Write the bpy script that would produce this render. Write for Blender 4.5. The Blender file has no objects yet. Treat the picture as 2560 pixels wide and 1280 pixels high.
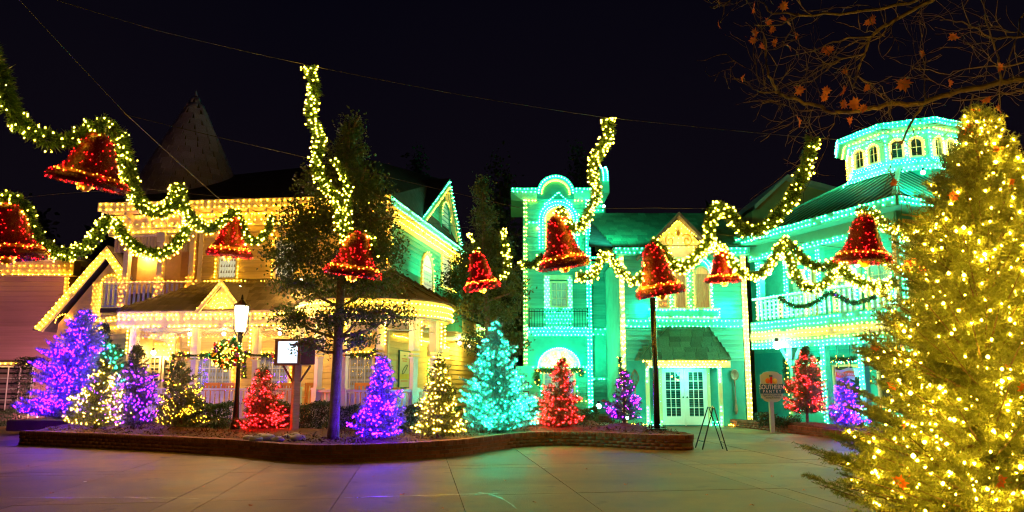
import bpy, math, random
import numpy as np
from mathutils import Vector, Matrix
SC = bpy.context.scene
COL = SC.collection
rnd = random.Random(7)
R = math.radians
# ---------------------------------------------------------------- camera
FPX, PITCH, CY = 1706.67, R(8.0), 710.0
EYE = 1.6
cam = bpy.data.cameras.new('camera'); camo = bpy.data.objects.new('camera', cam); COL.objects.link(camo)
camo.location = (0, 0, EYE); camo.rotation_euler = (R(90) + PITCH, 0, 0)
cam.sensor_width = 36; cam.lens = 24; cam.sensor_fit = 'HORIZONTAL'; cam.shift_y = 70 / 2560
cam.clip_start = .05; cam.clip_end = 600
SC.camera = camo
# ---------------------------------------------------------------- night sky
w = bpy.data.worlds.new('World'); SC.world = w; w.use_nodes = True
wn = w.node_tree; bg = wn.nodes['Background']
bg.inputs[1].default_value = 1.0
_tc = wn.nodes.new('ShaderNodeTexCoord'); _sp = wn.nodes.new('ShaderNodeSeparateXYZ'); _rp = wn.nodes.new('ShaderNodeValToRGB'); _nz = wn.nodes.new('ShaderNodeTexNoise'); _ad = wn.nodes.new('ShaderNodeMath')
_nz.inputs['Scale'].default_value = 2.2; _nz.inputs['Detail'].default_value = 4; _ad.operation = 'MULTIPLY_ADD'; _ad.inputs[1].default_value = .28
wn.links.new(_tc.outputs['Generated'], _sp.inputs[0]); wn.links.new(_tc.outputs['Generated'], _nz.inputs['Vector']); wn.links.new(_nz.outputs['Fac'], _ad.inputs[0]); wn.links.new(_sp.outputs['Z'], _ad.inputs[2]); wn.links.new(_ad.outputs[0], _rp.inputs[0])
_e = _rp.color_ramp.elements; _e[0].position = .08; _e[1].position = .75; _e[0].color = (.0042, .0028, .0046, 1); _e[1].color = (.0011, .0009, .0030, 1)
wn.links.new(_rp.outputs[0], bg.inputs[0])
SC.view_settings.view_transform = 'Standard'; SC.view_settings.look = 'None'
SC.view_settings.gamma = 1; SC.view_settings.use_curve_mapping = False; SC.view_settings.exposure = 0.45
cy = SC.cycles
cy.use_light_tree = True; cy.filter_width = 1.15; cy.use_denoising = True; cy.max_bounces = 5; cy.diffuse_bounces = 3; cy.glossy_bounces = 2
cy.transmission_bounces = 3; cy.transparent_max_bounces = 6; cy.caustics_reflective = False; cy.caustics_refractive = False
cy.sample_clamp_indirect = 2.0; cy.sample_clamp_direct = 0; cy.blur_glossy = 1.0
try:
    cy.denoiser = 'OPENIMAGEDENOISE'; cy.denoising_input_passes = 'RGB_ALBEDO_NORMAL'; cy.denoising_prefilter = 'ACCURATE'
except Exception: pass
LK = 1.0        # one scale for every string-light bulb

def ray(px, py):
    u, v = px - 1280, CY - py
    return (u, FPX * math.cos(PITCH) - v * math.sin(PITCH), FPX * math.sin(PITCH) + v * math.cos(PITCH))
def AT(px, py, Y):
    d = ray(px, py); t = Y / d[1]
    return Vector((d[0] * t, Y, EYE + d[2] * t))
def GZ(px, py, z=0.0):
    d = ray(px, py); t = (z - EYE) / d[2]
    return Vector((d[0] * t, d[1] * t, z))

# ---------------------------------------------------------------- materials
MATS = {}
def mat(name, col, rough=.7, var=.18, scale=6, bump=.25, metal=0., objvar=.0, spec=.35, fine=60, stretch=(1, 1, 1), trans=0., emit=0):
    m = bpy.data.materials.new(name); m.use_nodes = True; MATS[name] = m
    nt = m.node_tree; n = nt.nodes; l = nt.links; b = n['Principled BSDF']
    tc = n.new('ShaderNodeTexCoord'); oi = n.new('ShaderNodeObjectInfo')
    mp = n.new('ShaderNodeMapping'); mp.inputs['Scale'].default_value = stretch
    mul = n.new('ShaderNodeVectorMath'); mul.operation = 'SCALE'; mul.inputs['Scale'].default_value = 1.0
    cmb = n.new('ShaderNodeMath'); cmb.operation = 'MULTIPLY'; cmb.inputs[1].default_value = 37.0
    l.new(oi.outputs['Random'], cmb.inputs[0])
    add = n.new('ShaderNodeVectorMath'); add.operation = 'ADD'
    l.new(tc.outputs['Object'], mp.inputs[0]); l.new(mp.outputs[0], add.inputs[0]); l.new(cmb.outputs[0], add.inputs[1])
    nz = n.new('ShaderNodeTexNoise'); nz.inputs['Scale'].default_value = scale; nz.inputs['Detail'].default_value = 6
    nz.inputs['Roughness'].default_value = .65
    l.new(add.outputs[0], nz.inputs['Vector'])
    rp = n.new('ShaderNodeValToRGB'); e = rp.color_ramp.elements
    e[0].position = .28; e[1].position = .72
    e[0].color = tuple(max(0, c * (1 - var)) for c in col) + (1,); e[1].color = tuple(min(1, c * (1 + var)) for c in col) + (1,)
    l.new(nz.outputs['Fac'], rp.inputs[0])
    out = rp.outputs[0]
    if objvar:
        hs = n.new('ShaderNodeHueSaturation'); mr = n.new('ShaderNodeMapRange')
        mr.inputs['To Min'].default_value = 1 - objvar; mr.inputs['To Max'].default_value = 1 + objvar
        l.new(oi.outputs['Random'], mr.inputs[0]); l.new(mr.outputs[0], hs.inputs['Value']); l.new(out, hs.inputs['Color']); out = hs.outputs[0]
    l.new(out, b.inputs['Base Color'])
    b.inputs['Roughness'].default_value = rough; b.inputs['Metallic'].default_value = metal
    b.inputs['Specular IOR Level'].default_value = spec
    if emit:
        b.inputs['Emission Strength'].default_value = emit; l.new(out, b.inputs['Emission Color'])
    if bump:
        n2 = n.new('ShaderNodeTexNoise'); n2.inputs['Scale'].default_value = fine; n2.inputs['Detail'].default_value = 3
        l.new(add.outputs[0], n2.inputs['Vector'])
        bp = n.new('ShaderNodeBump'); bp.inputs['Strength'].default_value = bump; bp.inputs['Distance'].default_value = .02
        l.new(n2.outputs['Fac'], bp.inputs['Height']); l.new(bp.outputs[0], b.inputs['Normal'])
    if trans:
        tr = n.new('ShaderNodeBsdfTranslucent'); mx = n.new('ShaderNodeMixShader'); mx.inputs[0].default_value = trans
        l.new(out, tr.inputs[0]); l.new(b.outputs[0], mx.inputs[1]); l.new(tr.outputs[0], mx.inputs[2])
        l.new(mx.outputs[0], n['Material Output'].inputs[0])
    return m
def glow(name, col, s, sampling='FRONT'):
    m = bpy.data.materials.new(name); m.use_nodes = True; nt = m.node_tree; nt.nodes.clear()
    e = nt.nodes.new('ShaderNodeEmission'); o = nt.nodes.new('ShaderNodeOutputMaterial')
    e.inputs[0].default_value = tuple(col) + (1,); e.inputs[1].default_value = s; nt.links.new(e.outputs[0], o.inputs[0])
    m.cycles.emission_sampling = sampling; MATS[name] = m
    return m
def glass(name, tint=(.8, .85, .85), a=.75):
    m = bpy.data.materials.new(name); m.use_nodes = True; nt = m.node_tree; nt.nodes.clear()
    t = nt.nodes.new('ShaderNodeBsdfTransparent'); g = nt.nodes.new('ShaderNodeBsdfGlossy'); x = nt.nodes.new('ShaderNodeMixShader')
    nz = nt.nodes.new('ShaderNodeTexNoise'); nz.inputs['Scale'].default_value = 3; bp = nt.nodes.new('ShaderNodeBump'); bp.inputs['Strength'].default_value = .08
    nt.links.new(nz.outputs['Fac'], bp.inputs['Height']); nt.links.new(bp.outputs[0], g.inputs['Normal'])
    o = nt.nodes.new('ShaderNodeOutputMaterial'); t.inputs[0].default_value = tint + (1,); g.inputs['Roughness'].default_value = .06
    g.inputs[0].default_value = (.8, .8, .8, 1); x.inputs[0].default_value = 1 - a
    nt.links.new(t.outputs[0], x.inputs[1]); nt.links.new(g.outputs[0], x.inputs[2]); nt.links.new(x.outputs[0], o.inputs[0]); MATS[name] = m
    return m

cream = mat('cream_paint', (.68, .50, .22), .6, .10, 3, .15, objvar=.07, stretch=(1, 1, 1))
cream_w = mat('cream_trim', (.74, .60, .34), .5, .08, 5, .1)
tan = mat('tan_clapboard', (.62, .42, .16), .65, .2, 2, .2, objvar=.13)
lilac = mat('white_trim', (.62, .56, .50), .5, .06, 5, .1)
mauve = mat('mauve_clapboard', (.48, .27, .30), .7, .12, 3, .15, objvar=.08)
teal = mat('teal_clapboard', (.07, .40, .32), .6, .25, 2, .2, objvar=.14)
teal_d = mat('dark_teal_panel', (.02, .30, .27), .6, .12, 4, .15, objvar=.05)
grn = mat('sea_green_trim', (.07, .40, .31), .5, .08, 5, .1)
shing = mat('weathered_shingle', (.12, .085, .06), .85, .35, 9, .6, objvar=.38, stretch=(6, 1, 1))
shing_g = mat('grey_shingle', (.05, .12, .07), .85, .35, 9, .6, objvar=.35)
slate = mat('pale_slate', (.30, .25, .52), .85, .3, 9, .6, objvar=.16)
rooffelt = mat('dark_roofing', (.06, .05, .055), .9, .4, 4, .5)
metalroof = mat('green_metal_roof', (.05, .42, .32), .55, .15, 2, .1)
seamm = mat('roof_seam_paint', (.02, .10, .085), .4, .15, 2, .1)
brick = mat('red_brick', (.20, .070, .045), .85, .35, 3, .7, objvar=.30, fine=14)
mortar = mat('mortar', (.15, .12, .10), .95, .3, 12, .6)
mulch = mat('bark_mulch', (.085, .040, .022), .95, .6, 22, 1.0, fine=90)
conc = mat('concrete', (.26, .235, .20), .62, .30, 1.1, .35, objvar=.07, fine=55, spec=.4)
groundm = mat('dark_joint', (.07, .06, .05), .9, .3, 5, .4)
black = mat('black_iron', (.012, .012, .013), .35, .3, 12, .15, metal=.6)
wood = mat('cedar_wood', (.30, .13, .07), .6, .25, 4, .3, stretch=(1, 1, 6), fine=30)
wood_d = mat('brown_board', (.13, .055, .035), .6, .25, 4, .3)
chairw = mat('orange_chair_wood', (.62, .22, .05), .5, .2, 4, .2)
white = mat('white_paint', (.8, .78, .74), .5, .06, 6, .1)
red_p = mat('red_plastic', (.6, .02, .02), .35, .1, 6, .05)
stone = mat('river_stone', (.30, .26, .23), .8, .3, 4, .4, objvar=.25, fine=20)
needle = mat('fir_needles', (.085, .11, .05), .55, .45, 3, 0, trans=.25)
needle_big = mat('fir_needles_near', (.13, .15, .035), .5, .6, 5, 0, trans=.35)
needle_lit = mat('fir_needles_lit', (.17, .21, .24), .55, .35, 3, 0, trans=.3)  # lighter bluish copy of the fir needles, bulb glow put into colour
garl = mat('garland_tinsel_green', (.035, .085, .022), .45, .45, 8, 0, trans=.25)
bark = mat('grey_bark', (.16, .13, .10), .9, .4, 9, .8, fine=30)
bark_d = mat('brown_bark', (.10, .065, .045), .9, .4, 9, .8, fine=40)
leafm = mat('broad_leaf', (.060, .095, .030), .42, .5, 2, 0, trans=.3, spec=.5)
leafd = mat('night_foliage', (.030, .050, .025), .6, .5, 1, 0, trans=.2)
hedgem = mat('hedge_leaf', (.028, .06, .022), .5, .5, 4, 0, trans=.2)
maple = mat('orange_maple_leaf', (.42, .10, .022), .6, .35, 9, .2, objvar=.3, trans=.45)
tinsel = mat('red_tinsel', (.20, .0015, .004), .28, .4, 30, 0, metal=.45, spec=.8)
redsh = mat('red_bell_shell', (.12, .001, .003), .45, .3, 20, .3)
banm = mat('bell_band_tinsel', (.45, .13, .015), .4, .4, 30, .4, metal=.4)
gold = mat('gold_foil', (.85, .45, .08), .3, .3, 20, .3, metal=.7)
hillm = mat('hill_earth', (.03, .03, .02), .95, .4, .3, .4)
orn = [mat('ornament_' + k, c, .15, .05, 3, 0, metal=.7) for k, c in
       (('red', (.6, .02, .02)), ('green', (.02, .4, .2)), ('purple', (.16, .04, .5)), ('gold', (.8, .5, .12)), ('rose', (.7, .25, .25)))]
spoonm = mat('tarnished_metal', (.22, .17, .12), .5, .4, 5, .3, metal=.5)
metalp = mat('brushed_pole', (.07, .07, .075), .25, .2, 10, .1, metal=.8)
curt_y = mat('lit_gold_curtain', (.80, .47, .14), .8, .35, 6, .2, emit=.45, stretch=(6, 6, .5))
curt_w = mat('lit_white_curtain', (.85, .70, .42), .8, .2, 6, .2, emit=.8, stretch=(6, 6, .5))
curt_p = mat('lit_pale_curtain', (.55, .50, .62), .8, .35, 6, .2, emit=.10, stretch=(6, 6, .5))  # faint glow stands in for the lit interior behind
curt_g = mat('lit_green_curtain', (.35, .62, .40), .8, .3, 6, .2, emit=.35, stretch=(6, 6, .5))  # cloth emits, in place of lamps inside the house
dark_in = mat('dark_room', (.02, .02, .022), .4, .3, 4, 0)  # near-black sheet behind panes, shade of an unlit interior put into colour
pane_m = glass('window_glass', (.85, .9, .9), .92)
wire_m = mat('steel_cable', (.05, .05, .065), .6, .2, 10, 0, metal=.3)
sign_w = mat('sign_cream', (.42, .52, .36), .6, .06, 4, .05)
sign_t = mat('sign_teal', (.015, .12, .14), .5, .08, 4, .05)
sign_o = mat('sign_orange', (.70, .16, .04), .5, .08, 4, .05)
sign_y = mat('sign_yellow', (.75, .52, .06), .5, .08, 4, .05)
sign_txt = mat('sign_lettering', (.80, .78, .66), .5, .05, 4, 0)
ink = mat('dark_ink', (.04, .10, .09), .6, .05, 4, 0)
poster_m = mat('poster_paper', (.72, .62, .36), .5, .08, 3, .05)
G = dict(
 warm=glow('bulb_warm', (1, .56, .022), 62 * LK), gold=glow('bulb_gold', (1, .38, .012), 58 * LK), teal=glow('bulb_teal', (.045, 1, .46), 42 * LK),
 yel=glow('bulb_yellow', (1, .68, .035), 40 * LK), purple=glow('bulb_purple', (.07, .001, 1), 350 * LK), violet=glow('bulb_violet', (.17, .002, 1), 260 * LK),
 red=glow('bulb_red', (1, .003, .004), 170 * LK), pale=glow('bulb_white', (1, .64, .10), 30 * LK), twarm=glow('bulb_tree_warm', (1, .50, .022), 190 * LK),
 tteal=glow('bulb_tree_teal', (.006, 1, .44), 250 * LK), bred=glow('bulb_bell_red', (1, .004, .006), 34 * LK), bigw=glow('bulb_near_tree', (1, .58, .030), 560), gwarm=glow('bulb_garland', (1, .56, .018), 95 * LK))
lampglow = glow('lamp_globe', (1, .80, .48), 9.0)
screen = glow('lit_screen', (.62, .82, 1.0), 1.6)

# ---------------------------------------------------------------- geometry helpers
OFF = {}
def off(p): return OFF.get(p.name, Vector((0, 0, 0))) if p else Vector((0, 0, 0))
def thing(name, label, cat, loc=(0, 0, 0), group=None):
    o = bpy.data.objects.new(name, None); COL.objects.link(o); o.location = loc; o.empty_display_size = .2
    o['label'] = label; o['category'] = cat
    if group: o['group'] = group
    OFF[o.name] = Vector(loc); return o
def npmesh(name, V, F, m, parent=None, kind=None, smooth=False, label=None):
    V = np.asarray(V, dtype=np.float32).reshape(-1, 3) - np.array(off(parent), dtype=np.float32)
    F = np.asarray(F, dtype=np.int32); k = F.shape[1]; me = bpy.data.meshes.new(name)
    me.vertices.add(len(V)); me.vertices.foreach_set('co', V.ravel())
    me.loops.add(F.size); me.loops.foreach_set('vertex_index', F.ravel())
    me.polygons.add(len(F)); me.polygons.foreach_set('loop_start', np.arange(0, F.size, k, dtype=np.int32))
    me.update(calc_edges=True); me.materials.append(m)
    if smooth: me.polygons.foreach_set('use_smooth', np.ones(len(F), dtype=bool))
    return link(name, me, parent, kind, label)
def link(name, me, parent=None, kind=None, label=None):
    o = bpy.data.objects.new(name, me); COL.objects.link(o)
    if parent: o.parent = parent
    OFF[o.name] = off(parent)
    if kind: o['kind'] = kind
    if label: o['label'] = label
    return o
class Fr:
    """a wall's frame: s along it, d outward, z up"""
    def __init__(s, o, ang):
        s.o = o; s.a = ang; s.u = (math.cos(ang), math.sin(ang)); s.n = (math.sin(ang), -math.cos(ang))
    def p(s, a, d, z): return Vector((s.o[0] + a * s.u[0] + d * s.n[0], s.o[1] + a * s.u[1] + d * s.n[1], z))
    def hit(s, px, py, d=0.):
        r = ray(px, py); ox, oy = s.o[0] + d * s.n[0], s.o[1] + d * s.n[1]
        t = (ox * s.n[0] + oy * s.n[1]) / (r[0] * s.n[0] + r[1] * s.n[1])
        x, y, z = r[0] * t, r[1] * t, EYE + r[2] * t
        return ((x - ox) * s.u[0] + (y - oy) * s.u[1], z)
    def mat4(s, a, d, z, sx, sy, sz, tilt=0., roll=0.):
        return Matrix.Translation(s.p(a, d, z)) @ Matrix.Rotation(s.a, 4, 'Z') @ Matrix.Rotation(roll, 4, 'Y') @ Matrix.Rotation(tilt, 4, 'X') @ Matrix.Diagonal((sx, sy, sz, 1))
UV = [(-.5, -.5, -.5), (.5, -.5, -.5), (.5, .5, -.5), (-.5, .5, -.5), (-.5, -.5, .5), (.5, -.5, .5), (.5, .5, .5), (-.5, .5, .5)]
UF = [(0, 3, 2, 1), (4, 5, 6, 7), (0, 1, 5, 4), (1, 2, 6, 5), (2, 3, 7, 6), (3, 0, 4, 7)]
UVN = np.array(UV)
class MB:
    def __init__(s): s.v = []; s.f = []
    def add(s, V, F):
        n = len(s.v); s.v += [tuple(p) for p in V]; s.f += [tuple(i + n for i in f) for f in F]; return s
    def box(s, fr, s0, s1, d0, d1, z0, z1):
        return s.add([fr.p(a, d, z) for z in (z0, z1) for a, d in ((s0, d1), (s1, d1), (s1, d0), (s0, d0))], [(0, 3, 2, 1), (4, 5, 6, 7), (0, 1, 5, 4), (1, 2, 6, 5), (2, 3, 7, 6), (3, 0, 4, 7)])
    def m4(s, M): return s.add([M @ Vector(p) for p in UV], UF)
    def prism(s, fr, poly, d0, d1):
        n = len(poly)
        s.add([fr.p(a, d1, z) for a, z in poly] + [fr.p(a, d0, z) for a, z in poly],
              [tuple(range(n)), tuple(range(2 * n - 1, n - 1, -1))] + [(i, i + n, (i + 1) % n + n, (i + 1) % n) for i in range(n)]); return s
    def vprism(s, poly, z0, z1):
        n = len(poly)
        s.add([(x, y, z0) for x, y in poly] + [(x, y, z1) for x, y in poly],
              [tuple(range(n - 1, -1, -1)), tuple(range(n, 2 * n))] + [(i, (i + 1) % n, (i + 1) % n + n, i + n) for i in range(n)]); return s
    def tube(s, pts, r, n=6, cap=True):
        pts = [Vector(p) for p in pts]; m = len(pts)
        rs = r if isinstance(r, (list, tuple)) else [r] * m; V = []
        for i, p in enumerate(pts):
            t = (pts[min(i + 1, m - 1)] - pts[max(i - 1, 0)]).normalized()
            a = t.cross(Vector((0, 0, 1)) if abs(t.z) < .9 else Vector((1, 0, 0))).normalized(); b = t.cross(a)
            V += [p + (a * math.cos(2 * math.pi * k / n) + b * math.sin(2 * math.pi * k / n)) * rs[i] for k in range(n)]
        F = [(i * n + k, i * n + (k + 1) % n, (i + 1) * n + (k + 1) % n, (i + 1) * n + k) for i in range(m - 1) for k in range(n)]
        if cap: F += [tuple(range(n - 1, -1, -1)), tuple(range((m - 1) * n, m * n))]
        return s.add(V, F)
    def lathe(s, prof, M, n=16):
        V = [M @ Vector((r * math.cos(2 * math.pi * k / n), r * math.sin(2 * math.pi * k / n), z)) for r, z in prof for k in range(n)]
        return s.add(V, [(i * n + k, i * n + (k + 1) % n, (i + 1) * n + (k + 1) % n, (i + 1) * n + k) for i in range(len(prof) - 1) for k in range(n)])
    def ball(s, c, r, n=8, sq=(1, 1, 1)):
        pr = [(math.sin(math.pi * i / n) * r, -math.cos(math.pi * i / n) * r) for i in range(n + 1)]
        return s.lathe(pr, Matrix.Translation(Vector(c)) @ Matrix.Diagonal(tuple(sq) + (1,)), n)
    def build(s, name, m, parent=None, kind=None, smooth=False, label=None):
        o = off(parent); me = bpy.data.meshes.new(name)
        me.from_pydata([(x - o.x, y - o.y, z - o.z) for x, y, z in s.v], [], s.f); me.update(); me.materials.append(m)
        if smooth:
            me.polygons.foreach_set('use_smooth', [True] * len(me.polygons))
        return link(name, me, parent, kind, label)
def struct(o, k='structure'): o['kind'] = k; return o
def tag(o, label, cat, group=None):
    o['label'] = label; o['category'] = cat
    if group: o['group'] = group
    return o
UNIT = {}
def unit(m, name):
    k = (m.name, name)
    if k not in UNIT:
        me = bpy.data.meshes.new(name); me.from_pydata(UV, [], UF); me.update(); me.materials.append(m); UNIT[k] = me
    return UNIT[k]
class Pieces:
    """alike pieces: the largest seen become parts, the rest one stuff mesh"""
    ALL = []
    def __init__(s, root, name, m, limit=290): s.root, s.name, s.m, s.limit, s.L = root, name, m, limit, []; Pieces.ALL.append(s)
    def add(s, M): s.L.append(M)
    def flush(s):
        def imp(M):
            sc = sorted([M.col[i].xyz.length for i in range(3)]); c = M.translation
            return -sc[1] * sc[2] / ((c.x ** 2 + c.y ** 2) + .1)
        s.L.sort(key=imp); o = off(s.root); T = Matrix.Translation(-o)
        for M in s.L[:s.limit]:
            ob = bpy.data.objects.new(s.name, unit(s.m, s.name)); COL.objects.link(ob); ob.parent = s.root; ob.matrix_local = T @ M
        rest = s.L[s.limit:]
        if rest:
            A = np.array([np.array(M) for M in rest]); V = np.einsum('nij,kj->nki', A[:, :3, :3], UVN) + A[:, None, :3, 3]
            F = (np.array(UF)[None] + 8 * np.arange(len(rest))[:, None, None]).reshape(-1, 4)
            npmesh(s.name + '_rest', V, F, s.m, s.root, 'stuff')
LS = {}
def L(root, col, pts, r=.033):
    LS.setdefault((root.name, col), [root, []])[1].extend([(p[0], p[1], p[2], r * (.70 if col in ('warm', 'gold', 'teal', 'yel', 'pale') else 1)) for p in pts])
OCT = np.array([(1, 0, 0), (-1, 0, 0), (0, 1, 0), (0, -1, 0), (0, 0, 1), (0, 0, -1)], float)
OCF = np.array([(0, 2, 4), (2, 1, 4), (1, 3, 4), (3, 0, 4), (2, 0, 5), (1, 2, 5), (3, 1, 5), (0, 3, 5)])
def flush_lights():
    for (rn, col), (root, pts) in LS.items():
        P = np.array(pts); n = len(P); s = P[:, 3:4, None] * np.random.uniform(.8, 1.15, (n, 1, 1))
        V = P[:, None, :3] + OCT[None] * s
        F = (OCF[None] + 6 * np.arange(n)[:, None, None]).reshape(-1, 3)
        npmesh('light_string', V, F, G[col], root, 'stuff')
def row(p0, p1, sp=.14, jit=0.):
    p0, p1 = Vector(p0), Vector(p1); n = max(1, int((p1 - p0).length / sp))
    jit = max(jit, .007); sg = min(.02, .004 * n)
    return [p0.lerp(p1, (i + .5 + rnd.uniform(-.13, .13)) / n) + Vector((rnd.uniform(-jit, jit), rnd.uniform(-jit, jit), rnd.uniform(-jit, jit) - sg * abs(math.sin(i * .45)))) for i in range(n) if n < 4 or rnd.random() > .035]
def fillrow(fr, s0, s1, z0, z1, d, sp=.16):
    out = []; nr = max(1, round((z1 - z0) / sp))
    for j in range(nr + 1):
        z = z0 + (z1 - z0) * j / nr
        o = (j % 2) * sp * .5
        a = s0 + o
        while a <= s1:
            if rnd.random() > .03: out.append(fr.p(a + rnd.uniform(-.012, .012), d, z + rnd.uniform(-.012, .012)))
            a += sp
    return out
def planks(pc, fr, s0, s1, z0, z1, e=.2, d=0., clip=None):
    z = z0
    while z < z1 - .02:
        a, b = (s0, s1) if clip is None else clip(z + e * .6)
        h = min(e, z1 - z)
        if b - a > .06: pc.add(fr.mat4((a + b) / 2, d + .022, z + h / 2 + rnd.uniform(-.002, .002), b - a, .022, h * 1.06, tilt=-.15 + rnd.uniform(-.01, .01)))
        z += e
def shingles(pc, A, B, C, D, rows, cols, th=.03, clip=None):
    """A-B eave, D-C top; overlapping courses"""
    A, B, C, D = map(Vector, (A, B, C, D))
    for j in range(rows):
        v0 = j / rows; v1 = (j + 1.35) / rows
        l0, r0 = A.lerp(D, v0), B.lerp(C, v0)
        wrow = (r0 - l0).length; nc = max(1, round(cols * wrow / (B - A).length)); sh = (j % 2) * .5
        up = ((D - A).lerp(C - B, .5)); upl = up.length / rows * 1.3; up = up.normalized()
        for i in range(nc + 1):
            t0 = (i - sh) / nc; t1 = t0 + 1 / nc; t0 = max(0, t0); t1 = min(1, t1)
            if t1 - t0 < .15 / nc: continue
            x = (r0 - l0).normalized(); nrm = x.cross(up).normalized(); u2 = nrm.cross(x)
            c = l0.lerp(r0, (t0 + t1) / 2) + u2 * (upl * rnd.uniform(.44, .5)) + nrm * (th * .9 + rnd.uniform(0, .008))
            tilt = Matrix.Rotation(.05 + rnd.uniform(0, .02), 3, 'X')
            Rm = Matrix((x, u2, nrm)).transposed() @ tilt
            M = Matrix.Translation(c) @ Rm.to_4x4() @ Matrix.Diagonal(((t1 - t0) * wrow * .965, upl, th, 1))
            pc.add(M)
def wavy(name, fr, s0, s1, z0, z1, d, m, parent, amp=.02, fold=.09):
    n = max(6, int((s1 - s0) / fold * 4)); V = []
    for i in range(n + 1):
        a = s0 + (s1 - s0) * i / n; dd = d + amp * math.sin(i * math.pi / 2 + .3 * math.sin(i))
        V += [fr.p(a, dd, z0), fr.p(a, dd * 1.0, z1)]
    F = [(2 * i, 2 * i + 2, 2 * i + 3, 2 * i + 1) for i in range(n)]
    return npmesh(name, V, F, m, parent)
def window(root, fr, s0, s1, z0, z1, nx, nz, fm, cm=None, fw=.07, d=.04, arch=False, glassy=True, name='window', mw=.022):
    """frame, muntins, panes and a curtain, standing proud of the cladding"""
    b = MB()
    if arch:
        r = (s1 - s0) / 2; c = (s0 + s1) / 2; zc = z1 - r; n = 14
        o = [(s0, z0)] + [(c - r * math.cos(math.pi * k / n), zc + r * math.sin(math.pi * k / n)) for k in range(n + 1)] + [(s1, z0)]
        ri = r - fw
        i_ = [(s0 + fw, z0 + fw)] + [(c - ri * math.cos(math.pi * k / n), zc + ri * math.sin(math.pi * k / n)) for k in range(n + 1)] + [(s1 - fw, z0 + fw)]
        m = len(o)
        V = [fr.p(a, d + .08, z) for a, z in o] + [fr.p(a, d + .08, z) for a, z in i_] + [fr.p(a, d - .03, z) for a, z in o] + [fr.p(a, d - .03, z) for a, z in i_]
        F = []
        for k in range(m):
            q = (k + 1) % m
            F += [(k, q, m + q, m + k), (k, 2 * m + k, 2 * m + q, q), (m + k, m + q, 3 * m + q, 3 * m + k)]
        b.add(V, F)
        back = MB(); back.prism(fr, i_, d - .03, d - .02)
    else:
        b.box(fr, s0, s0 + fw, d - .03, d + .08, z0, z1); b.box(fr, s1 - fw, s1, d - .03, d + .08, z0, z1)
        b.box(fr, s0 + fw, s1 - fw, d - .03, d + .078, z1 - fw, z1); b.box(fr, s0 + fw, s1 - fw, d - .03, d + .078, z0, z0 + fw)
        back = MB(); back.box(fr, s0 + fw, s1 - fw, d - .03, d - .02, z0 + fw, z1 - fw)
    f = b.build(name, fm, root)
    back.build('dark_backing', dark_in, f)
    if cm:
        top = z1 - fw if not arch else z1 - (s1 - s0) / 2
        wavy('curtain', fr, s0 + fw, s1 - fw, z0 + fw, top, d + .005, cm, f, .012)
        if arch:
            rr = (s1 - s0) / 2 - fw; c = (s0 + s1) / 2
            MB().prism(fr, [(c - rr * math.cos(math.pi * k / 10), top + rr * math.sin(math.pi * k / 10)) for k in range(11)], d, d + .008).build('curtain', cm, f)
    mu = MB()
    for i in range(1, nx): a = s0 + fw + (s1 - s0 - 2 * fw) * i / nx; mu.box(fr, a - mw / 2, a + mw / 2, d + .03, d + .062, z0 + fw, z1 - fw)
    for j in range(1, nz): z = z0 + fw + (z1 - z0 - 2 * fw) * j / nz; mu.box(fr, s0 + fw, s1 - fw, d + .032, d + .060, z - mw / 2, z + mw / 2)
    if mu.v: mu.build('muntin', fm, f)
    if glassy:
        g = MB(); top = z1 - fw if not arch else z1 - (s1 - s0) / 2
        g.box(fr, s0 + fw, s1 - fw, d + .040, d + .044, z0 + fw, top); g.build('pane', pane_m, f)
    return f
def lintri(P, D, W, Ln, base=None):
    """thin triangles from P along D, width W"""
    rv = np.random.normal(size=P.shape); sd = np.cross(D, rv); sd /= np.linalg.norm(sd, axis=1, keepdims=True) + 1e-9
    V = np.stack([P - sd * W[:, None] * .5, P + sd * W[:, None] * .5, P + D * Ln[:, None]], 1)
    return V.reshape(-1, 3), np.arange(3 * len(P)).reshape(-1, 3)
def unitv(a): return a / (np.linalg.norm(a, axis=-1, keepdims=True) + 1e-9)
def leaves(P, size, asp=.5):
    """folded four-corner leaves"""
    n = len(P); D = unitv(np.random.normal(size=(n, 3))); S = unitv(np.cross(D, np.random.normal(size=(n, 3))))
    N = np.cross(D, S); sz = (size * np.random.uniform(.6, 1.25, n))[:, None]
    V = np.stack([P, P + D * sz * .45 + S * sz * asp * .5 + N * sz * .08, P + D * sz, P + D * sz * .45 - S * sz * asp * .5 + N * sz * .08], 1)
    q = np.arange(n)[:, None] * 4; F = np.concatenate([q + [[0, 1, 2]], q + [[0, 2, 3]]])
    return V.reshape(-1, 3), F
def text(s, fr, a, d, z, h, m, parent, name='lettering', cond=1.0, roll=0):
    c = bpy.data.curves.new(name, 'FONT'); c.body = s; c.size = h; c.extrude = .003; c.align_x = 'CENTER'; c.align_y = 'CENTER'
    c.materials.append(m); o = bpy.data.objects.new(name, c); COL.objects.link(o)
    bpy.context.view_layer.update(); me = bpy.data.meshes.new_from_object(o); bpy.data.objects.remove(o)
    me.materials.clear(); me.materials.append(m)
    o = bpy.data.objects.new(name, me); COL.objects.link(o)
    o.parent = parent; p = fr.p(a, d, z) - off(parent); o.location = p; o.rotation_euler = (R(90), roll, fr.a); o.scale = (cond, 1, 1)
    return o
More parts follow.
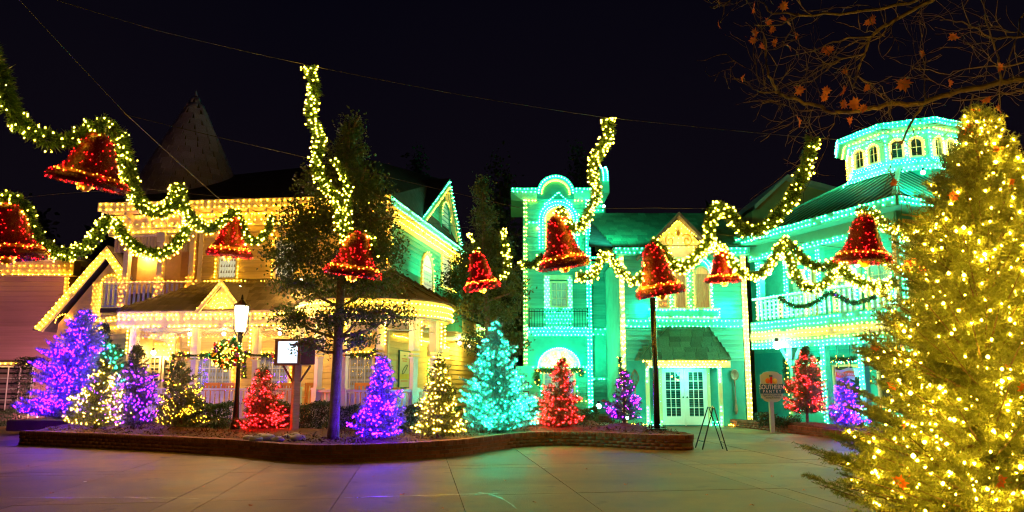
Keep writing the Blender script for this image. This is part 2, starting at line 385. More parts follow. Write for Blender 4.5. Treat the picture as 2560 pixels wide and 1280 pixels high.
# ---------------------------------------------------------------- plaza and terrain
W = Fr((0, 0), 0)        # s = x, d = -y
def plaza():
    g = MB(); g.add([(-120, -30, -.03), (120, -30, -.03), (120, 160, -.03), (-120, 160, -.03)], [(0, 1, 2, 3)])
    base = g.build('ground', groundm); base['kind'] = 'structure'
    a = math.atan2(230, 1690); du = Vector((-math.sin(a), math.cos(a))); dv = Vector((math.cos(a), math.sin(a)))
    us = []
    for px, py in ((373, 1279), (477, 1279), (823, 1279), (1163, 1279), (1508, 1279), (2075, 1277), (2062, 1250)):
        p = GZ(px, py); us.append(Vector((p.x, p.y)).dot(dv))
    us.sort(); lo, hi = us[0], us[-1]
    us = [lo - 1.9 * k for k in range(14, 0, -1)] + us + [hi + 2.1 * k for k in range(1, 14)]
    vs = [-6, -3.6, -1.2, 1.2, 3.4, 5.6]
    for px, py in ((700, 1249), (1400, 1167), (600, 1173)):
        p = GZ(px, py); vs.append(Vector((p.x, p.y)).dot(du))
    vs = sorted(vs); top = vs[-1]; vs += [top + 1.7 * k for k in range(1, 14)]
    g = .011; n = 0
    for i in range(len(us) - 1):
        for j in range(len(vs) - 1):
            u0, u1, v0, v1 = us[i], us[i + 1], vs[j], vs[j + 1]
            jl = rnd.uniform(-.12, .12) if False else 0
            c = dv * ((u0 + u1) / 2) + du * ((v0 + v1) / 2)
            if u1 - u0 < .05: continue
            M = Matrix.Translation((c.x, c.y, -.02 + rnd.uniform(-.0015, .0015))) @ Matrix.Rotation(a, 4, 'Z') @ Matrix.Diagonal((u1 - u0 - g, v1 - v0 - g, .04, 1))
            vis = c.y > 5 and abs(c.x) < c.y * .80 + 1.5 and c.y < 26
            if vis and n < 290:
                o = bpy.data.objects.new('slab', unit(conc_slab, 'slab')); COL.objects.link(o); o.parent = base; o.matrix_local = M; n += 1
            else: rest.m4(M)
    return base
def worldconc():
    m = mat('concrete_slab', (.30, .265, .22), .55, .30, 1.1, 0, objvar=.05, spec=.28)
    nt = m.node_tree; n = nt.nodes; l = nt.links
    ge = n.new('ShaderNodeNewGeometry'); a = n.new('ShaderNodeTexNoise'); a.inputs['Scale'].default_value = .7; a.inputs['Detail'].default_value = 8; a.inputs['Roughness'].default_value = .7
    f = n.new('ShaderNodeTexNoise'); f.inputs['Scale'].default_value = 60; f.inputs['Detail'].default_value = 2
    l.new(ge.outputs['Position'], a.inputs['Vector']); l.new(ge.outputs['Position'], f.inputs['Vector'])
    rp = n.new('ShaderNodeValToRGB'); e = rp.color_ramp.elements; e[0].position = .3; e[1].position = .72
    e[0].color = (.075, .043, .020, 1); e[1].color = (.30, .180, .080, 1); l.new(a.outputs['Fac'], rp.inputs[0])
    mx = n.new('ShaderNodeMixRGB'); mx.blend_type = 'MULTIPLY'; mx.inputs[0].default_value = .5
    r2 = n.new('ShaderNodeValToRGB'); r2.color_ramp.elements[0].position = .3; r2.color_ramp.elements[1].position = .6
    r2.color_ramp.elements[0].color = (.45, .45, .45, 1)
    l.new(f.outputs['Fac'], r2.inputs[0]); l.new(rp.outputs[0], mx.inputs[1]); l.new(r2.outputs[0], mx.inputs[2])
    # small dark spots and pale scuffs
    vo = n.new('ShaderNodeTexNoise'); vo.inputs['Scale'].default_value = 2.3; vo.inputs['Detail'].default_value = 3; l.new(ge.outputs['Position'], vo.inputs['Vector'])
    r3 = n.new('ShaderNodeValToRGB'); r3.color_ramp.elements[0].position = .26; r3.color_ramp.elements[1].position = .36; r3.color_ramp.elements[0].color = (.45, .43, .4, 1)
    l.new(vo.outputs['Fac'], r3.inputs[0]); m2 = n.new('ShaderNodeMixRGB'); m2.blend_type = 'MULTIPLY'; m2.inputs[0].default_value = 1
    l.new(mx.outputs[0], m2.inputs[1]); l.new(r3.outputs[0], m2.inputs[2])
    oi = n.new('ShaderNodeObjectInfo'); mo = n.new('ShaderNodeMapRange'); mo.inputs['To Min'].default_value = .80; mo.inputs['To Max'].default_value = 1.16; l.new(oi.outputs['Random'], mo.inputs[0])
    lg = n.new('ShaderNodeTexNoise'); lg.inputs['Scale'].default_value = .22; lg.inputs['Detail'].default_value = 5; lg.inputs['Distortion'].default_value = 1.2; l.new(ge.outputs['Position'], lg.inputs['Vector'])
    r5 = n.new('ShaderNodeValToRGB'); r5.color_ramp.elements[0].position = .40; r5.color_ramp.elements[1].position = .56; r5.color_ramp.elements[0].color = (.50, .47, .44, 1); l.new(lg.outputs['Fac'], r5.inputs[0])
    vg = n.new('ShaderNodeTexVoronoi'); vg.inputs['Scale'].default_value = 1.7; l.new(ge.outputs['Position'], vg.inputs['Vector']); r6 = n.new('ShaderNodeValToRGB'); r6.color_ramp.elements[0].position = .030; r6.color_ramp.elements[1].position = .045; r6.color_ramp.elements[0].color = (.35, .33, .3, 1); l.new(vg.outputs['Distance'], r6.inputs[0])
    h5 = n.new('ShaderNodeHueSaturation'); l.new(mo.outputs[0], h5.inputs['Value']); m5 = n.new('ShaderNodeMixRGB'); m5.blend_type = 'MULTIPLY'; m5.inputs[0].default_value = .8; m6 = n.new('ShaderNodeMixRGB'); m6.blend_type = 'MULTIPLY'; m6.inputs[0].default_value = 1
    l.new(m2.outputs[0], m5.inputs[1]); l.new(r5.outputs[0], m5.inputs[2]); l.new(m5.outputs[0], m6.inputs[1]); l.new(r6.outputs[0], m6.inputs[2]); l.new(m6.outputs[0], h5.inputs['Color'])
    b = n['Principled BSDF']; l.new(h5.outputs[0], b.inputs['Base Color'])
    mr = n.new('ShaderNodeMapRange'); mr.inputs['To Min'].default_value = .42; mr.inputs['To Max'].default_value = .85; l.new(a.outputs['Fac'], mr.inputs[0]); l.new(mr.outputs[0], b.inputs['Roughness'])
    bp = n.new('ShaderNodeBump'); bp.inputs['Strength'].default_value = .35; bp.inputs['Distance'].default_value = .01
    l.new(f.outputs['Fac'], bp.inputs['Height']); l.new(bp.outputs[0], b.inputs['Normal'])
    return m
conc_slab = worldconc()
rest = MB()
ground = plaza()
rest.build('slab_rest', conc_slab, ground, 'stuff')
# pale chalky seam worn across the slabs, and litter
def seam(pts, wd, name='worn_seam'):
    P = [GZ(x, y) for x, y in pts]; V = []; 
    for i, p in enumerate(P):
        for s_ in (-1, 1): V.append((p.x, p.y + s_ * wd * rnd.uniform(.3, 1), .0045))
    F = [(2 * i, 2 * i + 2, 2 * i + 3, 2 * i + 1) for i in range(len(P) - 1)]
    m = MB(); m.add(V, F); return m
wetm = mat('pale_worn_concrete', (.50, .47, .42), .22, .6, 3, .4, fine=30, spec=.6)
nt_ = wetm.node_tree
seam([(30 + 12 * i, 1244 + rnd.uniform(-.6, .6) + i * .06) for i in range(40)], .022).build('worn_seam', wetm, ground)
seam([(860 + 12 * i, 1245 - i * .35 + rnd.uniform(-.8, .8)) for i in range(33)], .022).build('worn_seam', wetm, ground)
seam([(1195 + 12 * i, 1232 + i * i * .62 + rnd.uniform(-.8, .8)) for i in range(9)], .05).build('worn_seam', wetm, ground)
for k, (px, py, h) in enumerate(((1361, 1170, .07), (213, 1205, .05))):
    p = GZ(px, py); m = MB(); m.m4(Matrix.Translation((p.x, p.y, .006)) @ Matrix.Rotation(.2 + k, 4, 'Z') @ Matrix.Diagonal((h, .02, .006, 1)))
    tag(m.build('paper_scrap', white), ('white paper strip lying on the green lit paving', 'tiny pale scrap on the reddish paving at left')[k], 'litter')

def litter_leaves():
    rs = np.random.RandomState(9); lm = leaf_mesh('leaf', .045)
    spots = [(300, 1190), (520, 1215), (640, 1262), (930, 1190), (1010, 1235), (1250, 1200), (1330, 1255), (1450, 1172), (1560, 1210), (1690, 1185), (1760, 1236), (1850, 1160), (1880, 1262), (1950, 1190), (2010, 1225), (120, 1232), (60, 1165), (1120, 1270)]
    txt = ['below the big purple fir', 'left of the diagonal joint', 'beside the diagonal joint at the bottom', 'before the magnolia planter curve', 'near the purple glow on the paving', 'right of the centre joint', 'by the bottom centre edge', 'before the curb under the red fir', 'before the pole end of the planter', 'right of the long joint', 'on the olive paving towards the spruce', 'behind the others near the stand', 'at the bottom before the spruce', 'close to the spruce boughs', 'under the spruce tips', 'near the bottom left corner', 'at the far left edge', 'at the very bottom centre']
    for (px, py), t in zip(spots, txt):
        p = GZ(px + rs.uniform(-20, 20), py, .012); o = bpy.data.objects.new('fallen_leaf', lm); COL.objects.link(o); o.location = p; o.rotation_euler = (rs.uniform(-.15, .15), rs.uniform(-.15, .15), rs.uniform(0, 6)); o.scale = (rs.uniform(.6, 1),) * 3
        tag(o, 'small dry brown leaf lying ' + t, 'leaf', 'dry leaves scattered on the paving')
# wooded hill behind
hb = MB(); nx = 40
V = []
for j in range(7):
    for i in range(nx + 1):
        x = -110 + 220 * i / nx; y = 46 + j * 14
        V.append((x, y, -.2 + (j / 6) ** .8 * 15 * (.75 + .25 * math.sin(x * .05 + 1))))
hb.add(V, [(j * (nx + 1) + i, j * (nx + 1) + i + 1, (j + 1) * (nx + 1) + i + 1, (j + 1) * (nx + 1) + i) for j in range(6) for i in range(nx)])
struct(hb.build('hill', hillm, smooth=True))
def woods():
    P = []
    for k in range(60):
        x = -80 + 160 * (k + rnd.random()) / 60; y = rnd.uniform(45, 62); h = rnd.uniform(8, 15)
        if abs(x) < 14 and rnd.random() < .5: y += 8
        n = 500; t = np.random.rand(n) ** .8
        rr = h * .26 * (1 - t) ** .7 * np.sqrt(np.random.rand(n)) * (1 + .3 * np.sin(t * 20 + k)); an = np.random.rand(n) * 6.283
        P.append(np.stack([x + rr * np.cos(an), y + rr * np.sin(an), .5 + t * h], 1))
    P = np.concatenate(P); V, F = leaves(P, .9, .7)
    npmesh('woods', V, F, leafd, None, 'stuff')
woods()

# ---------------------------------------------------------------- conifers wrapped in lights
def conifer_mesh(base, H, Rr, lean, whorl, nbr, tstep, tl, K, nl, nw, seed, droop=.12, up=.25, low=.05, power=.85, stems=False, az=None, layv=.11, fwd=.85):
    rs = np.random.RandomState(seed); TP = []; TD = []; TL = []; BR = []
    z = low * H
    while z < H * .985:
        f = z / H; Lr = Rr * (1 - f) ** power + .02
        lay = rs.uniform(.97 - layv, .97 + layv)
        for b in range(max(3, int(nbr * (1 - .45 * f)))):
            th = rs.rand() * 6.283; Lb = Lr * rs.uniform(.62, 1.12) * lay * (1 + .13 * math.sin(2 * th + seed) + .10 * math.sin(3 * th + f * 9 + seed))
            if az and Lb * math.cos(th - az[0]) < az[1] * Lb: continue
            d0 = np.array([math.cos(th), math.sin(th), up * (1 + 2.2 * f) - droop * (1 - f)]); d0 /= np.linalg.norm(d0)
            st = np.array([base[0] + lean[0] * f, base[1] + lean[1] * f, base[2] + z + rs.uniform(-.5, .5) * whorl])
            en = st + d0 * Lb; BR.append((st, en))
            n = max(2, int(Lb / tstep)); tt = np.linspace(.12, 1, n)
            side = np.cross(d0, [0, 0, 1.]); side /= np.linalg.norm(side)
            for t in tt:
                p = st + d0 * Lb * t; p = p + np.array([0, 0, (t ** 2) * Lb * .06])
                l = tl * (1.15 - .55 * t) * rs.uniform(.7, 1.25) * (.55 + .45 * min(1, Lb / (Rr * .5)))
                for sgn in (-1, 1):
                    dd = d0 * rs.uniform(.55, .9) + side * sgn * rs.uniform(.5, .95) + np.array([0, 0, rs.uniform(-.25, .32)])
                    TP.append(p); TD.append(dd); TL.append(l)
                if t > .8 or rs.rand() < .3: TP.append(p); TD.append(d0 + rs.normal(size=3) * .18); TL.append(l * 1.1)
        z += whorl
    for _ in range(6): TP.append(np.array([base[0] + lean[0], base[1] + lean[1], base[2] + H * rs.uniform(.9, .99)])); TD.append(np.array([rs.normal() * .25, rs.normal() * .25, 1.])); TL.append(tl * 1.1)
    TP = np.array(TP); TD = unitv(np.array(TD)); TL = np.array(TL); n = len(TP)
    t = np.tile(np.linspace(0, .97, K), n) ; P = np.repeat(TP, K, 0); D = np.repeat(TD, K, 0); Ls = np.repeat(TL, K)
    P0 = P + D * (Ls * t)[:, None]
    rv = np.random.normal(size=P.shape); rv[:, 2] *= .7
    pr = unitv(np.cross(D, rv)); nd = unitv(D * fwd + pr)
    V, F = lintri(P0, nd, np.full(len(P0), nw) * np.random.uniform(.7, 1.3, len(P0)), nl * np.random.uniform(.7, 1.2, len(P0)) * (1.1 - .4 * t))
    if stems:
        V2, F2 = lintri(TP, TD, np.full(n, .012), TL); F2 = F2 + len(V); V = np.concatenate([V, V2]); F = np.concatenate([F, F2])
    return V, F, TP, TD, TL, BR
def conifer(label, px, Y, zb, ptop, Rr, colr, nb, seed, fol=needle, br=.021, leanx=0., name='christmas_tree', dark_top=0., power=.85, low=.05, nbr=9):
    """px: pixel column of the trunk, ptop: pixel of the tip"""
    b = AT(px, 1060, Y); tip = AT(ptop[0], ptop[1], Y); H = tip.z - zb; base = (b.x, Y, zb)
    lean = (tip.x - b.x, 0)
    root = thing(name, label, 'christmas tree', base)
    V, F, TP, TD, TL, BR = conifer_mesh(base, H, Rr, lean, .085, nbr, .075, .19, 9, .085, .019, seed, power=power, low=low)
    MB().tube([(base[0], Y, zb - .25), (base[0] + lean[0] * .5, Y, zb + H * .5), (base[0] + lean[0], Y, zb + H * .96)], [.05, .03, .01]).build('trunk', bark_d, root)
    npmesh('foliage', V, F, fol, root, 'stuff')
    rs = np.random.RandomState(seed + 5); f = (TP[:, 2] - zb) / H
    rad = np.hypot(TP[:, 0] - base[0] - lean[0] * f, TP[:, 1] - Y) / (Rr * (1.02 - np.clip(f, 0, 1)) ** power + .05)
    wgt = np.clip(rad, .1, 1) ** 1.5 * np.where(TP[:, 1] < Y + .2, 1., .35) * np.where(f > 1 - dark_top, .12, 1.)
    wgt = wgt * np.clip(.85 + .8 * np.sin(TP[:, 2] * 9 + np.arctan2(TP[:, 1] - Y, TP[:, 0] - base[0]) * 2 + seed) * np.sin(TP[:, 0] * 7 + seed), .12, 1.4)
    idx = rs.choice(len(TP), nb, p=wgt / wgt.sum()); pts = TP[idx] + TD[idx] * (TL[idx] * rs.uniform(.5, 1.05, nb))[:, None]
    for i in range(nb):
        L(root, colr if not isinstance(colr, tuple) else colr[0 if rs.rand() < .8 else 1], [pts[i]], br * rs.uniform(.40, .70))
    return root, H

conifer('tallest purple lit fir at the far left end of the planter', 165, 20.0, .35, (215, 782), 1.36, ('purple', 'violet'), 900, 11, needle_lit, .023, power=.7, nbr=13)
conifer('teal lit fir half hidden behind the tallest purple tree', 283, 21.3, .35, (262, 812), .85, 'tteal', 190, 12, needle, .022, dark_top=.15)
conifer('pale yellow lit fir between the big purple tree and the violet one', 238, 17.9, .33, (262, 905), .66, ('twarm', 'twarm'), 260, 13, needle, .023)
conifer('dark topped violet lit fir beside the yellow one on the left', 332, 18.4, .33, (345, 868), .70, ('violet', 'purple'), 300, 14, needle, .021, dark_top=.3, nbr=11)
conifer('dim amber lit fir with few lights in front of the porch door', 453, 17.9, .33, (455, 908), .74, 'gold', 260, 15, needle, .024, dark_top=.25)
conifer('red lit fir between the lamp post and the lit screen', 655, 17.0, .34, (657, 922), .66, 'red', 380, 16, needle, .021, nbr=11)
conifer('purple lit fir on the planter edge right of the tree trunk', 953, 14.9, .33, (957, 898), .63, ('purple', 'violet'), 420, 17, needle_lit, .021, nbr=11)
conifer('warm white lit fir between the purple and the large teal fir', 1095, 15.4, .33, (1100, 902), .60, ('twarm', 'twarm'), 300, 18, needle, .022, nbr=11)
conifer('largest teal lit fir at the middle of the planter', 1240, 17.2, .33, (1240, 808), .98, 'tteal', 620, 19, needle_lit, .023, nbr=14, low=.02)
conifer('red lit fir in front of the fan topped tower window', 1397, 17.9, .35, (1405, 903), .60, 'red', 460, 20, needle, .022, nbr=11)
conifer('small dark violet lit fir beside the black pole', 1560, 18.3, .40, (1560, 932), .46, 'violet', 170, 21, needle, .018, low=.12)
conifer('red lit fir with bare trunk beside the pantry sign', 2018, 20.5, .30, (2012, 872), .74, 'red', 330, 22, needle, .022, low=.14)
conifer('purple lit fir at the right edge beneath the fudge sign', 2112, 19.6, .30, (2110, 945), .52, ('purple', 'violet'), 240, 23, needle_lit, .022)

def big_tree():
    Y = 6.0; b = AT(2455, 1250, Y); base = (b.x, Y, 0.); tip = AT(2450, 285, Y); H = tip.z
    root = thing('christmas_tree', 'huge yellow lit spruce filling the right foreground', 'christmas tree', base)
    V, F, TP, TD, TL, BR = conifer_mesh(base, H, 1.36, (tip.x - b.x, 0), .075, 24, .050, .20, 24, .040, .0075, 31, droop=.10, up=.26, low=.03, power=.74, layv=.20, fwd=.62, stems=True)
    MB().tube([(base[0], Y, 0), (base[0], Y, H * .5), (tip.x, Y, H * .97)], [.09, .05, .015], 10).build('trunk', bark_d, root)
    npmesh('foliage', V, F, needle_big, root, 'stuff')
    m = MB()
    for st, en in BR:
        st, en = Vector(st), Vector(en); m.tube([st, st.lerp(en, .5), en + Vector((0, 0, .04))], [.012, .008, .003], 4, False)
    m.build('branches', bark_d, root, 'stuff')
    rs = np.random.RandomState(3); f = (TP[:, 2]) / H; rad = np.hypot(TP[:, 0] - base[0], TP[:, 1] - Y) / (1.36 * (1.02 - np.clip(f, 0, 1)) ** .74 + .05)
    wgt = np.clip(rad, .05, 1) ** 1.0 * np.where(TP[:, 1] < Y + .3, 1, .3); nb = 1500
    idx = rs.choice(len(TP), nb, p=wgt / wgt.sum()); pts = TP[idx] + TD[idx] * (TL[idx] * rs.uniform(.2, 1., nb))[:, None]
    for i in range(nb): L(root, 'bigw', [pts[i]], rs.choice([.007, .010, .015], p=[.35, .45, .2]))
    # fallen leaves caught in the boughs
    lm = leaf_mesh('leaf', .075)
    idx = rs.choice(np.where((rad > .8) & (TP[:, 1] < Y))[0], 34)
    for i in idx:
        o = bpy.data.objects.new('caught_leaf', lm); COL.objects.link(o); o.parent = root
        o.location = Vector(TP[i] + TD[i] * TL[i] * .8) - Vector(base); o.rotation_euler = (rs.rand() * 6, rs.rand() * 6, rs.rand() * 6); s = rs.uniform(.6, 1.1); o.scale = (s, s, s)
    # dark light cable looping between boughs
    mm = MB()
    for k in range(60):
        i = rs.choice(idx if False else len(TP)); p = Vector(TP[i]); 
        if p.y > Y: continue
        q = p + Vector((rs.uniform(-.2, .2), rs.uniform(-.1, .05), rs.uniform(-.15, .15))); c = (p + q) / 2 - Vector((0, .05, .06))
        mm.tube([p, c, q], .0028, 4, False)
    mm.build('light_cable', black, root, 'stuff')
def leaf_mesh(name, r):
    pts = []
    for i in range(20):
        a = 2 * math.pi * i / 20; k = (1.0, .60, .84, .56)[i % 4] * (1 if i % 20 not in (9, 10, 11) else .8)
        pts.append((math.cos(a) * r * k, math.sin(a) * r * k, .25 * r * math.cos(2 * a) * k))
    V = [(0, 0, -.02 * r)] + pts; F = [(0, 1 + i, 1 + (i + 1) % 20) for i in range(20)]
    n = len(V); V += [(-r * 1.0, 0, 0), (-r * 1.6, .1 * r, .1 * r), (-r * 1.6, .14 * r, .1 * r)]; F.append((n, n + 1, n + 2))
    me = bpy.data.meshes.new(name); me.from_pydata(V, [], F); me.update(); me.materials.append(maple); return me
big_tree(); litter_leaves()

# ---------------------------------------------------------------- broadleaf trees
def blobs(root, spec, n, size, m, asp=.5, name='foliage'):
    P = []
    tot = sum(s[3] * s[4] for s in spec)
    for (x, y, z, rx, rz) in spec:
        k = int(n * rx * rz / tot); a = unitv(np.random.normal(size=(k, 3))) * (np.random.rand(k, 1) ** .45)
        a *= 1 + .25 * np.sin(a[:, :1] * 9 + x * 5) * np.cos(a[:, 2:] * 7)
        P.append(np.array([x, y, z]) + a * np.array([rx, rx, rz]))
    P = np.concatenate(P)
    # cluster the leaves on twigs
    c = P[np.random.choice(len(P), len(P) // 14)]; P = c[np.random.randint(0, len(c), len(P))] + np.random.normal(size=P.shape) * size * 1.1
    V, F = leaves(P, size, asp); npmesh(name, V, F, m, root, 'stuff')
def broad(label, base, trunkpts, limbs, spec, n, size, name, m=leafm):
    root = thing(name, label, 'tree', base)
    MB().tube([p for p, r in trunkpts], [r for p, r in trunkpts], 10).build('trunk', bark, root, smooth=True)
    mb = MB()
    for pts in limbs: mb.tube(pts, [.035 * (1 - i / (len(pts))) + .006 for i in range(len(pts))], 5)
    mb.build('limbs', bark, root, 'stuff')
    blobs(root, spec, n, size, m); return root
Y = 15.2
bs = GZ(832, 1098, .33); Y = bs.y
def tp(px, py, yy=None): return AT(px, py, Y if yy is None else yy)
trunk = [(tp(832, 1108), .14), (tp(836, 1040), .115), (tp(843, 900), .105), (tp(851, 740), .095), (tp(858, 560), .07), (tp(868, 400), .045), (tp(874, 300), .02)]
sp = [(870, 330, .28, .55), (860, 400, .55, .5), (900, 470, .75, .5), (800, 450, .55, .4), (850, 540, 1.0, .5), (770, 570, .7, .5), (930, 560, .6, .55), (740, 640, .65, .45),
      (870, 650, .9, .45), (960, 630, .55, .45), (760, 710, .8, .30), (930, 710, .7, .30), (720, 790, .45, .22), (810, 800, .5, .25), (905, 790, .6, .25), (985, 790, .50, .2), (780, 860, .45, .18), (890, 850, .45, .15)]
spec = []
for px, py, rx, rz in sp:
    c = tp(px, py); spec.append((c.x, Y + rnd.uniform(-.3, .3), c.z, rx, rz))
limbs = []
for c in spec:
    st = tp(848, min(880, 1.0 * (CY - (c[2] - 3.5) * 90) + 40)) if False else Vector((tp(850, 700).x, Y, max(2.2, c[2] - .5)))
    limbs.append([st, st.lerp(Vector(c[:3]), .5) + Vector((0, 0, -.08)), Vector(c[:3])])
    for q in range(5):
        e = Vector(c[:3]) + Vector((rnd.uniform(-c[3], c[3]), rnd.uniform(-.3, .3), rnd.uniform(-c[4], c[4])))
        limbs.append([Vector(c[:3]), (Vector(c[:3]) + e) / 2 + Vector((0, 0, .04)), e])
broad('tall leafy magnolia with grey trunk in the planter before the porch', (bs.x, bs.y, .3), trunk, limbs, spec, 31000, .085, 'magnolia_tree')
Y = 19.5
bs = tp(1232, 1060)
trunk = [(Vector((bs.x, Y, .2)), .13), (tp(1225, 900), .1), (tp(1212, 700), .08), (tp(1206, 480), .02)]
sp = [(1203, 470, .18, .5), (1210, 540, .4, .45), (1230, 620, .6, .5), (1170, 650, .5, .45), (1140, 700, .55, .35), (1250, 700, .6, .4), (1180, 760, .7, .4), (1250, 790, .65, .35), (1290, 730, .35, .3), (1120, 760, .3, .3), (1270, 860, .5, .3), (1190, 850, .45, .3)]
spec = []
for px, py, rx, rz in sp:
    c = tp(px, py); spec.append((c.x, Y + rnd.uniform(-.3, .3), c.z, rx, rz))
limbs = [[Vector((tp(1212, 700).x, Y, c[2] - .3)), Vector(c[:3])] for c in spec]
broad('dark holly tree standing behind the large teal fir', (bs.x, Y, .2), trunk, limbs, spec, 17000, .09, 'holly_tree')
# far dark trees rising behind the roofs
for k, (px, ptop, Yf, wd, lb) in enumerate(((1250, 415, 36, 2.4, 'dark tree rising behind the holly, left of the tower'), (1040, 405, 42, 2.6, 'faint dark tree behind the steep dormer gable'), (1450, 380, 42, 2.4, 'faint dark tree behind the arched tower top'),
                                             (90, 560, 30, 2.0, 'dark tree above the mauve building at far left'))):
    t = AT(px, ptop, Yf); root = thing('pine_tree', lb, 'tree', (t.x, Yf, 0))
    MB().tube([(t.x, Yf, 0), (t.x, Yf, t.z * .9)], [.2, .05], 6).build('trunk', bark_d, root)
    blobs(root, [(t.x + rnd.uniform(-.5, .5) * (1 - q), Yf, t.z * (.35 + .62 * q), wd * (1.05 - q) + .2, t.z * .12) for q in (0, .2, .4, .6, .8, .97)], 5000, .28, leafd)

# clipped hedges, shrubs
def hedge(label, x0, x1, Y0, dy, z0, z1, n, size=.05, cat='hedge', name='hedge', wob=.06, m=hedgem):
    root = thing(name, label, cat, ((x0 + x1) / 2, Y0, z0))
    P = np.random.rand(n, 3); side = np.random.randint(0, 4, n); P[side == 0, 1] *= .12; P[side == 1, 2] = 1 - P[side == 1, 2] * .12; P[side == 2, 1] *= .3
    P = np.array([x0, Y0 - dy / 2, z0]) + P * np.array([x1 - x0, dy, z1 - z0]); P[:, 2] += wob * np.sin(P[:, 0] * 5) * (P[:, 2] - z0) / (z1 - z0)
    P += np.random.normal(size=P.shape) * .02
    V, F = leaves(P, size, .6); npmesh('foliage', V, F, m, root, 'stuff')
    s = MB()
    x = x0 + .1
    while x < x1: s.tube([(x, Y0, z0 - .1), (x + .05, Y0, z0 + (z1 - z0) * .7)], [.02, .008], 4); x += .3
    s.build('stems', bark_d, root); return root
def hx(px, Y): return AT(px, 1030, Y).x
hedge('clipped dark hedge between the amber fir and the lamp post', hx(478, 18.3), hx(585, 18.3), 18.3, .7, .33, 1.0, 6500)
hedge('clipped hedge between the red fir and the purple fir', hx(670, 17.4), hx(905, 17.4), 17.4, .7, .33, 1.0, 12000)
hedge('short hedge end between purple and warm white firs', hx(990, 17.4), hx(1060, 17.4), 17.4, .6, .33, .95, 3500)
hedge('rounded green shrub at the tower corner right of the red fir', hx(1452, 22), hx(1495, 22), 22, .5, .1, .72, 2200, cat='shrub', name='shrub', m=leafm)
hedge('small green shrub left of the red fir by the menu board', hx(1322, 22), hx(1345, 22), 22, .4, .1, .75, 1200, cat='shrub', name='shrub', m=leafm)
hedge('low spreading juniper at the foot of the pantry sign', hx(1888, 21.6), hx(1990, 21.6), 21.6, .8, .22, .48, 4200, cat='shrub', name='shrub', wob=.1)
hedge('dark shrub against the mauve wall left of the purple tree', hx(40, 23), hx(95, 23), 23, .8, 0, 2.3, 5000, cat='shrub', name='shrub', m=leafd)
hedge('low dark hedge under the far left window', hx(-60, 24.5), hx(45, 24.5), 24.5, .7, 0, .55, 4000)
# ================================================================ brick planters
def resample(P, step):
    out = [P[0]]; acc = 0
    d = [0]
    for i in range(1, len(P)): d.append(d[-1] + (P[i] - P[i - 1]).length)
    n = int(d[-1] / step); res = []
    j = 0
    for k in range(n + 1):
        t = d[-1] * k / n
        while j < len(P) - 2 and d[j + 1] < t: j += 1
        f = (t - d[j]) / max(1e-6, d[j + 1] - d[j]); res.append(P[j].lerp(P[j + 1], f))
    return res
def smooth(P, it=2):
    for _ in range(it):
        Q = [P[0]]
        for a, b in zip(P[:-1], P[1:]): Q += [a.lerp(b, .25), a.lerp(b, .75)]
        Q.append(P[-1]); P = Q
    return P
def planter(label, path, back, H, th=.24, limit=290):
    c = sum(path, Vector((0, 0))) / len(path)
    root = thing('brick_planter', label, 'planter', (c.x, c.y, 0))
    pc = Pieces(root, 'brick', brick, limit)
    fine = resample(path, .105)
    core = MB(); n = len(fine); V = []
    for i, p in enumerate(fine):
        t = (fine[min(i + 1, n - 1)] - fine[max(i - 1, 0)]).normalized(); nn = Vector((t.y, -t.x))
        o = p + nn * -.012; q = p - nn * (th - .01)
        V += [(o.x, o.y, -.02), (o.x, o.y, H - .012), (q.x, q.y, H - .012), (q.x, q.y, -.02)]
    core.add(V, [(4 * i + k, 4 * i + (k + 1) % 4, 4 * i + 4 + (k + 1) % 4, 4 * i + 4 + k) for i in range(n - 1) for k in range(4)] + [(0, 1, 2, 3), (4 * n - 4, 4 * n - 3, 4 * n - 2, 4 * n - 1)])
    core.build('mortar', mortar, root)
    courses = max(1, round((H - .11) / .078)); ch = (H - .105) / courses
    for k in range(courses):
        P = resample(path, .212); m = len(P)
        for i in range(m - 1):
            a, b = P[i], P[i + 1]
            if k % 2:
                if i == m - 2: continue
                a, b = (P[i] + P[i + 1]) / 2, (P[i + 1] + P[i + 2]) / 2
            t = (b - a); ln = t.length; t.normalize(); nn = Vector((t.y, -t.x)); cc = (a + b) / 2 - nn * (.05 + rnd.uniform(-.002, .003))
            pc.add(Matrix.Translation((cc.x, cc.y, ch * (k + .5))) @ Matrix.Rotation(math.atan2(t.y, t.x) + rnd.uniform(-.01, .01), 4, 'Z') @ Matrix.Diagonal((ln - .012, .11, ch - .012, 1)))
    P = resample(path, .078)
    for i in range(len(P) - 1):
        a, b = P[i], P[i + 1]; t = (b - a).normalized(); nn = Vector((t.y, -t.x)); cc = (a + b) / 2 - nn * (th / 2 - .016)
        pc.add(Matrix.Translation((cc.x, cc.y, H - .05 + rnd.uniform(-.002, .003))) @ Matrix.Rotation(math.atan2(t.y, t.x), 4, 'Z') @ Matrix.Diagonal(((b - a).length - .009, th, .10, 1)))
    return root
def V2(p): return Vector((p.x, p.y))
front = [V2(GZ(x, y)) for x, y in ((46, 1112), (230, 1120), (416, 1130), (581, 1140), (711, 1155), (833, 1158), (1016, 1151), (1168, 1139), (1278, 1119), (1395, 1113), (1512, 1117), (1630, 1125), (1712, 1126))]
fr_s = [front[0]] + smooth(front[1:3], 1) + smooth(front[3:], 2)
e0 = front[-1]; endr = [e0 + Vector((.28 * math.sin(a), .28 - .28 * math.cos(a))) * 1.0 for a in (R(30), R(60), R(90), R(120), R(150), R(180))]
back_r = [e0 + Vector((-.6, .75)), e0 + Vector((-1.5, 1.5)), V2(GZ(1478, 1076))]
path = fr_s + endr + back_r
planter('long curved red brick planter holding the row of lit firs', path, None, .34)
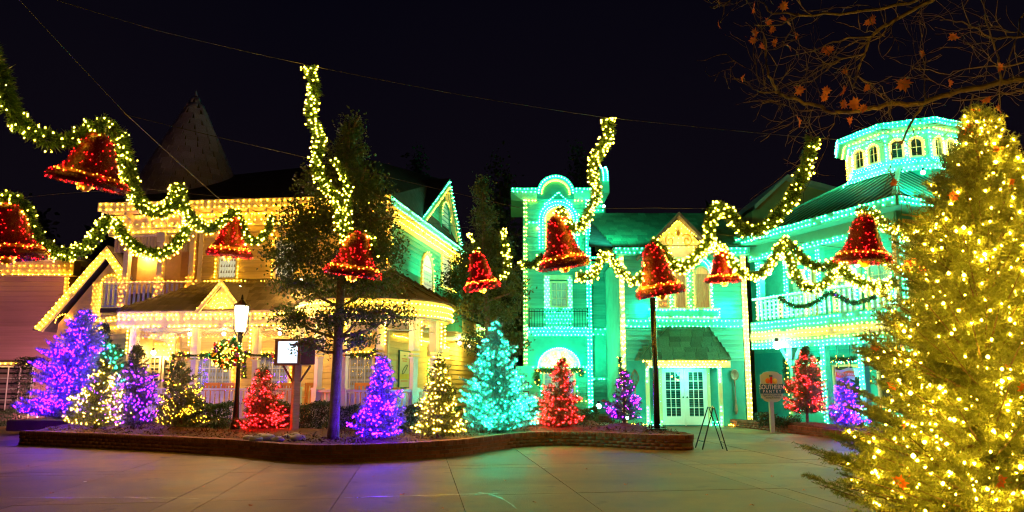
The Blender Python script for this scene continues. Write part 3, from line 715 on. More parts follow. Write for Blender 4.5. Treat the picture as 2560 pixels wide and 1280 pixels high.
left_end = [front[0] + Vector((-.0, .0)), front[0] + Vector((.15, 1.2)), front[0] + Vector((-.2, 3.4))]
p2 = list(reversed([left_end[0] + Vector((.02, .13)), left_end[1], left_end[2]]))
planter('low brick return at the left end of the long planter', p2, None, .30, limit=60)
# mulch bed: a mounded sheet inside the planter
def bed(outer, ymax, z, mounds, name='mulch', step=.3):
    xs0 = min(p.x for p in outer) + .05; xs1 = max(p.x for p in outer) - .05
    nx = int((xs1 - xs0) / step); V = []; F = []
    def yedge(x):
        ys = []
        for a, b in zip(outer[:-1], outer[1:]):
            if (a.x - x) * (b.x - x) <= 0 and a.x != b.x: ys.append(a.y + (b.y - a.y) * (x - a.x) / (b.x - a.x))
        return min(ys) if ys else None
    ny = 24; cols = []
    for i in range(nx + 1):
        x = xs0 + (xs1 - xs0) * i / nx; y0 = yedge(x)
        if y0 is None: continue
        y0 += .16; y1 = ymax(x)
        if y1 < y0 + .05: y1 = y0 + .05
        col = []
        for j in range(ny + 1):
            y = y0 + (y1 - y0) * j / ny
            zz = z + .05 * min(1, j / 4) + sum(h * math.exp(-((x - mx) ** 2 + (y - my) ** 2) / (r * r)) for mx, my, h, r in mounds) + rnd.uniform(-.014, .018)
            col.append((x + rnd.uniform(-.03, .03), y, zz if j else z - .03))
        cols.append(col)
    for c in cols: V += c
    for i in range(len(cols) - 1):
        for j in range(ny): a = i * (ny + 1) + j; F.append((a, a + 1, a + ny + 2, a + ny + 1))
    m = MB(); m.add(V, F); return struct(m.build(name, mulch, smooth=True))
mounds = [(hx(1560, 18.3), 18.3, .16, .45), (hx(1397, 17.9), 17.9, .12, .6), (hx(953, 14.9), 14.9, .06, .5), (hx(655, 17), 17, .1, .7), (hx(453, 18), 18, .08, .8), (hx(165, 20), 20, .15, 1.2), (hx(760, 16.6), 16.6, .1, .8)]
def ymx(x): return 21.3 if x < 1.0 else max(16.0, 21.3 - (x - 1.0) * 1.35)
bed(fr_s + endr[:3], ymx, .29, mounds)
def chips():
    n = 9000; V = []
    P = np.stack([np.random.uniform(-12, 4.0, n), np.random.uniform(13.9, 20.5, n), np.random.uniform(.345, .375, n)], 1)
    fx = np.array([p.x for p in fr_s]); fy = np.array([p.y for p in fr_s]); o = np.argsort(fx)
    ye = np.interp(P[:, 0], fx[o], fy[o]); P = P[(P[:, 1] > ye + .3) & (P[:, 1] < ye + 4.2)]
    V, F = leaves(P, .09, .3); npmesh('bark_chips', V, F, mulch, None, 'stuff')
chips()
# right hand planter
rp = [V2(GZ(x, y)) for x, y in ((1818, 1064), (1900, 1074), (2000, 1086), (2110, 1101), (2260, 1110), (2420, 1100))]
planter('brick planter curb running below the pantry sign', smooth(rp, 2), None, .24, limit=150)
bed(smooth(rp, 2), lambda x: 24.0 if x < 8.6 else max(19.5, 24 - (x - 8.6) * 1.9), .19, [(hx(2018, 20.5), 20.5, .14, .8)])
rb = [V2(GZ(x, y)) for x, y in ((1290, 1062), (1400, 1058), (1478, 1056), (1530, 1056))]
planter('low brick curb at the foot of the green tower', rb, None, .26, limit=100)
bed(rb, lambda x: 28.0, .2, [])

# ================================================================ yellow house (left)
A = Fr((-13.5, 23.0), math.atan2(-1.0, 9.47)); LA = math.hypot(1.0, 9.47)
S = Fr((-4.03, 22.0), math.atan2(8.7, 1.6)); LSd = 9.6
houseA = thing('yellow_house', 'cream two storey house with wraparound porch and cone tower', 'house', (-8, 23, 0))
MB().box(A, 3.0, LA, -6, 0, 4.4, 7.25).box(A, A.hit(447, 900)[0], LA, -6, 0, .3, 4.38).build('wall', tan, houseA)
MB().box(S, LSd, 12.5, -3, -.01, .3, 4.4).build('rear_wing_wall', cream, houseA); MB().box(S, .02, LSd, -5.9, -.01, .3, 7.6).build('side_wall', teal, houseA, label='side wall with its green light painted in')  # teal on the side wall stands in for green light on cream paint
MB().box(A, -.5, A.hit(447, 900)[0] - .02, -3.2, -3.0, .3, 4.38).box(A, -.5, 3.0, -3.2, -3.0, 4.4, 7.0).build('recessed_wall', tan, houseA)
MB().box(A, -.6, LA, -3.2, 0, .1, .42).box(A, -1.2, LA, 0, 2.55, .1, .42).build('porch_floor', wood_d, houseA)
pk = Pieces(houseA, 'clapboard', tan, 160)
planks(pk, A, 3.0, LA - .12, 4.75, 6.75, .2)
planks(pk, A, A.hit(447, 900)[0] + .1, LA - .12, .45, 3.5, .2)
planks(pk, A, -.5, A.hit(447, 900)[0], .45, 3.5, .2, d=-3.0)
pks = Pieces(houseA, 'green_lit_clapboard', teal, 130)  # green light painted into the upper side boards
planks(pks, S, .14, LSd, 4.6, 6.9, .2)
pkc = Pieces(houseA, 'cream_clapboard', cream, 100)
planks(pkc, S, .14, LSd, .45, 3.5, .2); planks(pkc, S, LSd, 12.5, .45, 4.3, .2)
MB().box(A, LA - .12, LA + .03, -.02, .05, .42, 7.2).box(S, 0, .13, -.02, .05, .42, 7.2).box(A, 2.95, 3.1, -.02, .05, 4.5, 7.2).build('corner_board', cream_w, houseA)
# cornice, fascia and brackets
ov = .62; ovS = .22
def eave(fr, s0, s1, z, d, m, root, name, h=.3):
    return MB().box(fr, s0, s1, d - .06, d, z, z + h).box(fr, s0, s1, 0, d - .06, z + .02, z + .06).build(name, m, root)
eave(A, -.4, LA + .2, 7.22, ov, cream_w, houseA, 'fascia'); eave(S, -.55, LSd, 7.222, ovS, cream_w, houseA, 'fascia')
MB().box(A, -.2, LA, 0.0, .06, 6.75, 7.2).box(S, 0, LSd, 0.0, .062, 6.75, 7.2).build('frieze', cream_w, houseA)
def bracket(fr, s, d, z, m, root):
    MB().prism(Fr((fr.p(s, 0, 0).x, fr.p(s, 0, 0).y), fr.a - R(90)), [(0, z), (d, z), (d, z - .1), (d * .55, z - .16), (d * .25, z - .34), (0, z - .42)], -.045, .045).build('bracket', m, root)
s = .5
while s < LA - .2: bracket(A, s, .48, 7.2, cream_w, houseA); s += .62
s = .35
while s < LSd - .2: bracket(S, s, .2, 7.2, cream_w, houseA); s += .6
for z in (7.27, 7.46): L(houseA, 'warm', row(A.p(-.4, ov + .02, z), A.p(LA + .2, ov + .02, z), .2), .026)
L(houseA, 'gold', row(A.p(-.2, .10, 7.14), A.p(LA, .10, 7.14), .15), .035); L(houseA, 'warm', row(A.p(-.2, .10, 6.8), A.p(LA, .10, 6.8), .24), .033)
L(houseA, 'warm', fillrow(A, 3.1, LA - .1, 6.86, 7.06, .42, .22), .03)
L(houseA, 'teal', row(S.p(-.55, ovS + .02, 7.46), S.p(LSd, ovS + .02, 7.46), .2), .03); L(houseA, 'teal', row(S.p(-.55, ovS + .02, 7.26), S.p(LSd, ovS + .02, 7.26), .24), .024)
L(houseA, 'warm', row(S.p(0, .12, 7.14), S.p(LSd, .12, 7.14), .14), .035); L(houseA, 'warm', fillrow(S, .1, LSd, 6.82, 7.05, .24, .2), .034)
L(houseA, 'gold', row(A.p(LA - .03, .09, 4.9), A.p(LA - .03, .09, 6.75), .14), .024); L(houseA, 'warm', row(S.p(.06, .09, 4.7), S.p(.06, .09, 6.75), .2), .024)
# main roof
rl, rr, rf = AT(585, 437, 26), AT(930, 400, 27), AT(1118, 452, 33)
e0, e1, e2 = A.p(-.4, ov, 7.5), A.p(LA + .2, ov, 7.5), S.p(LSd + .2, ovS, 7.5)
bk0 = Vector((-14, 32, 7.5)); bk1 = Vector((-3, 38, 7.5))
MB().add([e0, e1, e2, rl, rr, rf, bk0, bk1], [(0, 1, 4, 3), (1, 2, 5, 4), (0, 3, 6), (3, 4, 5, 7, 6), (2, 7, 5)]).build('roof', rooffelt, houseA)
# steep dormer gable over the side eave
gs0, gs1, gz0 = S.hit(1056, 556, .25)[0], S.hit(1155, 600, .25)[0], 7.62; gm, gap = S.hit(1125, 447, .25)
MB().prism(S, [(gs0 + .2, gz0), (gs1 - .2, gz0), (gm, gap - .25)], -.3, -.02).build('gable_wall', teal, houseA)
pkg = Pieces(houseA, 'gable_shingle', teal, 60)
planks(pkg, S, gs0, gs1, gz0, gap, .14, d=-.01, clip=lambda z: (gs0 + .25 + (z - gz0) / (gap - gz0) * (gm - gs0), gs1 - .25 - (z - gz0) / (gap - gz0) * (gs1 - gm)))
for sa, sb in ((gs0, gm), (gs1, gm)):
    q = MB(); dz = .32
    q.add([S.p(sa, .25, gz0 - .15), S.p(sb, .25, gap + .0), S.p(sb, .25, gap - dz * 1.1), S.p(sa + (sb - sa) * .11, .25, gz0 - .15), S.p(sa, .18, gz0 - .15), S.p(sb, .18, gap), S.p(sb, .18, gap - dz * 1.1), S.p(sa + (sb - sa) * .11, .18, gz0 - .15)],
          [(0, 1, 2, 3), (4, 7, 6, 5), (0, 4, 5, 1), (3, 2, 6, 7), (0, 3, 7, 4)]); q.build('rake_board', grn, houseA)
    q = MB(); q.add([S.p(sa, .2, gz0 - .12), S.p(sb, .2, gap + .02), S.p(sb, -1.3, gap + .02), S.p(sa, -1.3, gz0 - .12), S.p(sa, .2, gz0 - .18), S.p(sb, .2, gap - .04), S.p(sb, -1.3, gap - .04), S.p(sa, -1.3, gz0 - .18)],
                   [(0, 1, 2, 3), (4, 7, 6, 5), (0, 4, 5, 1), (0, 3, 7, 4), (2, 6, 7, 3)]); q.build('dormer_roof', rooffelt, houseA)
    if sa == gs1: MB().add([S.p(sa, .2, gz0 - .2), S.p(sb, .2, gap - .07), S.p(sb, -.0, gap - .07), S.p(sa, -.0, gz0 - .2), S.p(sa - .5, .17, gz0 - .2), S.p(sb, .17, gap - .7), S.p(sb, .0, gap - .7), S.p(sa - .5, .0, gz0 - .2)], [(0, 1, 2, 3), (4, 5, 6, 7), (0, 4, 5, 1)]).build('soffit', cream_w, houseA)
    L(houseA, 'teal', row(S.p(sa, .28, gz0 - .08), S.p(sb, .28, gap - .08), .17), .027); L(houseA, 'warm', row(S.p(sa + (gm - sa) * .12, .27, gz0 - .1), S.p(sb, .27, gap - .34), .2), .022)
    L(houseA, 'warm', row(S.p(sa + (gm - sa) * .1, .05, gz0), S.p(sb, .05, gap - .4), .13), .034)
window(houseA, S, gm - .75, gm + .75, gz0 + .1, gz0 + 1.5, 1, 6, grn, curt_g, .12, .03, True, False)
L(houseA, 'yel', [S.p(gm + .68 * math.cos(R(a)), .14, gz0 + .75 + .68 * math.sin(R(a))) for a in range(0, 181, 12)], .02)
# upper windows
def lit_window(root, fr, px0, py0, px1, py1, nx, nz, fm, cm, col, d=.04, arch=False, sill=True, sp=.12, r=.024, fw=.07):
    a0, zt = fr.hit(px0, py0); a1, zb = fr.hit(px1, py1); zt2 = fr.hit((px0 + px1) / 2, py0)[1]; zb = fr.hit((px0 + px1) / 2, py1)[1]
    f = window(root, fr, a0, a1, zb, zt2, nx, nz, fm, cm, fw, d, arch)
    rr_ = (a1 - a0) / 2
    if arch:
        L(root, col, row(fr.p(a0 - .03, d + .1, zb), fr.p(a0 - .03, d + .1, zt2 - rr_), sp) + row(fr.p(a1 + .03, d + .1, zb), fr.p(a1 + .03, d + .1, zt2 - rr_), sp) +
          [fr.p((a0 + a1) / 2 + (rr_ + .02) * math.cos(R(q)), d + .1, zt2 - rr_ + (rr_ + .02) * math.sin(R(q))) for q in range(10, 180, 20)], r)
    else:
        L(root, col, row(fr.p(a0 - .03, d + .1, zb), fr.p(a0 - .03, d + .1, zt2), sp) + row(fr.p(a1 + .03, d + .1, zb), fr.p(a1 + .03, d + .1, zt2), sp) + row(fr.p(a0, d + .1, zt2 + .03), fr.p(a1, d + .1, zt2 + .03), sp), r)
    if sill:
        MB().box(fr, a0 - .18, a1 + .18, .02, .2, zb - .12, zb - .01).build('sill', fm, root)
        L(root, col, row(fr.p(a0 - .4, .22, zb - .05), fr.p(a1 + .4, .22, zb - .05), .12), r)
    return a0, a1, zb, zt2
lit_window(houseA, A, 550, 598, 596, 700, 1, 2, cream_w, curt_w, 'warm')
lit_window(houseA, A, 690, 598, 740, 700, 1, 2, cream_w, curt_w, 'warm')
lit_window(houseA, S, 1050, 632, 1077, 734, 1, 3, cream_w, curt_w, 'yel', arch=True)
lit_window(houseA, S, 1100, 640, 1122, 720, 1, 3, cream_w, curt_w, 'yel')
# upper left balcony
bf = 4.0
MB().box(A, -.4, 3.0, -3, .1, bf - .15, bf).build('balcony_floor', wood_d, houseA)
for px, d in ((314, .05), (400, .05), (478, .05)):
    a = A.hit(px, 650, d)[0]
    po = MB().box(A, a - .09, a + .09, d - .18, d, bf, 6.6).box(A, a - .14, a + .14, d - .22, d + .04, bf, bf + .8).box(A, a - .14, a + .14, d - .22, d + .04, 6.25, 6.6).build('balcony_post', cream_w, houseA)
    L(houseA, 'gold', fillrow(A, a - .1, a + .1, bf + .1, bf + 1.0, d + .06, .14), .018)
    L(houseA, 'gold', row(A.p(a + .15, d + .05, bf + .5), A.p(a + .15, d + .05, 6.3), .2), .018)
MB().box(A, -.4, 3.0, -.12, .02, 6.55, 7.2).build('balcony_beam', cream_w, houseA)
wavy('balcony_drape', A, -.3, 2.9, 5.95, 6.56, -.2, cream, houseA, .03, .12)
MB().box(A, -.4, 3.0, -3, 0, 6.5, 6.54).build('balcony_ceiling', cream_w, houseA)
L(houseA, 'warm', row(A.p(-.3, .06, 6.62), A.p(2.9, .06, 6.62), .18) + row(A.p(-.3, .06, 6.9), A.p(2.9, .06, 6.9), .2), .026)
def rail(root, pf, s0, s1, z0, z1, sp, m, name='baluster', bw=.07, col=None, limit=None, pc=None, bulbs=None):
    n = max(2, int((s1 - s0) / sp))
    for i in range(n):
        t = s0 + (s1 - s0) * (i + .5) / n; M = pf(t); pc.add(M @ Matrix.Translation((0, 0, (z0 + z1) / 2)) @ Matrix.Diagonal((bw, .03, z1 - z0 - .1, 1)))
def lin(fr, d): return lambda t: Matrix.Translation(fr.p(t, d, 0)) @ Matrix.Rotation(fr.a, 4, 'Z')
bal = Pieces(houseA, 'baluster', lilac, 150)
rail(houseA, lin(A, .02), -.35, 3.0, bf, bf + .86, .16, lilac, pc=bal, bw=.085)
MB().box(A, -.4, 3.0, -.03, .07, bf + .84, bf + .9).box(A, -.4, 3.0, -.03, .07, bf + .04, bf + .1).build('balcony_rail', lilac, houseA)
L(houseA, 'gold', row(A.p(-.4, .09, bf + .9), A.p(3, .09, bf + .9), .16), .02)
# turret cone
tc = Vector((-12.45, 25.6)); pc = Pieces(houseA, 'turret_slate', slate, 190)
MB().lathe([(2.0, 4.6), (2.0, 7.4)], Matrix.Translation((tc.x, tc.y, 0)), 16).build('turret_wall', tan, houseA)
prof = [(2.62, 7.3), (2.32, 7.9), (1.95, 8.6), (1.05, 10.6), (.42, 11.9), (.02, 12.75)]
MB().lathe(prof, Matrix.Translation((tc.x, tc.y, 0)), 24).build('turret_roof', rooffelt, houseA)
def prz(z):
    for (r0, z0), (r1, z1) in zip(prof[:-1], prof[1:]):
        if z0 <= z <= z1: return r0 + (r1 - r0) * (z - z0) / (z1 - z0)
    return .05
z = 7.3
while z < 12.4:
    h = .27; r0, r1 = prz(z), prz(min(z + h, 12.7)); rm = (r0 + r1) / 2; n = max(5, int(2 * math.pi * rm / .40)); sl = math.atan2(r0 - r1, h); o = rnd.random()
    for i in range(n):
        a = 2 * math.pi * (i + o) / n
        if math.sin(a) > .35: continue
        wd = 2 * math.pi * rm / n * rnd.uniform(.90, .99)
        pc.add(Matrix.Translation((tc.x + (rm + .02) * math.cos(a), tc.y + (rm + .02) * math.sin(a), z + h / 2)) @ Matrix.Rotation(a + R(90), 4, 'Z') @ Matrix.Rotation(-sl + .04, 4, 'X') @ Matrix.Rotation(rnd.uniform(-.03, .03), 4, 'Y') @ Matrix.Diagonal((wd, .035, h / math.cos(sl) * 1.12, 1)))
    z += h * rnd.uniform(.93, 1.0)
MB().lathe([(.16, 12.15), (.10, 12.5), (.0, 12.95)], Matrix.Translation((tc.x, tc.y, 0)), 12).build('turret_tip', slate, houseA)
# porch
PD = 2.45; PZ = 3.62
pl = A.hit(292, 800, PD)[0]; pr = A.hit(745, 760, PD)[0]
cc = Vector((-3.78, 18.95)); CR = 2.02
def ring(a, r, z): return Vector((cc.x + r * math.sin(R(a)), cc.y - r * math.cos(R(a)), z))
def ringM(a, r): return Matrix.Translation(ring(a, r, 0)) @ Matrix.Rotation(R(a), 4, 'Z')
pe = A.p(pr, PD, PZ)
pc = Pieces(houseA, 'shingle', shing, 280)
roofs = MB(); roofs.add([A.p(pl, PD, PZ), A.p(pr, PD, PZ), A.p(pr, 0, 4.85), A.p(pl + 1.6, 0, 4.85), A.p(pl, -.5, 3.62)], [(0, 1, 2, 3), (0, 3, 4)])
top = ring(0, -2.2, 4.95)
angs = list(range(-75, 116, 10)); rv = [ring(a, CR + .12, PZ) for a in angs]
roofs.add([pe, A.p(pr, 0, 4.85), top] + rv, [(0, 3, 2, 1)] + [(2, 3 + i, 4 + i) for i in range(len(rv) - 1)])
se = S.p(6.5, 2.3, PZ); roofs.add([rv[-1], se, S.p(6.5, 0, 4.85), top], [(0, 1, 2, 3)])
roofs.build('porch_roof', rooffelt, houseA)
shingles(pc, A.p(pl - .02, PD + .03, PZ), A.p(pr + .1, PD + .03, PZ), A.p(pr + .1, 0, 4.88), A.p(pl + 1.6, 0, 4.88), 9, 24)
for a in range(-75, 105, 15):
    shingles(pc, ring(a, CR + .16, PZ), ring(a + 15, CR + .16, PZ), top.lerp(ring(a + 15, CR, PZ), .03) + Vector((0, 0, .02)), top.lerp(ring(a, CR, PZ), .03) + Vector((0, 0, .02)), 9, 3)
# porch fascia
MB().box(A, pl, pr, PD - .1, PD, 3.16, PZ).box(A, pl, pl + .1, 0, PD - .1, 3.16, PZ).build('porch_fascia', lilac, houseA)
def band(r0, r1, z0, z1, a0, a1, st=5):
    V = []; aa = [a0 + (a1 - a0) * i / int((a1 - a0) / st) for i in range(int((a1 - a0) / st) + 1)]
    for a in aa: V += [ring(a, r1, z0), ring(a, r1, z1), ring(a, r0, z1), ring(a, r0, z0)]
    return MB().add(V, [(4 * i + k, 4 * i + (k + 1) % 4, 4 * i + 4 + (k + 1) % 4, 4 * i + 4 + k) for i in range(len(aa) - 1) for k in range(4)])
band(CR, CR + .08, 3.2, PZ, -75, 118).build('round_fascia', cream_w, houseA)
band(.3, CR, 3.16, 3.2, -90, 180).build('porch_ceiling', cream_w, houseA)
MB().box(A, pl, LA, 0, PD - .1, 3.13, 3.16).box(S, .5, 6.5, 0, 2.2, 3.13, 3.16).build('porch_ceiling', cream_w, houseA)
MB().box(S, 3.2, 6.5, 2.1, 2.2, 3.16, PZ).build('porch_fascia', cream_w, houseA)
L(houseA, 'warm', row(A.p(pl, PD + .03, 3.52), A.p(pr, PD + .03, 3.52), .15) , .03)
L(houseA, 'warm', row(A.p(pl, PD + .03, 3.40), A.p(pr, PD + .03, 3.40), .17), .018)
L(houseA, 'warm', row(A.p(pl, PD + .03, 3.18), A.p(pr, PD + .03, 3.18), .16), .034)
L(houseA, 'warm', [ring(a, CR + .12, 3.52) for a in np.arange(-70, 118, 3.4)] + [ring(a, CR + .12, 3.24) for a in np.arange(-70, 118, 3.4)], .033)
L(houseA, 'yel', [ring(a, CR + .10, 3.38) for a in np.arange(-70, 118, 3.4)], .02)
L(houseA, 'yel', row(S.p(3, 2.25, 3.5), S.p(6.5, 2.25, 3.5), .2) + row(S.p(3, 2.25, 3.2), S.p(6.5, 2.25, 3.2), .2), .03)
# small gable on the porch roof
ga, gz = A.hit(497, 780, PD)[0], PZ; gb = A.hit(612, 780, PD)[0]; gt = A.hit(553, 706, PD)[1]; gc = (ga + gb) / 2
MB().prism(A, [(ga + .1, gz), (gb - .1, gz), (gc, gt - .1)], PD - .1, PD + .02).build('porch_gable', cream_w, houseA)
MB().add([A.p(ga - .08, PD + .16, gz - .05), A.p(gc, PD + .16, gt + .05), A.p(gc, 0.3, gt + .05), A.p(ga - .08, 1.5, gz - .05), A.p(gb + .08, PD + .16, gz - .05), A.p(gb + .08, 1.5, gz - .05)], [(0, 1, 2, 3), (4, 5, 2, 1)]).build('gable_roof', shing, houseA)
for a_, b_ in ((ga, gc), (gb, gc)):
    v = MB(); v.add([A.p(a_ - (b_ - a_) * .1, PD + .16, gz - .06), A.p(b_, PD + .16, gt + .06), A.p(b_, PD + .16, gt - .12), A.p(a_ + (b_ - a_) * .12, PD + .16, gz - .06), A.p(a_ - (b_ - a_) * .1, PD + .1, gz - .06), A.p(b_, PD + .1, gt + .06), A.p(b_, PD + .1, gt - .12), A.p(a_ + (b_ - a_) * .12, PD + .1, gz - .06)], [(0, 1, 2, 3), (4, 7, 6, 5), (0, 4, 5, 1), (3, 2, 6, 7)]); v.build('gable_rake', cream_w, houseA)
    L(houseA, 'warm', row(A.p(a_, PD + .18, gz + .02), A.p(b_, PD + .18, gt - .02), .11), .017)
for k in range(9):
    an = R(18 + 18 * k); ln = .62 * (gt - gz) * (1.15 - abs(k - 4) * .03)
    L(houseA, 'warm', row(A.p(gc, PD + .06, gz + .05), A.p(gc + math.cos(an) * ln, PD + .06, gz + .05 + math.sin(an) * ln * .9), .11), .022)
# porch posts
def post(root, M, z0, z1, m, label=None):
    b = MB()
    def bx(w_, a, c): b.m4(M @ Matrix.Translation((0, 0, (a + c) / 2)) @ Matrix.Diagonal((w_, w_, c - a, 1)))
    bx(.22, z0, z0 + .95); bx(.25, z0 + .95, z0 + 1.0); bx(.15, z0 + 1.0, z0 + 1.75); bx(.20, z0 + 1.75, z0 + 1.79); bx(.20, z0 + 1.84, z0 + 1.88); bx(.20, z0 + 1.95, z1)
    return b.build('post', m, root)
ptsS = [A.hit(px, 900, PD - .2)[0] for px in (333, 487, 640)]
for i, a in enumerate(ptsS + [pr]):
    post(houseA, lin(A, PD - .2)(a), .4, 3.16, lilac)
    L(houseA, 'warm', row(A.p(a - .13, PD - .04, 2.35), A.p(a - .13, PD - .04, 3.12), .1), .036)
ra = (-42, -14, 15, 45, 72, 102)
for a in ra:
    post(houseA, ringM(a, CR - .25), .4, 3.2, lilac)
    L(houseA, 'warm', row(ring(a + 3, CR - .08, 2.45), ring(a + 3, CR - .08, 3.15), .1), .036)
# lattice under the fascia
lat = MB()
def lattice(pf, s0, s1, z0, z1, sp=.09):
    n = int((s1 - s0) / sp)
    for i in range(n):
        a, b = s0 + sp * i, s0 + sp * (i + 1)
        for (x0, x1) in ((a, b), (b, a)):
            nrow = 3
            for j in range(nrow):
                za, zb = z0 + (z1 - z0) * j / nrow, z0 + (z1 - z0) * (j + 1) / nrow
                p, q = pf(x0, za), pf(x1, zb); d = (q - p).normalized() * .007; u = Vector((0, 0, .009))
                lat.add([p - u, q - u, q + u, p + u], [(0, 1, 2, 3)])
    for zz in (z0, z1): lat.tube([pf(s0 + (s1 - s0) * i / 12, zz) for i in range(13)], .016, 4)
lattice(lambda t, z: A.p(t, PD - .2, z), ptsS[0], pr, 2.88, 3.15)
lattice(lambda t, z: ring(t, CR - .22, z), -42, 102, 2.86, 3.17, 2.2)
lat.build('lattice', lilac, houseA, 'stuff')
L(houseA, 'warm', row(A.p(ptsS[0], PD - .16, 2.86), A.p(pr, PD - .16, 2.86), .18), .014)
# yellow lit porch ceiling drop lights along inner frieze
L(houseA, 'gold', [ring(a, CR - .55, 3.1) for a in np.arange(-40, 118, 5)], .022)
L(houseA, 'yel', row(S.p(.3, .1, 3.05), S.p(6.5, .1, 3.05), .14) + row(A.p(2.4, .1, 3.05), A.p(LA, .1, 3.05), .3), .026)
# porch rail
rail(houseA, lin(A, PD - .2), ptsS[0], pr, .48, 1.33, .145, lilac, pc=bal, bw=.095)
rail(houseA, lambda t: ringM(t, CR - .25), -42, 60, .48, 1.33, 4.1, lilac, pc=bal, bw=.095)
MB().box(A, ptsS[0], pr, PD - .26, PD - .14, 1.30, 1.36).box(A, ptsS[0], pr, PD - .24, PD - .16, .5, .56).build('porch_rail', lilac, houseA)
band(CR - .32, CR - .18, 1.30, 1.36, -42, 60, 6).build('porch_rail', lilac, houseA)
MB().vprism([(ring(a, CR, 0).x, ring(a, CR, 0).y) for a in range(-90, 181, 15)], .08, .40).build('porch_floor', wood_d, houseA)
# ground floor windows with garlanded heads
def gwin(px0, px1, cm, nx=4):
    a0, a1 = A.hit(px0, 930)[0], A.hit(px1, 930)[0]
    window(houseA, A, a0, a1, 1.15, 2.42, nx, 3, lilac, cm, .07, .04)
    L(houseA, 'warm', row(A.p(a0, .12, 2.5), A.p(a1, .12, 2.5), .13), .028)
    L(houseA, 'gold', row(A.p(a1 + .05, .12, 1.2), A.p(a1 + .05, .12, 2.45), .12), .026)
    return a0, a1
g1 = gwin(487, 583, curt_p, 5); g2 = gwin(640, 727, curt_p, 4); g3 = gwin(853, 938, curt_p, 4)
# breezeway: door, arch brace, lights
a0 = A.hit(372, 930, -3.0)[0]
window(houseA, A, a0, a0 + .55, .5, 2.5, 2, 5, cream_w, None, .08, -2.95, name='door')
window(houseA, A, a0 + .6, a0 + 1.15, .5, 2.5, 2, 5, cream_w, None, .08, -2.95, name='door')
for z in (2.72, 2.95, 3.2): L(houseA, 'gold', row(A.p(-.4, -2.9, z), A.p(2.2, -2.9, z), .17), .028)
ab = A.hit(440, 850, .1)[0]
MB().prism(A, [(ab - .9, 3.13), (ab, 3.13), (ab, 2.2), (ab - .18, 2.2), (ab - .22, 2.65), (ab - .45, 2.88), (ab - .9, 2.95)], .05, .12).build('arch_brace', cream_w, houseA)
L(houseA, 'warm', fillrow(A, ab - .2, ab - .02, 2.25, 3.1, .15, .13) + row(A.p(ab - .9, .15, 3.05), A.p(ab - .2, .15, 3.05), .13), .03)
# side door, transom sign and poster
s0 = S.hit(1066, 900)[0]
window(houseA, S, s0, s0 + 1.0, .5, 2.35, 2, 1, grn, curt_g, .12, .03, name='door'); window(houseA, S, s0 + 1.05, s0 + 2.05, .5, 2.35, 2, 1, grn, curt_g, .12, .03, name='door')
MB().box(S, s0, s0 + 2.6, .02, .16, 2.5, 2.95).build('transom_board', cream_w, houseA)
L(houseA, 'warm', row(S.p(s0, .2, 2.5), S.p(s0 + 2.6, .2, 2.5), .11) + row(S.p(s0, .2, 2.95), S.p(s0 + 2.6, .2, 2.95), .14) + row(S.p(s0 - .06, .12, .6), S.p(s0 - .06, .12, 2.4), .12), .032)
pa0 = S.hit(998, 900, .06)[0]; pa1 = S.hit(1023, 900, .06)[0]; pz1 = S.hit(1010, 879, .06)[1]; pz0 = S.hit(1010, 968, .06)[1]
post_r = thing('poster', 'tall framed drinks poster on the side wall behind the porch', 'poster', S.p((pa0 + pa1) / 2, .06, pz0))
MB().box(S, pa0, pa1, .04, .07, pz0, pz1).build('sheet', poster_m, post_r)
MB().box(S, pa0 - .04, pa0, .04, .09, pz0 - .04, pz1 + .04).box(S, pa1, pa1 + .04, .04, .09, pz0 - .04, pz1 + .04).box(S, pa0, pa1, .04, .088, pz1, pz1 + .04).box(S, pa0, pa1, .04, .088, pz0 - .04, pz0).build('frame', ink, post_r)
pw = pa1 - pa0; pm = (pa0 + pa1) / 2; ph = pz1 - pz0
b = MB(); bc = S.p(pm, .09, pz0 + ph * .5)
b.tube([S.p(pm + pw * .25 * math.cos(q) - pw * .0, .085, pz0 + ph * .5 + ph * .07 * math.sin(q) + pw * .13 * math.cos(q)) for q in [k * math.pi / 8 for k in range(17)]], .012, 4).build('printed_oval', ink, post_r)
MB().box(S, pa0 + .02, pa1 - .02, .071, .074, pz0 + ph * .22, pz0 + ph * .38).build('printed_band', sign_y, post_r)
# lamps of the house, plus added wash lamps
def lamp_light(name, loc, power, colr, root, r=.1, spot=None, target=None):
    l = bpy.data.lights.new(name, 'SPOT' if spot else 'POINT'); l.energy = power; l.color = colr; l.shadow_soft_size = r
    o = bpy.data.objects.new(name, l); COL.objects.link(o); o.parent = root; o.location = Vector(loc) - off(root)
    if spot:
        l.spot_size = R(spot); l.spot_blend = .6; o.rotation_euler = (Vector(target) - Vector(loc)).to_track_quat('-Z', 'Y').to_euler()
    return o
def fixture(label, loc, power, colr, gm, spot=None, target=None, r=.09, group=None):
    t = thing('flood_lamp', label, 'lamp', loc); loc = Vector(loc)
    MB().ball(loc, r, 8).build('globe', gm, t)
    MB().tube([loc + Vector((0, 0, r * .8)), loc + Vector((0, 0, r * 1.9))], r * .5, 8).build('cap', black, t)
    lamp_light('lamp', loc + Vector((0, -.0, -r * 1.5)), power, colr, t, r, spot, target); return t
lg_w = glow('floodglobe_warm', (1, .70, .35), 26); lg_t = glow('floodglobe_teal', (.35, 1, .75), 26)
fixture('bright warm floodlamp behind the upper left balcony garland', A.p(A.hit(368, 603, -.6)[0], -.6, 6.1), 150, (1, .48, .10), lg_w)
fixture('warm ceiling lamp in the breezeway behind the violet fir', A.p(A.hit(385, 862, -2.5)[0], -2.5, 2.6), 60, (1, .62, .22), lg_w)
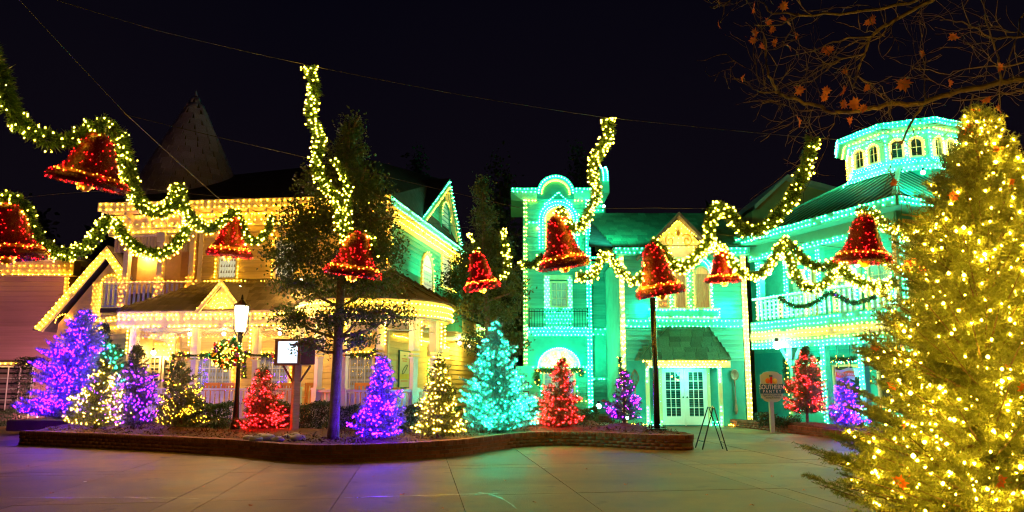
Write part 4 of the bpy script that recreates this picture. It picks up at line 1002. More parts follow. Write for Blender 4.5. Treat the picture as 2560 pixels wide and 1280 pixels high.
for k, (px, lb) in enumerate(((475, 'porch ceiling lamp above the amber fir'), (560, 'porch ceiling lamp left of the street lamp'), (700, 'porch ceiling lamp above the lit screen box'), (800, 'porch ceiling lamp behind the tree crown'))):
    fixture('warm ' + lb, A.p(A.hit(px, 830, 1.3)[0], 1.3, 3.02), 46, (1, .66, .18), lg_w, r=.06)
fixture('warm ceiling lamp in the round corner porch', ring(20, 1.2, 3.05), 60, (1, .66, .10), lg_w, r=.07)
fixture('warm ceiling lamp of the side porch by the door', S.p(4.6, 1.2, 3.0), 110, (1, .80, .10), lg_w, r=.07)
fixture('added warm lamp on the rear yellow wall behind the warm white fir', S.p(8.6, .6, 3.1), 130, (1, .75, .10), lg_w, r=.07)  # added to brighten the rear wall, which was too dark
L(houseA, 'yel', row(S.p(6.5, .1, 3.4), S.p(12.4, .1, 3.4), .2), .03)
fixture('added floodlamp on the ground turning the side wall green', (3.0, 24.0, .7), 6500, (.02, 1, .42), lg_t, spot=34, target=(-3.2, 26, 5.3))  # added source for the green wash on the house side

fixture('small added pink tinted floodlamp washing the mauve wall behind the purple tree', (-15.3, 22.8, .3), 1500, (1, .38, .36), lg_w, spot=120, target=(-18.5, 27, 2.4), r=.06)  # added, stands in for an unseen source on the mauve wall
fixture('small added warm floodlamp behind the porch gable lighting the upper wall', A.p(gc, 1.5, 4.45), 110, (1, .58, .11), lg_w, r=.05)  # added lamp, tucked behind the gable to lift the upper wall
fixture('small added warm floodlamp on the porch roof behind the magnolia', A.p(7.3, 1.7, 4.6), 140, (1, .58, .11), lg_w, r=.05)  # second added lamp for the upper wall wash
# chairs on the porch and bottles on the rail
def chair(label, a, rot):
    c = A.p(a, 1.45, .42); t = thing('porch_chair', label, 'chair', c, 'orange wooden chairs on the porch'); M = Matrix.Translation(c) @ Matrix.Rotation(A.a + rot, 4, 'Z')
    def bx(x, y, z, sx, sy, sz, nm, tl=0): MB().m4(M @ Matrix.Translation((x, y, z)) @ Matrix.Rotation(tl, 4, 'X') @ Matrix.Diagonal((sx, sy, sz, 1))).build(nm, chairw, t)
    bx(0, 0, .43, .5, .5, .04, 'seat'); bx(0, .26, 1.05, .5, .03, .09, 'top_rail', -.1)
    for x in (-.17, -.06, .06, .17): bx(x, .25, .75, .06, .02, .58, 'back_slat', -.1)
    for x in (-.23, .23):
        bx(x, .24, .55, .04, .04, 1.1, 'leg'); bx(x, -.22, .32, .04, .04, .65, 'leg'); bx(x, 0, .65, .06, .5, .03, 'armrest')
for k, (px, lb) in enumerate(((520, 'orange chair behind the rail left of the lamp post'), (555, 'orange chair next to the lamp post on the porch'), (700, 'orange chair on the porch beneath the lit screen'), (775, 'orange chair behind the rail left of the tree trunk'), (905, 'orange chair behind the rail right of the tree trunk'))):
    chair(lb, A.hit(px, 960, 1.45)[0], rnd.uniform(-.4, .4))
tb = ring(24, CR - .9, 0); t = thing('porch_table', 'small table with sauce bottles in the round porch', 'table', (tb.x, tb.y, .4))
MB().lathe([(0, 1.36), (.42, 1.36), (.42, 1.40), (0, 1.40)], Matrix.Translation((tb.x, tb.y, 0)), 16).build('top', chairw, t); MB().tube([(tb.x, tb.y, .4), (tb.x, tb.y, 1.36)], .04).build('leg', chairw, t)
for dx, m_, h, lb in ((0, red_p, .22, 'red ketchup bottle standing on the porch table'), (.16, wood_d, .10, 'small brown jar right of the ketchup bottle'), (-.15, red_p, .09, 'short red jar left of the ketchup bottle')):
    q = thing('bottle', lb, 'bottle', (tb.x + dx, tb.y, 1.4)); MB().lathe([(0, 0), (.045, 0), (.045, h * .6), (.02, h * .8), (.02, h), (0, h)], Matrix.Translation((tb.x + dx, tb.y, 1.4)), 10).build('body', m_, q)
    MB().lathe([(0, h), (.026, h), (.022, h + .04), (0, h + .04)], Matrix.Translation((tb.x + dx, tb.y, 1.4)), 8).build('cap', black, q)

# ================================================================ gabled wing, far left building, rear gable
Yc = 24.2; Cw = Fr((0, Yc), 0)
wing = thing('gabled_cottage', 'small cream gabled cottage with light trimmed rake behind the big purple tree', 'house', (-14.2, Yc, 0))
ax, az = Cw.hit(286, 622); lx, lz = Cw.hit(108, 824); rx = 2 * ax - lx
sl = (az - lz) / (ax - lx)
MB().prism(Cw, [(lx + .5, 0), (ax + .7, 0), (ax + .7, az - .35 - .7 * sl), (ax, az - .35), (lx + .5, lz + .2)], -5, -.02).build('wall', cream, wing)
pw_ = Pieces(wing, 'clapboard', cream, 60)
planks(pw_, Cw, lx, rx, .1, az - .3, .155, d=-.02, clip=lambda z: (max(lx + .5, lx + .55 + (z - lz) / sl), min(ax + .68, rx - .55 - (z - lz) / sl)))
for sg, ex, lz in ((1, lx, lz), (-1, ax + .9, az - .9 * sl)):
    th = .42
    v = MB(); v.add([Cw.p(ex, .5, lz), Cw.p(ax, .5, az), Cw.p(ax, .5, az - th), Cw.p(ex + sg * .28, .5, lz - .12), Cw.p(ex, .42, lz), Cw.p(ax, .42, az), Cw.p(ax, .42, az - th), Cw.p(ex + sg * .28, .42, lz - .12)], [(0, 1, 2, 3), (4, 7, 6, 5), (0, 4, 5, 1), (3, 2, 6, 7), (0, 3, 7, 4)])
    v.build('rake_board', cream_w, wing)
    v = MB(); v.add([Cw.p(ex - sg * .05, .46, lz), Cw.p(ax, .46, az + .05), Cw.p(ax, -5, az + .05), Cw.p(ex - sg * .05, -5, lz), Cw.p(ex - sg * .05, .46, lz - .06), Cw.p(ax, .46, az - .01), Cw.p(ax, -5, az - .01), Cw.p(ex - sg * .05, -5, lz - .06)], [(0, 1, 2, 3), (4, 7, 6, 5), (0, 4, 5, 1), (0, 3, 7, 4)])
    v.build('roof', rooffelt, wing)
    for dz, r_ in ((.06, .032), (.2, .016), (.33, .028)): L(wing, 'warm', row(Cw.p(ex + sg * dz * .5, .53, lz - dz * .3), Cw.p(ax, .53, az - dz - .02), .17), r_)
lz = Cw.hit(108, 824)[1]
L(wing, 'gold', [Cw.p(lx + .75 + .28 * math.cos(R(q)), .1, lz + .25 + .28 * math.sin(R(q))) for q in range(0, 181, 20)], .03)
lit_window(wing, Cw, 262, 690, 298, 792, 2, 3, cream_w, curt_y, 'warm', arch=True)
xa = Cw.hit(238, 700)[0]; MB().box(Cw, xa - .05, xa + .35, 0, .05, Cw.hit(250, 800)[1], Cw.hit(250, 705)[1]).build('shutter', cream_w, wing)
L(wing, 'gold', fillrow(Cw, xa, xa + .3, Cw.hit(250, 795)[1], Cw.hit(250, 712)[1], .08, .12), .016)
for zz in (801, 820): L(wing, 'warm', row(Cw.p(xa - .1, .12, Cw.hit(250, zz)[1]), Cw.p(xa + 1.5, .12, Cw.hit(250, zz)[1]), .13), .028)
MB().box(Cw, xa - .1, xa + 1.5, 0, .1, Cw.hit(250, 820)[1], Cw.hit(250, 801)[1]).build('sill_board', cream_w, wing)

Yb = 27.0; B0 = Fr((0, Yb), 0); fl = thing('mauve_building', 'mauve clapboard building at the left edge with low hung window', 'building', (-20, Yb, 0))
bx1 = B0.hit(160, 800)[0]; bz1 = B0.hit(100, 692)[1]; bz2 = B0.hit(100, 657)[1]
MB().box(B0, -34, bx1, -6, 0, 0, bz2).build('wall', mauve, fl)
pb = Pieces(fl, 'clapboard', mauve, 60); planks(pb, B0, -26, bx1 - .1, .1, bz1, .2)
MB().box(B0, -34, bx1 + .5, 0, .45, bz1, bz2).build('fascia', cream_w, fl); MB().box(B0, -34, bx1 + .9, -6, .7, bz2, bz2 + .12).build('eave', white, fl)
MB().box(B0, bx1 - .1, bx1 + .05, 0, .06, 0, bz1).build('corner_board', cream_w, fl)
L(fl, 'warm', row(B0.p(-24, .5, bz1 + .03), B0.p(bx1 + .5, .5, bz1 + .03), .2), .038)
for q in (.33, .66): L(fl, 'gold', row(B0.p(-24, .5, bz1 + (bz2 - bz1) * q), B0.p(bx1 + .5, .5, bz1 + (bz2 - bz1) * q), .22), .02)
L(fl, 'gold', row(B0.p(bx1 - .02, .1, bz1 - 1.1), B0.p(bx1 - .02, .1, bz1), .14) + row(B0.p(bx1 + .12, .1, bz1 - 1.1), B0.p(bx1 + .12, .1, bz1), .14), .024)
ps = Pieces(fl, 'shingle', shing, 60)
a_ = B0.p(bx1 + .1, .2, bz1 - 1.0); shingles(ps, B0.p(bx1 + .1, .6, bz1 - 1.4), B0.p(bx1 + 1.3, .6, bz1 - 1.4), B0.p(bx1 + 1.3, -1.5, bz2 + .4), B0.p(bx1 + .1, -1.5, bz2 + .4), 9, 4)
wx1 = B0.hit(48, 950, 1.0)[0]
for k in range(2):
    window(fl, B0, wx1 - 2.1 * (k + 1), wx1 - 2.1 * k - .1, .35, 2.15, 4, 4, white, None, .06, .05, mw=.03)
L(fl, 'warm', row(B0.p(wx1 - 4, .2, B0.hit(20, 909)[1]), B0.p(wx1 + .2, .2, B0.hit(20, 909)[1]), .2), .036)
MB().box(B0, wx1 - 4.3, wx1 + .2, .02, .18, 2.2, 2.3).build('sill_board', cream_w, fl)

Yr = 34; R0 = Fr((0, Yr), 0); rg = thing('beige_building', 'plain beige gabled building rising behind the green roofs', 'building', (18, Yr, 0))
p0, p1, p2_ = R0.hit(1880, 528), R0.hit(1962, 452), R0.hit(2110, 482); 
MB().prism(R0, [(p0[0], 0), (p2_[0] + 3, 0), (p2_[0] + 3, p2_[1] - 1.0), (p1[0], p1[1]), (p0[0], p0[1])], -6, 0).build('wall', cream, rg)
for (u0, z0_), (u1, z1_) in ((p0, p1), (p1, (p2_[0] + 3, p2_[1] - 1.0))):
    v = MB(); v.add([R0.p(u0, .4, z0_), R0.p(u1, .4, z1_), R0.p(u1, .4, z1_ + .22), R0.p(u0, .4, z0_ + .22), R0.p(u0, -6, z0_), R0.p(u1, -6, z1_), R0.p(u1, -6, z1_ + .22), R0.p(u0, -6, z0_ + .22)], [(0, 1, 2, 3), (4, 7, 6, 5), (3, 2, 6, 7), (0, 4, 5, 1)]); v.build('roof', white, rg)
for zz, hw in ((.87, .10), (.78, .26), (.72, .2), (.16, .34)): MB().box(S, pm - pw * hw, pm + pw * hw, .071, .075, pz0 + ph * zz, pz0 + ph * (zz + .028)).build('printed_line', ink if zz > .8 else sign_o, post_r)
# ================================================================ green house with tower (centre right)
hB = thing('green_house', 'green clapboard house with arched tower and shingled door hood', 'house', (5, 26, 0))
FB = Fr((0, 24.4), 0); FT = Fr((0, 28.3), 0)
def X(fr, px, py=800, d=0): return fr.hit(px, py, d)[0]
def Z(fr, px, py, d=0): return fr.hit(px, py, d)[1]
bl, br_ = X(FB, 1556, 900), X(FB, 1868, 850)
zt = Z(FB, 1700, 818)   # belt trim low
zt2 = Z(FB, 1700, 803); ze = Z(FB, 1570, 640)
MB().box(FB, bl, br_, -4.2, 0, 0, ze + .05).build('wall', teal, hB)
MB().box(FB, bl + .15, br_ - .15, 0, .02, 0, 2.28).build('lower_panel', teal_d, hB)
pB = Pieces(hB, 'clapboard', teal, 290)
planks(pB, FB, bl + .1, br_ - .1, 2.36, zt - .02, .165); planks(pB, FB, bl + .1, br_ - .1, zt2 + .1, ze, .165)
MB().box(FB, bl, br_, 0, .06, zt - .02, zt2 + .08).build('belt_trim', grn, hB)
MB().box(FB, bl, br_, 0, .05, 2.27, 2.32).build('drip_board', grn, hB)
MB().box(FB, bl - .06, bl + .12, 0, .07, 0, ze).build('corner_board', cream_w, hB); MB().box(FB, br_ - .14, br_ + .05, 0, .07, 0, ze).build('corner_board', cream_w, hB)
L(hB, 'teal', row(FB.p(bl + .1, .09, zt + .04), FB.p(br_ - .1, .09, zt + .04), .145) + row(FB.p(bl + .17, .09, zt2 + .02), FB.p(br_ - .1, .09, zt2 + .02), .145), .033)
for xx in (bl - .02, bl + .08): L(hB, 'pale', row(FB.p(xx, .1, .2), FB.p(xx, .1, ze), .2), .036)
L(hB, 'teal', row(FB.p(bl + .03, .1, .3), FB.p(bl + .03, .1, ze), .2), .03)
for xx, c_ in ((br_ - .1, 'yel'), (br_ + .01, 'pale')): L(hB, c_, row(FB.p(xx, .1, .1), FB.p(xx, .1, ze), .16), .037)
# eave and roof
MB().box(FB, bl - .3, br_ + .1, .0, .42, ze, ze + .24).build('fascia', grn, hB)
L(hB, 'teal', row(FB.p(bl - .3, .45, ze + .2), FB.p(br_, .45, ze + .2), .15) + row(FB.p(bl - .3, .45, ze + .06), FB.p(br_, .45, ze + .06), .17), .032)
rz = Z(Fr((0, 28), 0), 1700, 540)
tl_, tr_ = X(FT, 1310, 800), X(FT, 1478, 800); zk = Z(FT, 1400, 496); rcx = X(FT, 1552, 800)
MB().add([(bl - 1.2, 23.9, ze + .24), (br_ + .6, 23.9, ze + .24), (br_ + 1.2, 28, rz), (tr_ + .05, 28, rz), (bl - 1.2, 32, ze), (br_ + 1, 32, ze), (tr_ + .05, 27.9, ze + .3), (bl - 1.2, 27.9, ze + .3)], [(0, 1, 2, 3), (3, 2, 5, 4)]).build('roof', rooffelt, hB)
pS = Pieces(hB, 'shingle', shing_g, 270)
shingles(pS, (bl - .35, 23.9, ze + .26), (br_ + .3, 23.9, ze + .26), (br_ + .9, 27.95, rz + .02), (bl - .9, 27.95, rz + .02), 12, 17, .035)
# recess between tower and front
MB().box(FT, tr_, rcx + .6, -3, -.3, 0, 6.6).build('recess_wall', teal, hB)
planks(pB, FT, tr_ + .05, rcx + .6, .3, Z(FT, 1515, 950) , .2, d=-.3); planks(pB, FT, tr_ + .05, rcx + .6, Z(FT, 1515, 820), 6.2, .2, d=-.3)
for py in (838, 950, 645): 
    z_ = Z(FT, 1515, py); MB().box(FT, tr_, rcx + .6, -.3, -.2, z_, z_ + .3 if py == 838 else z_ + .12).build('belt_trim', grn, hB); L(hB, 'teal', fillrow(FT, tr_ + .1, rcx + .4, z_ + .04, z_ + (.26 if py == 838 else .05), -.16, .2), .032)
shingles(pS, (tr_ + .1, 27.3, Z(FT, 1515, 640)), (bl + .1, 27.3, Z(FT, 1515, 640)), (bl + .1, 28.6, rz + .4), (tr_ + .1, 28.6, rz + .4), 8, 4, .035)
# tower
MB().box(FT, tl_, tr_, -3, 0, 0, zk).build('tower_wall', teal, hB)
zb_t = Z(FT, 1400, 838); zb_t2 = Z(FT, 1400, 824)
planks(pB, FT, tl_ + .1, tr_ - .1, zb_t2 + .1, zk - .1, .2)
planks(pB, FT, tl_ + .1, tr_ - .1, .3, Z(FT, 1400, 920), .2)
MB().box(FT, tl_ + .1, tr_ - .1, 0, .03, Z(FT, 1400, 918), zb_t).build('tower_panel', teal_d, hB)
MB().box(FT, tl_, tr_, 0, .07, zb_t - .05, zb_t2 + .1).box(FT, tl_, tr_, 0, .07, Z(FT, 1400, 920) - .04, Z(FT, 1400, 915) + .02).build('belt_trim', grn, hB)
L(hB, 'teal', fillrow(FT, tl_ + .15, tr_ - .1, zb_t + .0, zb_t2 + .05, .1, .15), .034)
L(hB, 'teal', row(FT.p(tl_, .1, Z(FT, 1400, 917)), FT.p(tr_, .1, Z(FT, 1400, 917)), .15), .034)
MB().box(FT, tl_ - .03, tl_ + .14, 0, .08, 0, zk).build('corner_board', grn, hB); MB().box(FT, tr_ - .2, tr_ + .03, 0, .08, 0, zk).build('corner_board', grn, hB)
for xx, c_ in ((tl_ + .02, 'pale'), (tl_ + .11, 'yel')): L(hB, c_, row(FT.p(xx, .11, .5), FT.p(xx, .11, zk), .17), .036)
for xx in (tr_ - .15, tr_ - .02): L(hB, 'teal', row(FT.p(xx, .11, .3), FT.p(xx, .11, zk), .15), .042)
zc1 = Z(FT, 1400, 557); L(hB, 'teal', row(FT.p(tl_ + .15, .1, zc1), FT.p(X(FT, 1348), .1, zc1), .15) + row(FT.p(X(FT, 1445), .1, zc1), FT.p(tr_ - .15, .1, zc1), .15), .034)
MB().box(FT, tl_, tr_, 0, .06, zc1 - .07, zc1 + .08).build('belt_trim', grn, hB)
# cornice with arched pediment
zk2 = zk + .32; acx = X(FT, 1388, 490); ar = (X(FT, 1434, 490) - X(FT, 1343, 490)) / 2; ov_ = .55
cor = MB()
for a_, b_ in ((tl_ - ov_, acx - ar), (acx + ar, tr_ + ov_)):
    cor.add([FT.p(a_, ov_, zk2), FT.p(b_, ov_, zk2), FT.p(b_, ov_, zk2 - .16), FT.p(a_, ov_, zk2 - .16), FT.p(a_ + (ov_ if a_ < tl_ else 0), 0, zk - .15), FT.p(b_ - (ov_ if b_ > tr_ else 0), 0, zk - .15), FT.p(b_, -1.5, zk2), FT.p(a_, -1.5, zk2)], [(0, 1, 2, 3), (3, 2, 5, 4), (0, 7, 6, 1), (0, 3, 4, 7), (1, 6, 5, 2)])
cor.box(FT, tl_ - ov_, tr_ + ov_, -3.4, -1.5, zk, zk2).build('cornice', grn, hB)
zac = Z(FT, 1388, 492) + .05
arc = [(acx + ar * math.cos(R(a)), zac + ar * math.sin(R(a))) for a in range(0, 181, 10)]
MB().prism(FT, [(acx - ar, zk - .1)] + arc[::-1] + [(acx + ar, zk - .1)], -.4, .2).build('arched_pediment', teal_d, hB)
ao = MB()
V = []
for a in range(0, 181, 10):
    c_, s_ = math.cos(R(a)), math.sin(R(a))
    for rr2, d in ((ar * 1.04, -.4), (ar * 1.04, .42), (ar * .80, .42), (ar * .80, .2)): V.append(FT.p(acx + rr2 * c_, d, zac + rr2 * s_))
ao.add(V, [(4 * i + k, 4 * i + (k + 1) % 4, 4 * i + 4 + (k + 1) % 4, 4 * i + 4 + k) for i in range(18) for k in range(4)]).build('arch_hood', grn, hB)
L(hB, 'teal', [FT.p(acx + ar * .93 * math.cos(R(a)), .46, zac + ar * .93 * math.sin(R(a))) for a in range(0, 181, 10)], .05)
L(hB, 'teal', [FT.p(acx + ar * 1.02 * math.cos(R(a)), .3, zac + ar * 1.02 * math.sin(R(a))) for a in range(0, 181, 11)], .03)
L(hB, 'yel', [FT.p(acx + ar * .76 * math.cos(R(a)), .24, zac + ar * .76 * math.sin(R(a))) for a in range(0, 181, 8)], .034)
for a_, b_ in ((tl_ - ov_, acx - ar), (acx + ar, tr_ + ov_)):
    L(hB, 'teal', row(FT.p(a_, ov_ + .03, zk2 - .05), FT.p(b_, ov_ + .03, zk2 - .05), .14) + row(FT.p(a_, ov_ + .03, zk2 - .18), FT.p(b_, ov_ + .03, zk2 - .18), .18), .036)
    L(hB, 'yel', row(FT.p(max(a_, tl_), .12, zk - .12), FT.p(min(b_, tr_), .12, zk - .12), .12), .036)
# side pediment seen edge-on
SR = Fr((tr_ + .35, 27.6), R(90))
MB().prism(SR, [(-.9, zk - .2), (-.9, zk2)] + [(.9 * -math.cos(R(a)) + .0, zk2 + .75 * math.sin(R(a))) for a in range(0, 181, 20)] + [(.9, zk - .2)], 0, .28).build('side_pediment', grn, hB)
L(hB, 'teal', [SR.p(.93 * -math.cos(R(a)), .05, zk2 + .78 * math.sin(R(a))) for a in range(0, 181, 7)] + [SR.p(.93 * -math.cos(R(a)), .22, zk2 + .78 * math.sin(R(a))) for a in range(0, 181, 7)], .04)
L(hB, 'teal', fillrow(FT, tr_ + .1, tr_ + .6, zk - .75, zk2 - .1, .12, .18), .036)
MB().box(FT, tr_ + .03, tr_ + .62, -.6, .08, zk - .8, zk - .1).build('cornice_return', grn, hB)
# tower windows
wl, wr = X(FT, 1352), X(FT, 1443); wzt = Z(FT, 1397, 515); wzb = Z(FT, 1397, 625)
window(hB, FT, wl + .12, wr - .12, wzb, wzt, 2, 4, grn, curt_y, .12, .05, True)
wc, wr_ = (wl + wr) / 2, (wr - wl) / 2
for r_, c_, rr3 in ((wr_ + .04, 'teal', .042), (wr_ - .1, 'teal', .036), (wr_ - .22, 'yel', .034)):
    L(hB, c_, [FT.p(wc + r_ * math.cos(R(a)), .16, wzt - wr_ + .12 + r_ * math.sin(R(a))) for a in range(0, 181, 9)] + row(FT.p(wc - r_, .16, wzb), FT.p(wc - r_, .16, wzt - wr_ + .1), .13) + row(FT.p(wc + r_, .16, wzb), FT.p(wc + r_, .16, wzt - wr_ + .1), .13), rr3)
L(hB, 'teal', row(FT.p(wc - wr_ * .8, .2, wzt + .0), FT.p(wc, .2, wzt + .55), .11) + row(FT.p(wc, .2, wzt + .55), FT.p(wc + wr_ * .8, .2, wzt + .0), .11), .036)
L(hB, 'warm', [FT.p(wl - .12, .15, wzb + .9)], .07)
dl, dr = X(FT, 1374, 750), X(FT, 1420, 750)
window(hB, FT, dl, dr, Z(FT, 1397, 770), Z(FT, 1397, 704), 3, 3, cream_w, curt_g, .08, .06)
MB().box(FT, X(FT, 1360), X(FT, 1432), .0, .07, Z(FT, 1397, 820), Z(FT, 1397, 770)).build('door_panel', grn, hB)
MB().box(FT, X(FT, 1360), dl, .0, .1, Z(FT, 1397, 770), Z(FT, 1397, 695)).box(FT, dr, X(FT, 1432), .0, .1, Z(FT, 1397, 770), Z(FT, 1397, 695)).box(FT, X(FT, 1360), X(FT, 1432), .0, .12, Z(FT, 1397, 700), Z(FT, 1397, 688)).build('door_casing', cream_w, hB)
L(hB, 'teal', fillrow(FT, X(FT, 1362), dl - .02, Z(FT, 1397, 770), Z(FT, 1397, 694), .13, .12) + fillrow(FT, dr + .02, X(FT, 1432), Z(FT, 1397, 770), Z(FT, 1397, 694), .13, .12) + fillrow(FT, X(FT, 1362), X(FT, 1432), Z(FT, 1397, 818), Z(FT, 1397, 772), .11, .14), .03)
# iron balconet
bal2 = MB(); y0, y1 = Z(FT, 1397, 820), Z(FT, 1397, 782); xa, xb = X(FT, 1322), X(FT, 1466); bd = .55
for zz in (y0 + .04, y0 + .12, y1): bal2.tube([FT.p(xa, .05, zz), FT.p(xa, bd, zz), FT.p(xb, bd, zz), FT.p(xb, .05, zz)], .014, 4)
n = 22
for i in range(n + 1):
    a = xa + (xb - xa) * i / n; hgt = .1 if i % 2 else .02
    bal2.tube([FT.p(a, bd, y0), FT.p(a, bd, y1 + hgt)], .009, 4)
    if i < n and i % 2 == 0:
        q = (xb - xa) / n; bal2.tube([FT.p(a + q + q * math.cos(R(t)), bd, y1 + .02 + .12 * math.sin(R(t))) for t in range(0, 181, 30)], .007, 4)
for a in (xa, xb): bal2.tube([FT.p(a, bd, y0 - .05), FT.p(a, bd, y1 + .16)], .022, 5)
bal2.build('iron_balcony', black, hB)
# fan light and ground window of the tower
fc = X(FT, 1397, 910); frd = (X(FT, 1449, 910) - X(FT, 1345, 910)) / 2; fz = Z(FT, 1397, 918)
V = [FT.p(fc, .12, fz)] + [FT.p(fc + frd * math.cos(R(a)), .1, fz + frd * .92 * math.sin(R(a))) for a in range(0, 181, 12)]
MB().add(V, [(0, i, i + 1) for i in range(1, 16)]).build('fan_light', cream_w, hB)
for k in range(9):
    a = R(10 + 20 * k); L(hB, 'yel' if k % 2 else 'teal', row(FT.p(fc + frd * .2 * math.cos(a), .15, fz + frd * .2 * math.sin(a)), FT.p(fc + frd * .88 * math.cos(a), .15, fz + frd * .82 * math.sin(a)), .12), .038)
L(hB, 'teal', [FT.p(fc + frd * math.cos(R(a)), .15, fz + frd * .92 * math.sin(R(a))) for a in range(0, 181, 6)], .038)
for rr4 in (.35, .62): L(hB, 'yel', [FT.p(fc + frd * rr4 * math.cos(R(a)), .15, fz + frd * rr4 * .92 * math.sin(R(a))) for a in range(0, 181, int(8 / rr4))], .03)
window(hB, FT, fc - frd * .78, fc + frd * .78, Z(FT, 1397, 1005), fz - .12, 4, 4, cream_w, curt_p, .08, .05)
for sg in (-1, 1): L(hB, 'teal', row(FT.p(fc + sg * frd * .86, .12, .9), FT.p(fc + sg * frd * .86, .12, fz - .7), .13), .034)
L(hB, 'yel', row(FT.p(tr_ - .9, .12, .75), FT.p(tr_, .12, .75), .16), .03)
# menu cabinet left of the window
mb_ = thing('menu_board', 'pale green menu cabinet with three framed panels by the tower', 'sign', FT.p(X(FT, 1310, 1000), .8, 0)); q0, q1 = X(FT, 1290, 1000, .8), X(FT, 1328, 1000, .8)
MB().box(FT, q0, q1, .7, .85, .2, Z(FT, 1310, 915, .8)).build('cabinet', grn, mb_)
for k, (pa, pb_) in enumerate(((955, 972), (978, 998), (1002, 1018))):
    MB().box(FT, q0 + .08, q1 - .08, .85, .88, Z(FT, 1310, pb_, .8), Z(FT, 1310, pa, .8)).build('menu_panel', wood_d, mb_); MB().box(FT, q0 + .12, q1 - .12, .88, .885, Z(FT, 1310, pb_, .8) + .04, Z(FT, 1310, pa, .8) - .04).build('menu_sheet', sign_w, mb_)
text('TTE', FT, (q0 + q1) / 2, .86, Z(FT, 1310, 939, .8), .2, wood_d, mb_)
# pedimented dormer
Dm = Fr((0, 23.86), 0); dx, dz_ = Dm.hit(1693, 538); fx0, fz0 = Dm.hit(1612, 622); fx1 = 2 * dx - fx0
MB().prism(Dm, [(fx0 + .15, fz0 - .3), (fx1 - .15, fz0 - .3), (fx1 - .15, fz0 - .05), (dx, dz_ - .18), (fx0 + .15, fz0 - .05)], -1.2, -.02).build('dormer_wall', cream_w, hB)
for sg, ex in ((1, fx0), (-1, fx1)):
    v = MB(); v.add([Dm.p(ex - sg * .25, .3, fz0 - .28), Dm.p(dx, .3, dz_ + .06), Dm.p(dx, .3, dz_ - .08), Dm.p(ex - sg * .18, .3, fz0 - .36), Dm.p(ex - sg * .25, -3, fz0 - .28), Dm.p(dx, -3, dz_ + .06), Dm.p(dx, -3, dz_ - .08), Dm.p(ex - sg * .18, -3, fz0 - .36)], [(0, 1, 2, 3), (4, 7, 6, 5), (0, 4, 5, 1), (3, 2, 6, 7), (0, 3, 7, 4)]); v.build('dormer_roof', shing, hB)
    L(hB, 'yel', row(Dm.p(ex, .05, fz0 - .05), Dm.p(dx, .05, dz_ - .2), .10), .03)
for k in range(5):
    w_ = (fx1 - fx0) * .42 * (1 - k / 5); L(hB, 'yel', row(Dm.p(dx - w_, .05, fz0 + .06 + k * .17), Dm.p(dx + w_, .05, fz0 + .06 + k * .17), .17), .024)
sc_ = MB()
for sg in (-1, 1):
    pts = []
    for q in range(22): a = q * .42; r_ = .05 + .010 * q; pts.append(Dm.p(dx + sg * (.30 + r_ * math.cos(a) * .8), .07, fz0 + .28 + r_ * math.sin(a)))
    sc_.tube(pts, .02, 5)
sc_.prism(Dm, [(dx - .08, fz0 + .55), (dx, fz0 + .43), (dx + .08, fz0 + .55), (dx, fz0 + .68)], .03, .08).build('scrollwork', gold, hB)
lamp_light('lamp', Dm.p(dx, .5, fz0 + .1), 14, (1, .8, .35), hB, .2)
# triple arched window with planter box
tw = [(1640, 1668), (1684, 1712), (1733, 1771)]
tz0, tz1 = Z(FB, 1700, 773), Z(FB, 1700, 668)
MB().box(FB, X(FB, 1632, 720), X(FB, 1780, 720), .02, .10, tz0 - .1, tz1 + .25).build('window_casing', grn, hB)
for k, (pa, pb_) in enumerate(tw):
    a_, b_ = X(FB, pa, 720), X(FB, pb_, 720)
    window(hB, FB, a_, b_, tz0, tz1 + (.12 if k == 1 else 0), 1, 1, cream_w, curt_y, .05, .13, True)
    for xx in (a_ - .05, b_ + .05): L(hB, 'warm', row(FB.p(xx, .22, tz0), FB.p(xx, .22, tz1 - .1), .12), .024)
for px in (1636, 1676, 1722, 1777): L(hB, 'teal', fillrow(FB, X(FB, px, 720) - .05, X(FB, px, 720) + .04, tz0, tz1 + .1, .2, .11), .03)
L(hB, 'teal', [FB.p(X(FB, 1706, 700) + 1.02 * math.cos(R(a)), .2, tz1 - .1 + .62 * math.sin(R(a))) for a in range(0, 181, 6)] + [FB.p(X(FB, 1706, 700) + .92 * math.cos(R(a)), .2, tz1 - .14 + .52 * math.sin(R(a))) for a in range(0, 181, 6)], .033)
bxl, bxr = X(FB, 1622, 790), X(FB, 1790, 790); bz0, bz1 = zt2 + .12, tz0 - .06
MB().box(FB, bxl, bxr, .08, .42, bz0, bz1).build('window_box', grn, hB)
MB().box(FB, bxl - .04, bxr + .04, .06, .46, bz1, bz1 + .06).box(FB, bxl - .04, bxr + .04, .06, .46, bz0 - .06, bz0).build('window_box_trim', cream_w, hB)
L(hB, 'teal', row(FB.p(bxl, .48, bz1), FB.p(bxr, .48, bz1), .12) + row(FB.p(bxl, .48, bz0), FB.p(bxr, .48, bz0), .12) + row(FB.p(bxl, .45, bz0), FB.p(bxl, .45, bz1 + .1), .1) + row(FB.p(bxr, .45, bz0), FB.p(bxr, .45, bz1 + .1), .1), .036)
lamp_light('lamp', FB.p(bxl - .25, .35, bz0 + .3), 26, (.02, 1, .62), hB, .1); lamp_light('lamp', FB.p(bxr + .3, .35, bz0 + .3), 26, (.02, 1, .62), hB, .1)
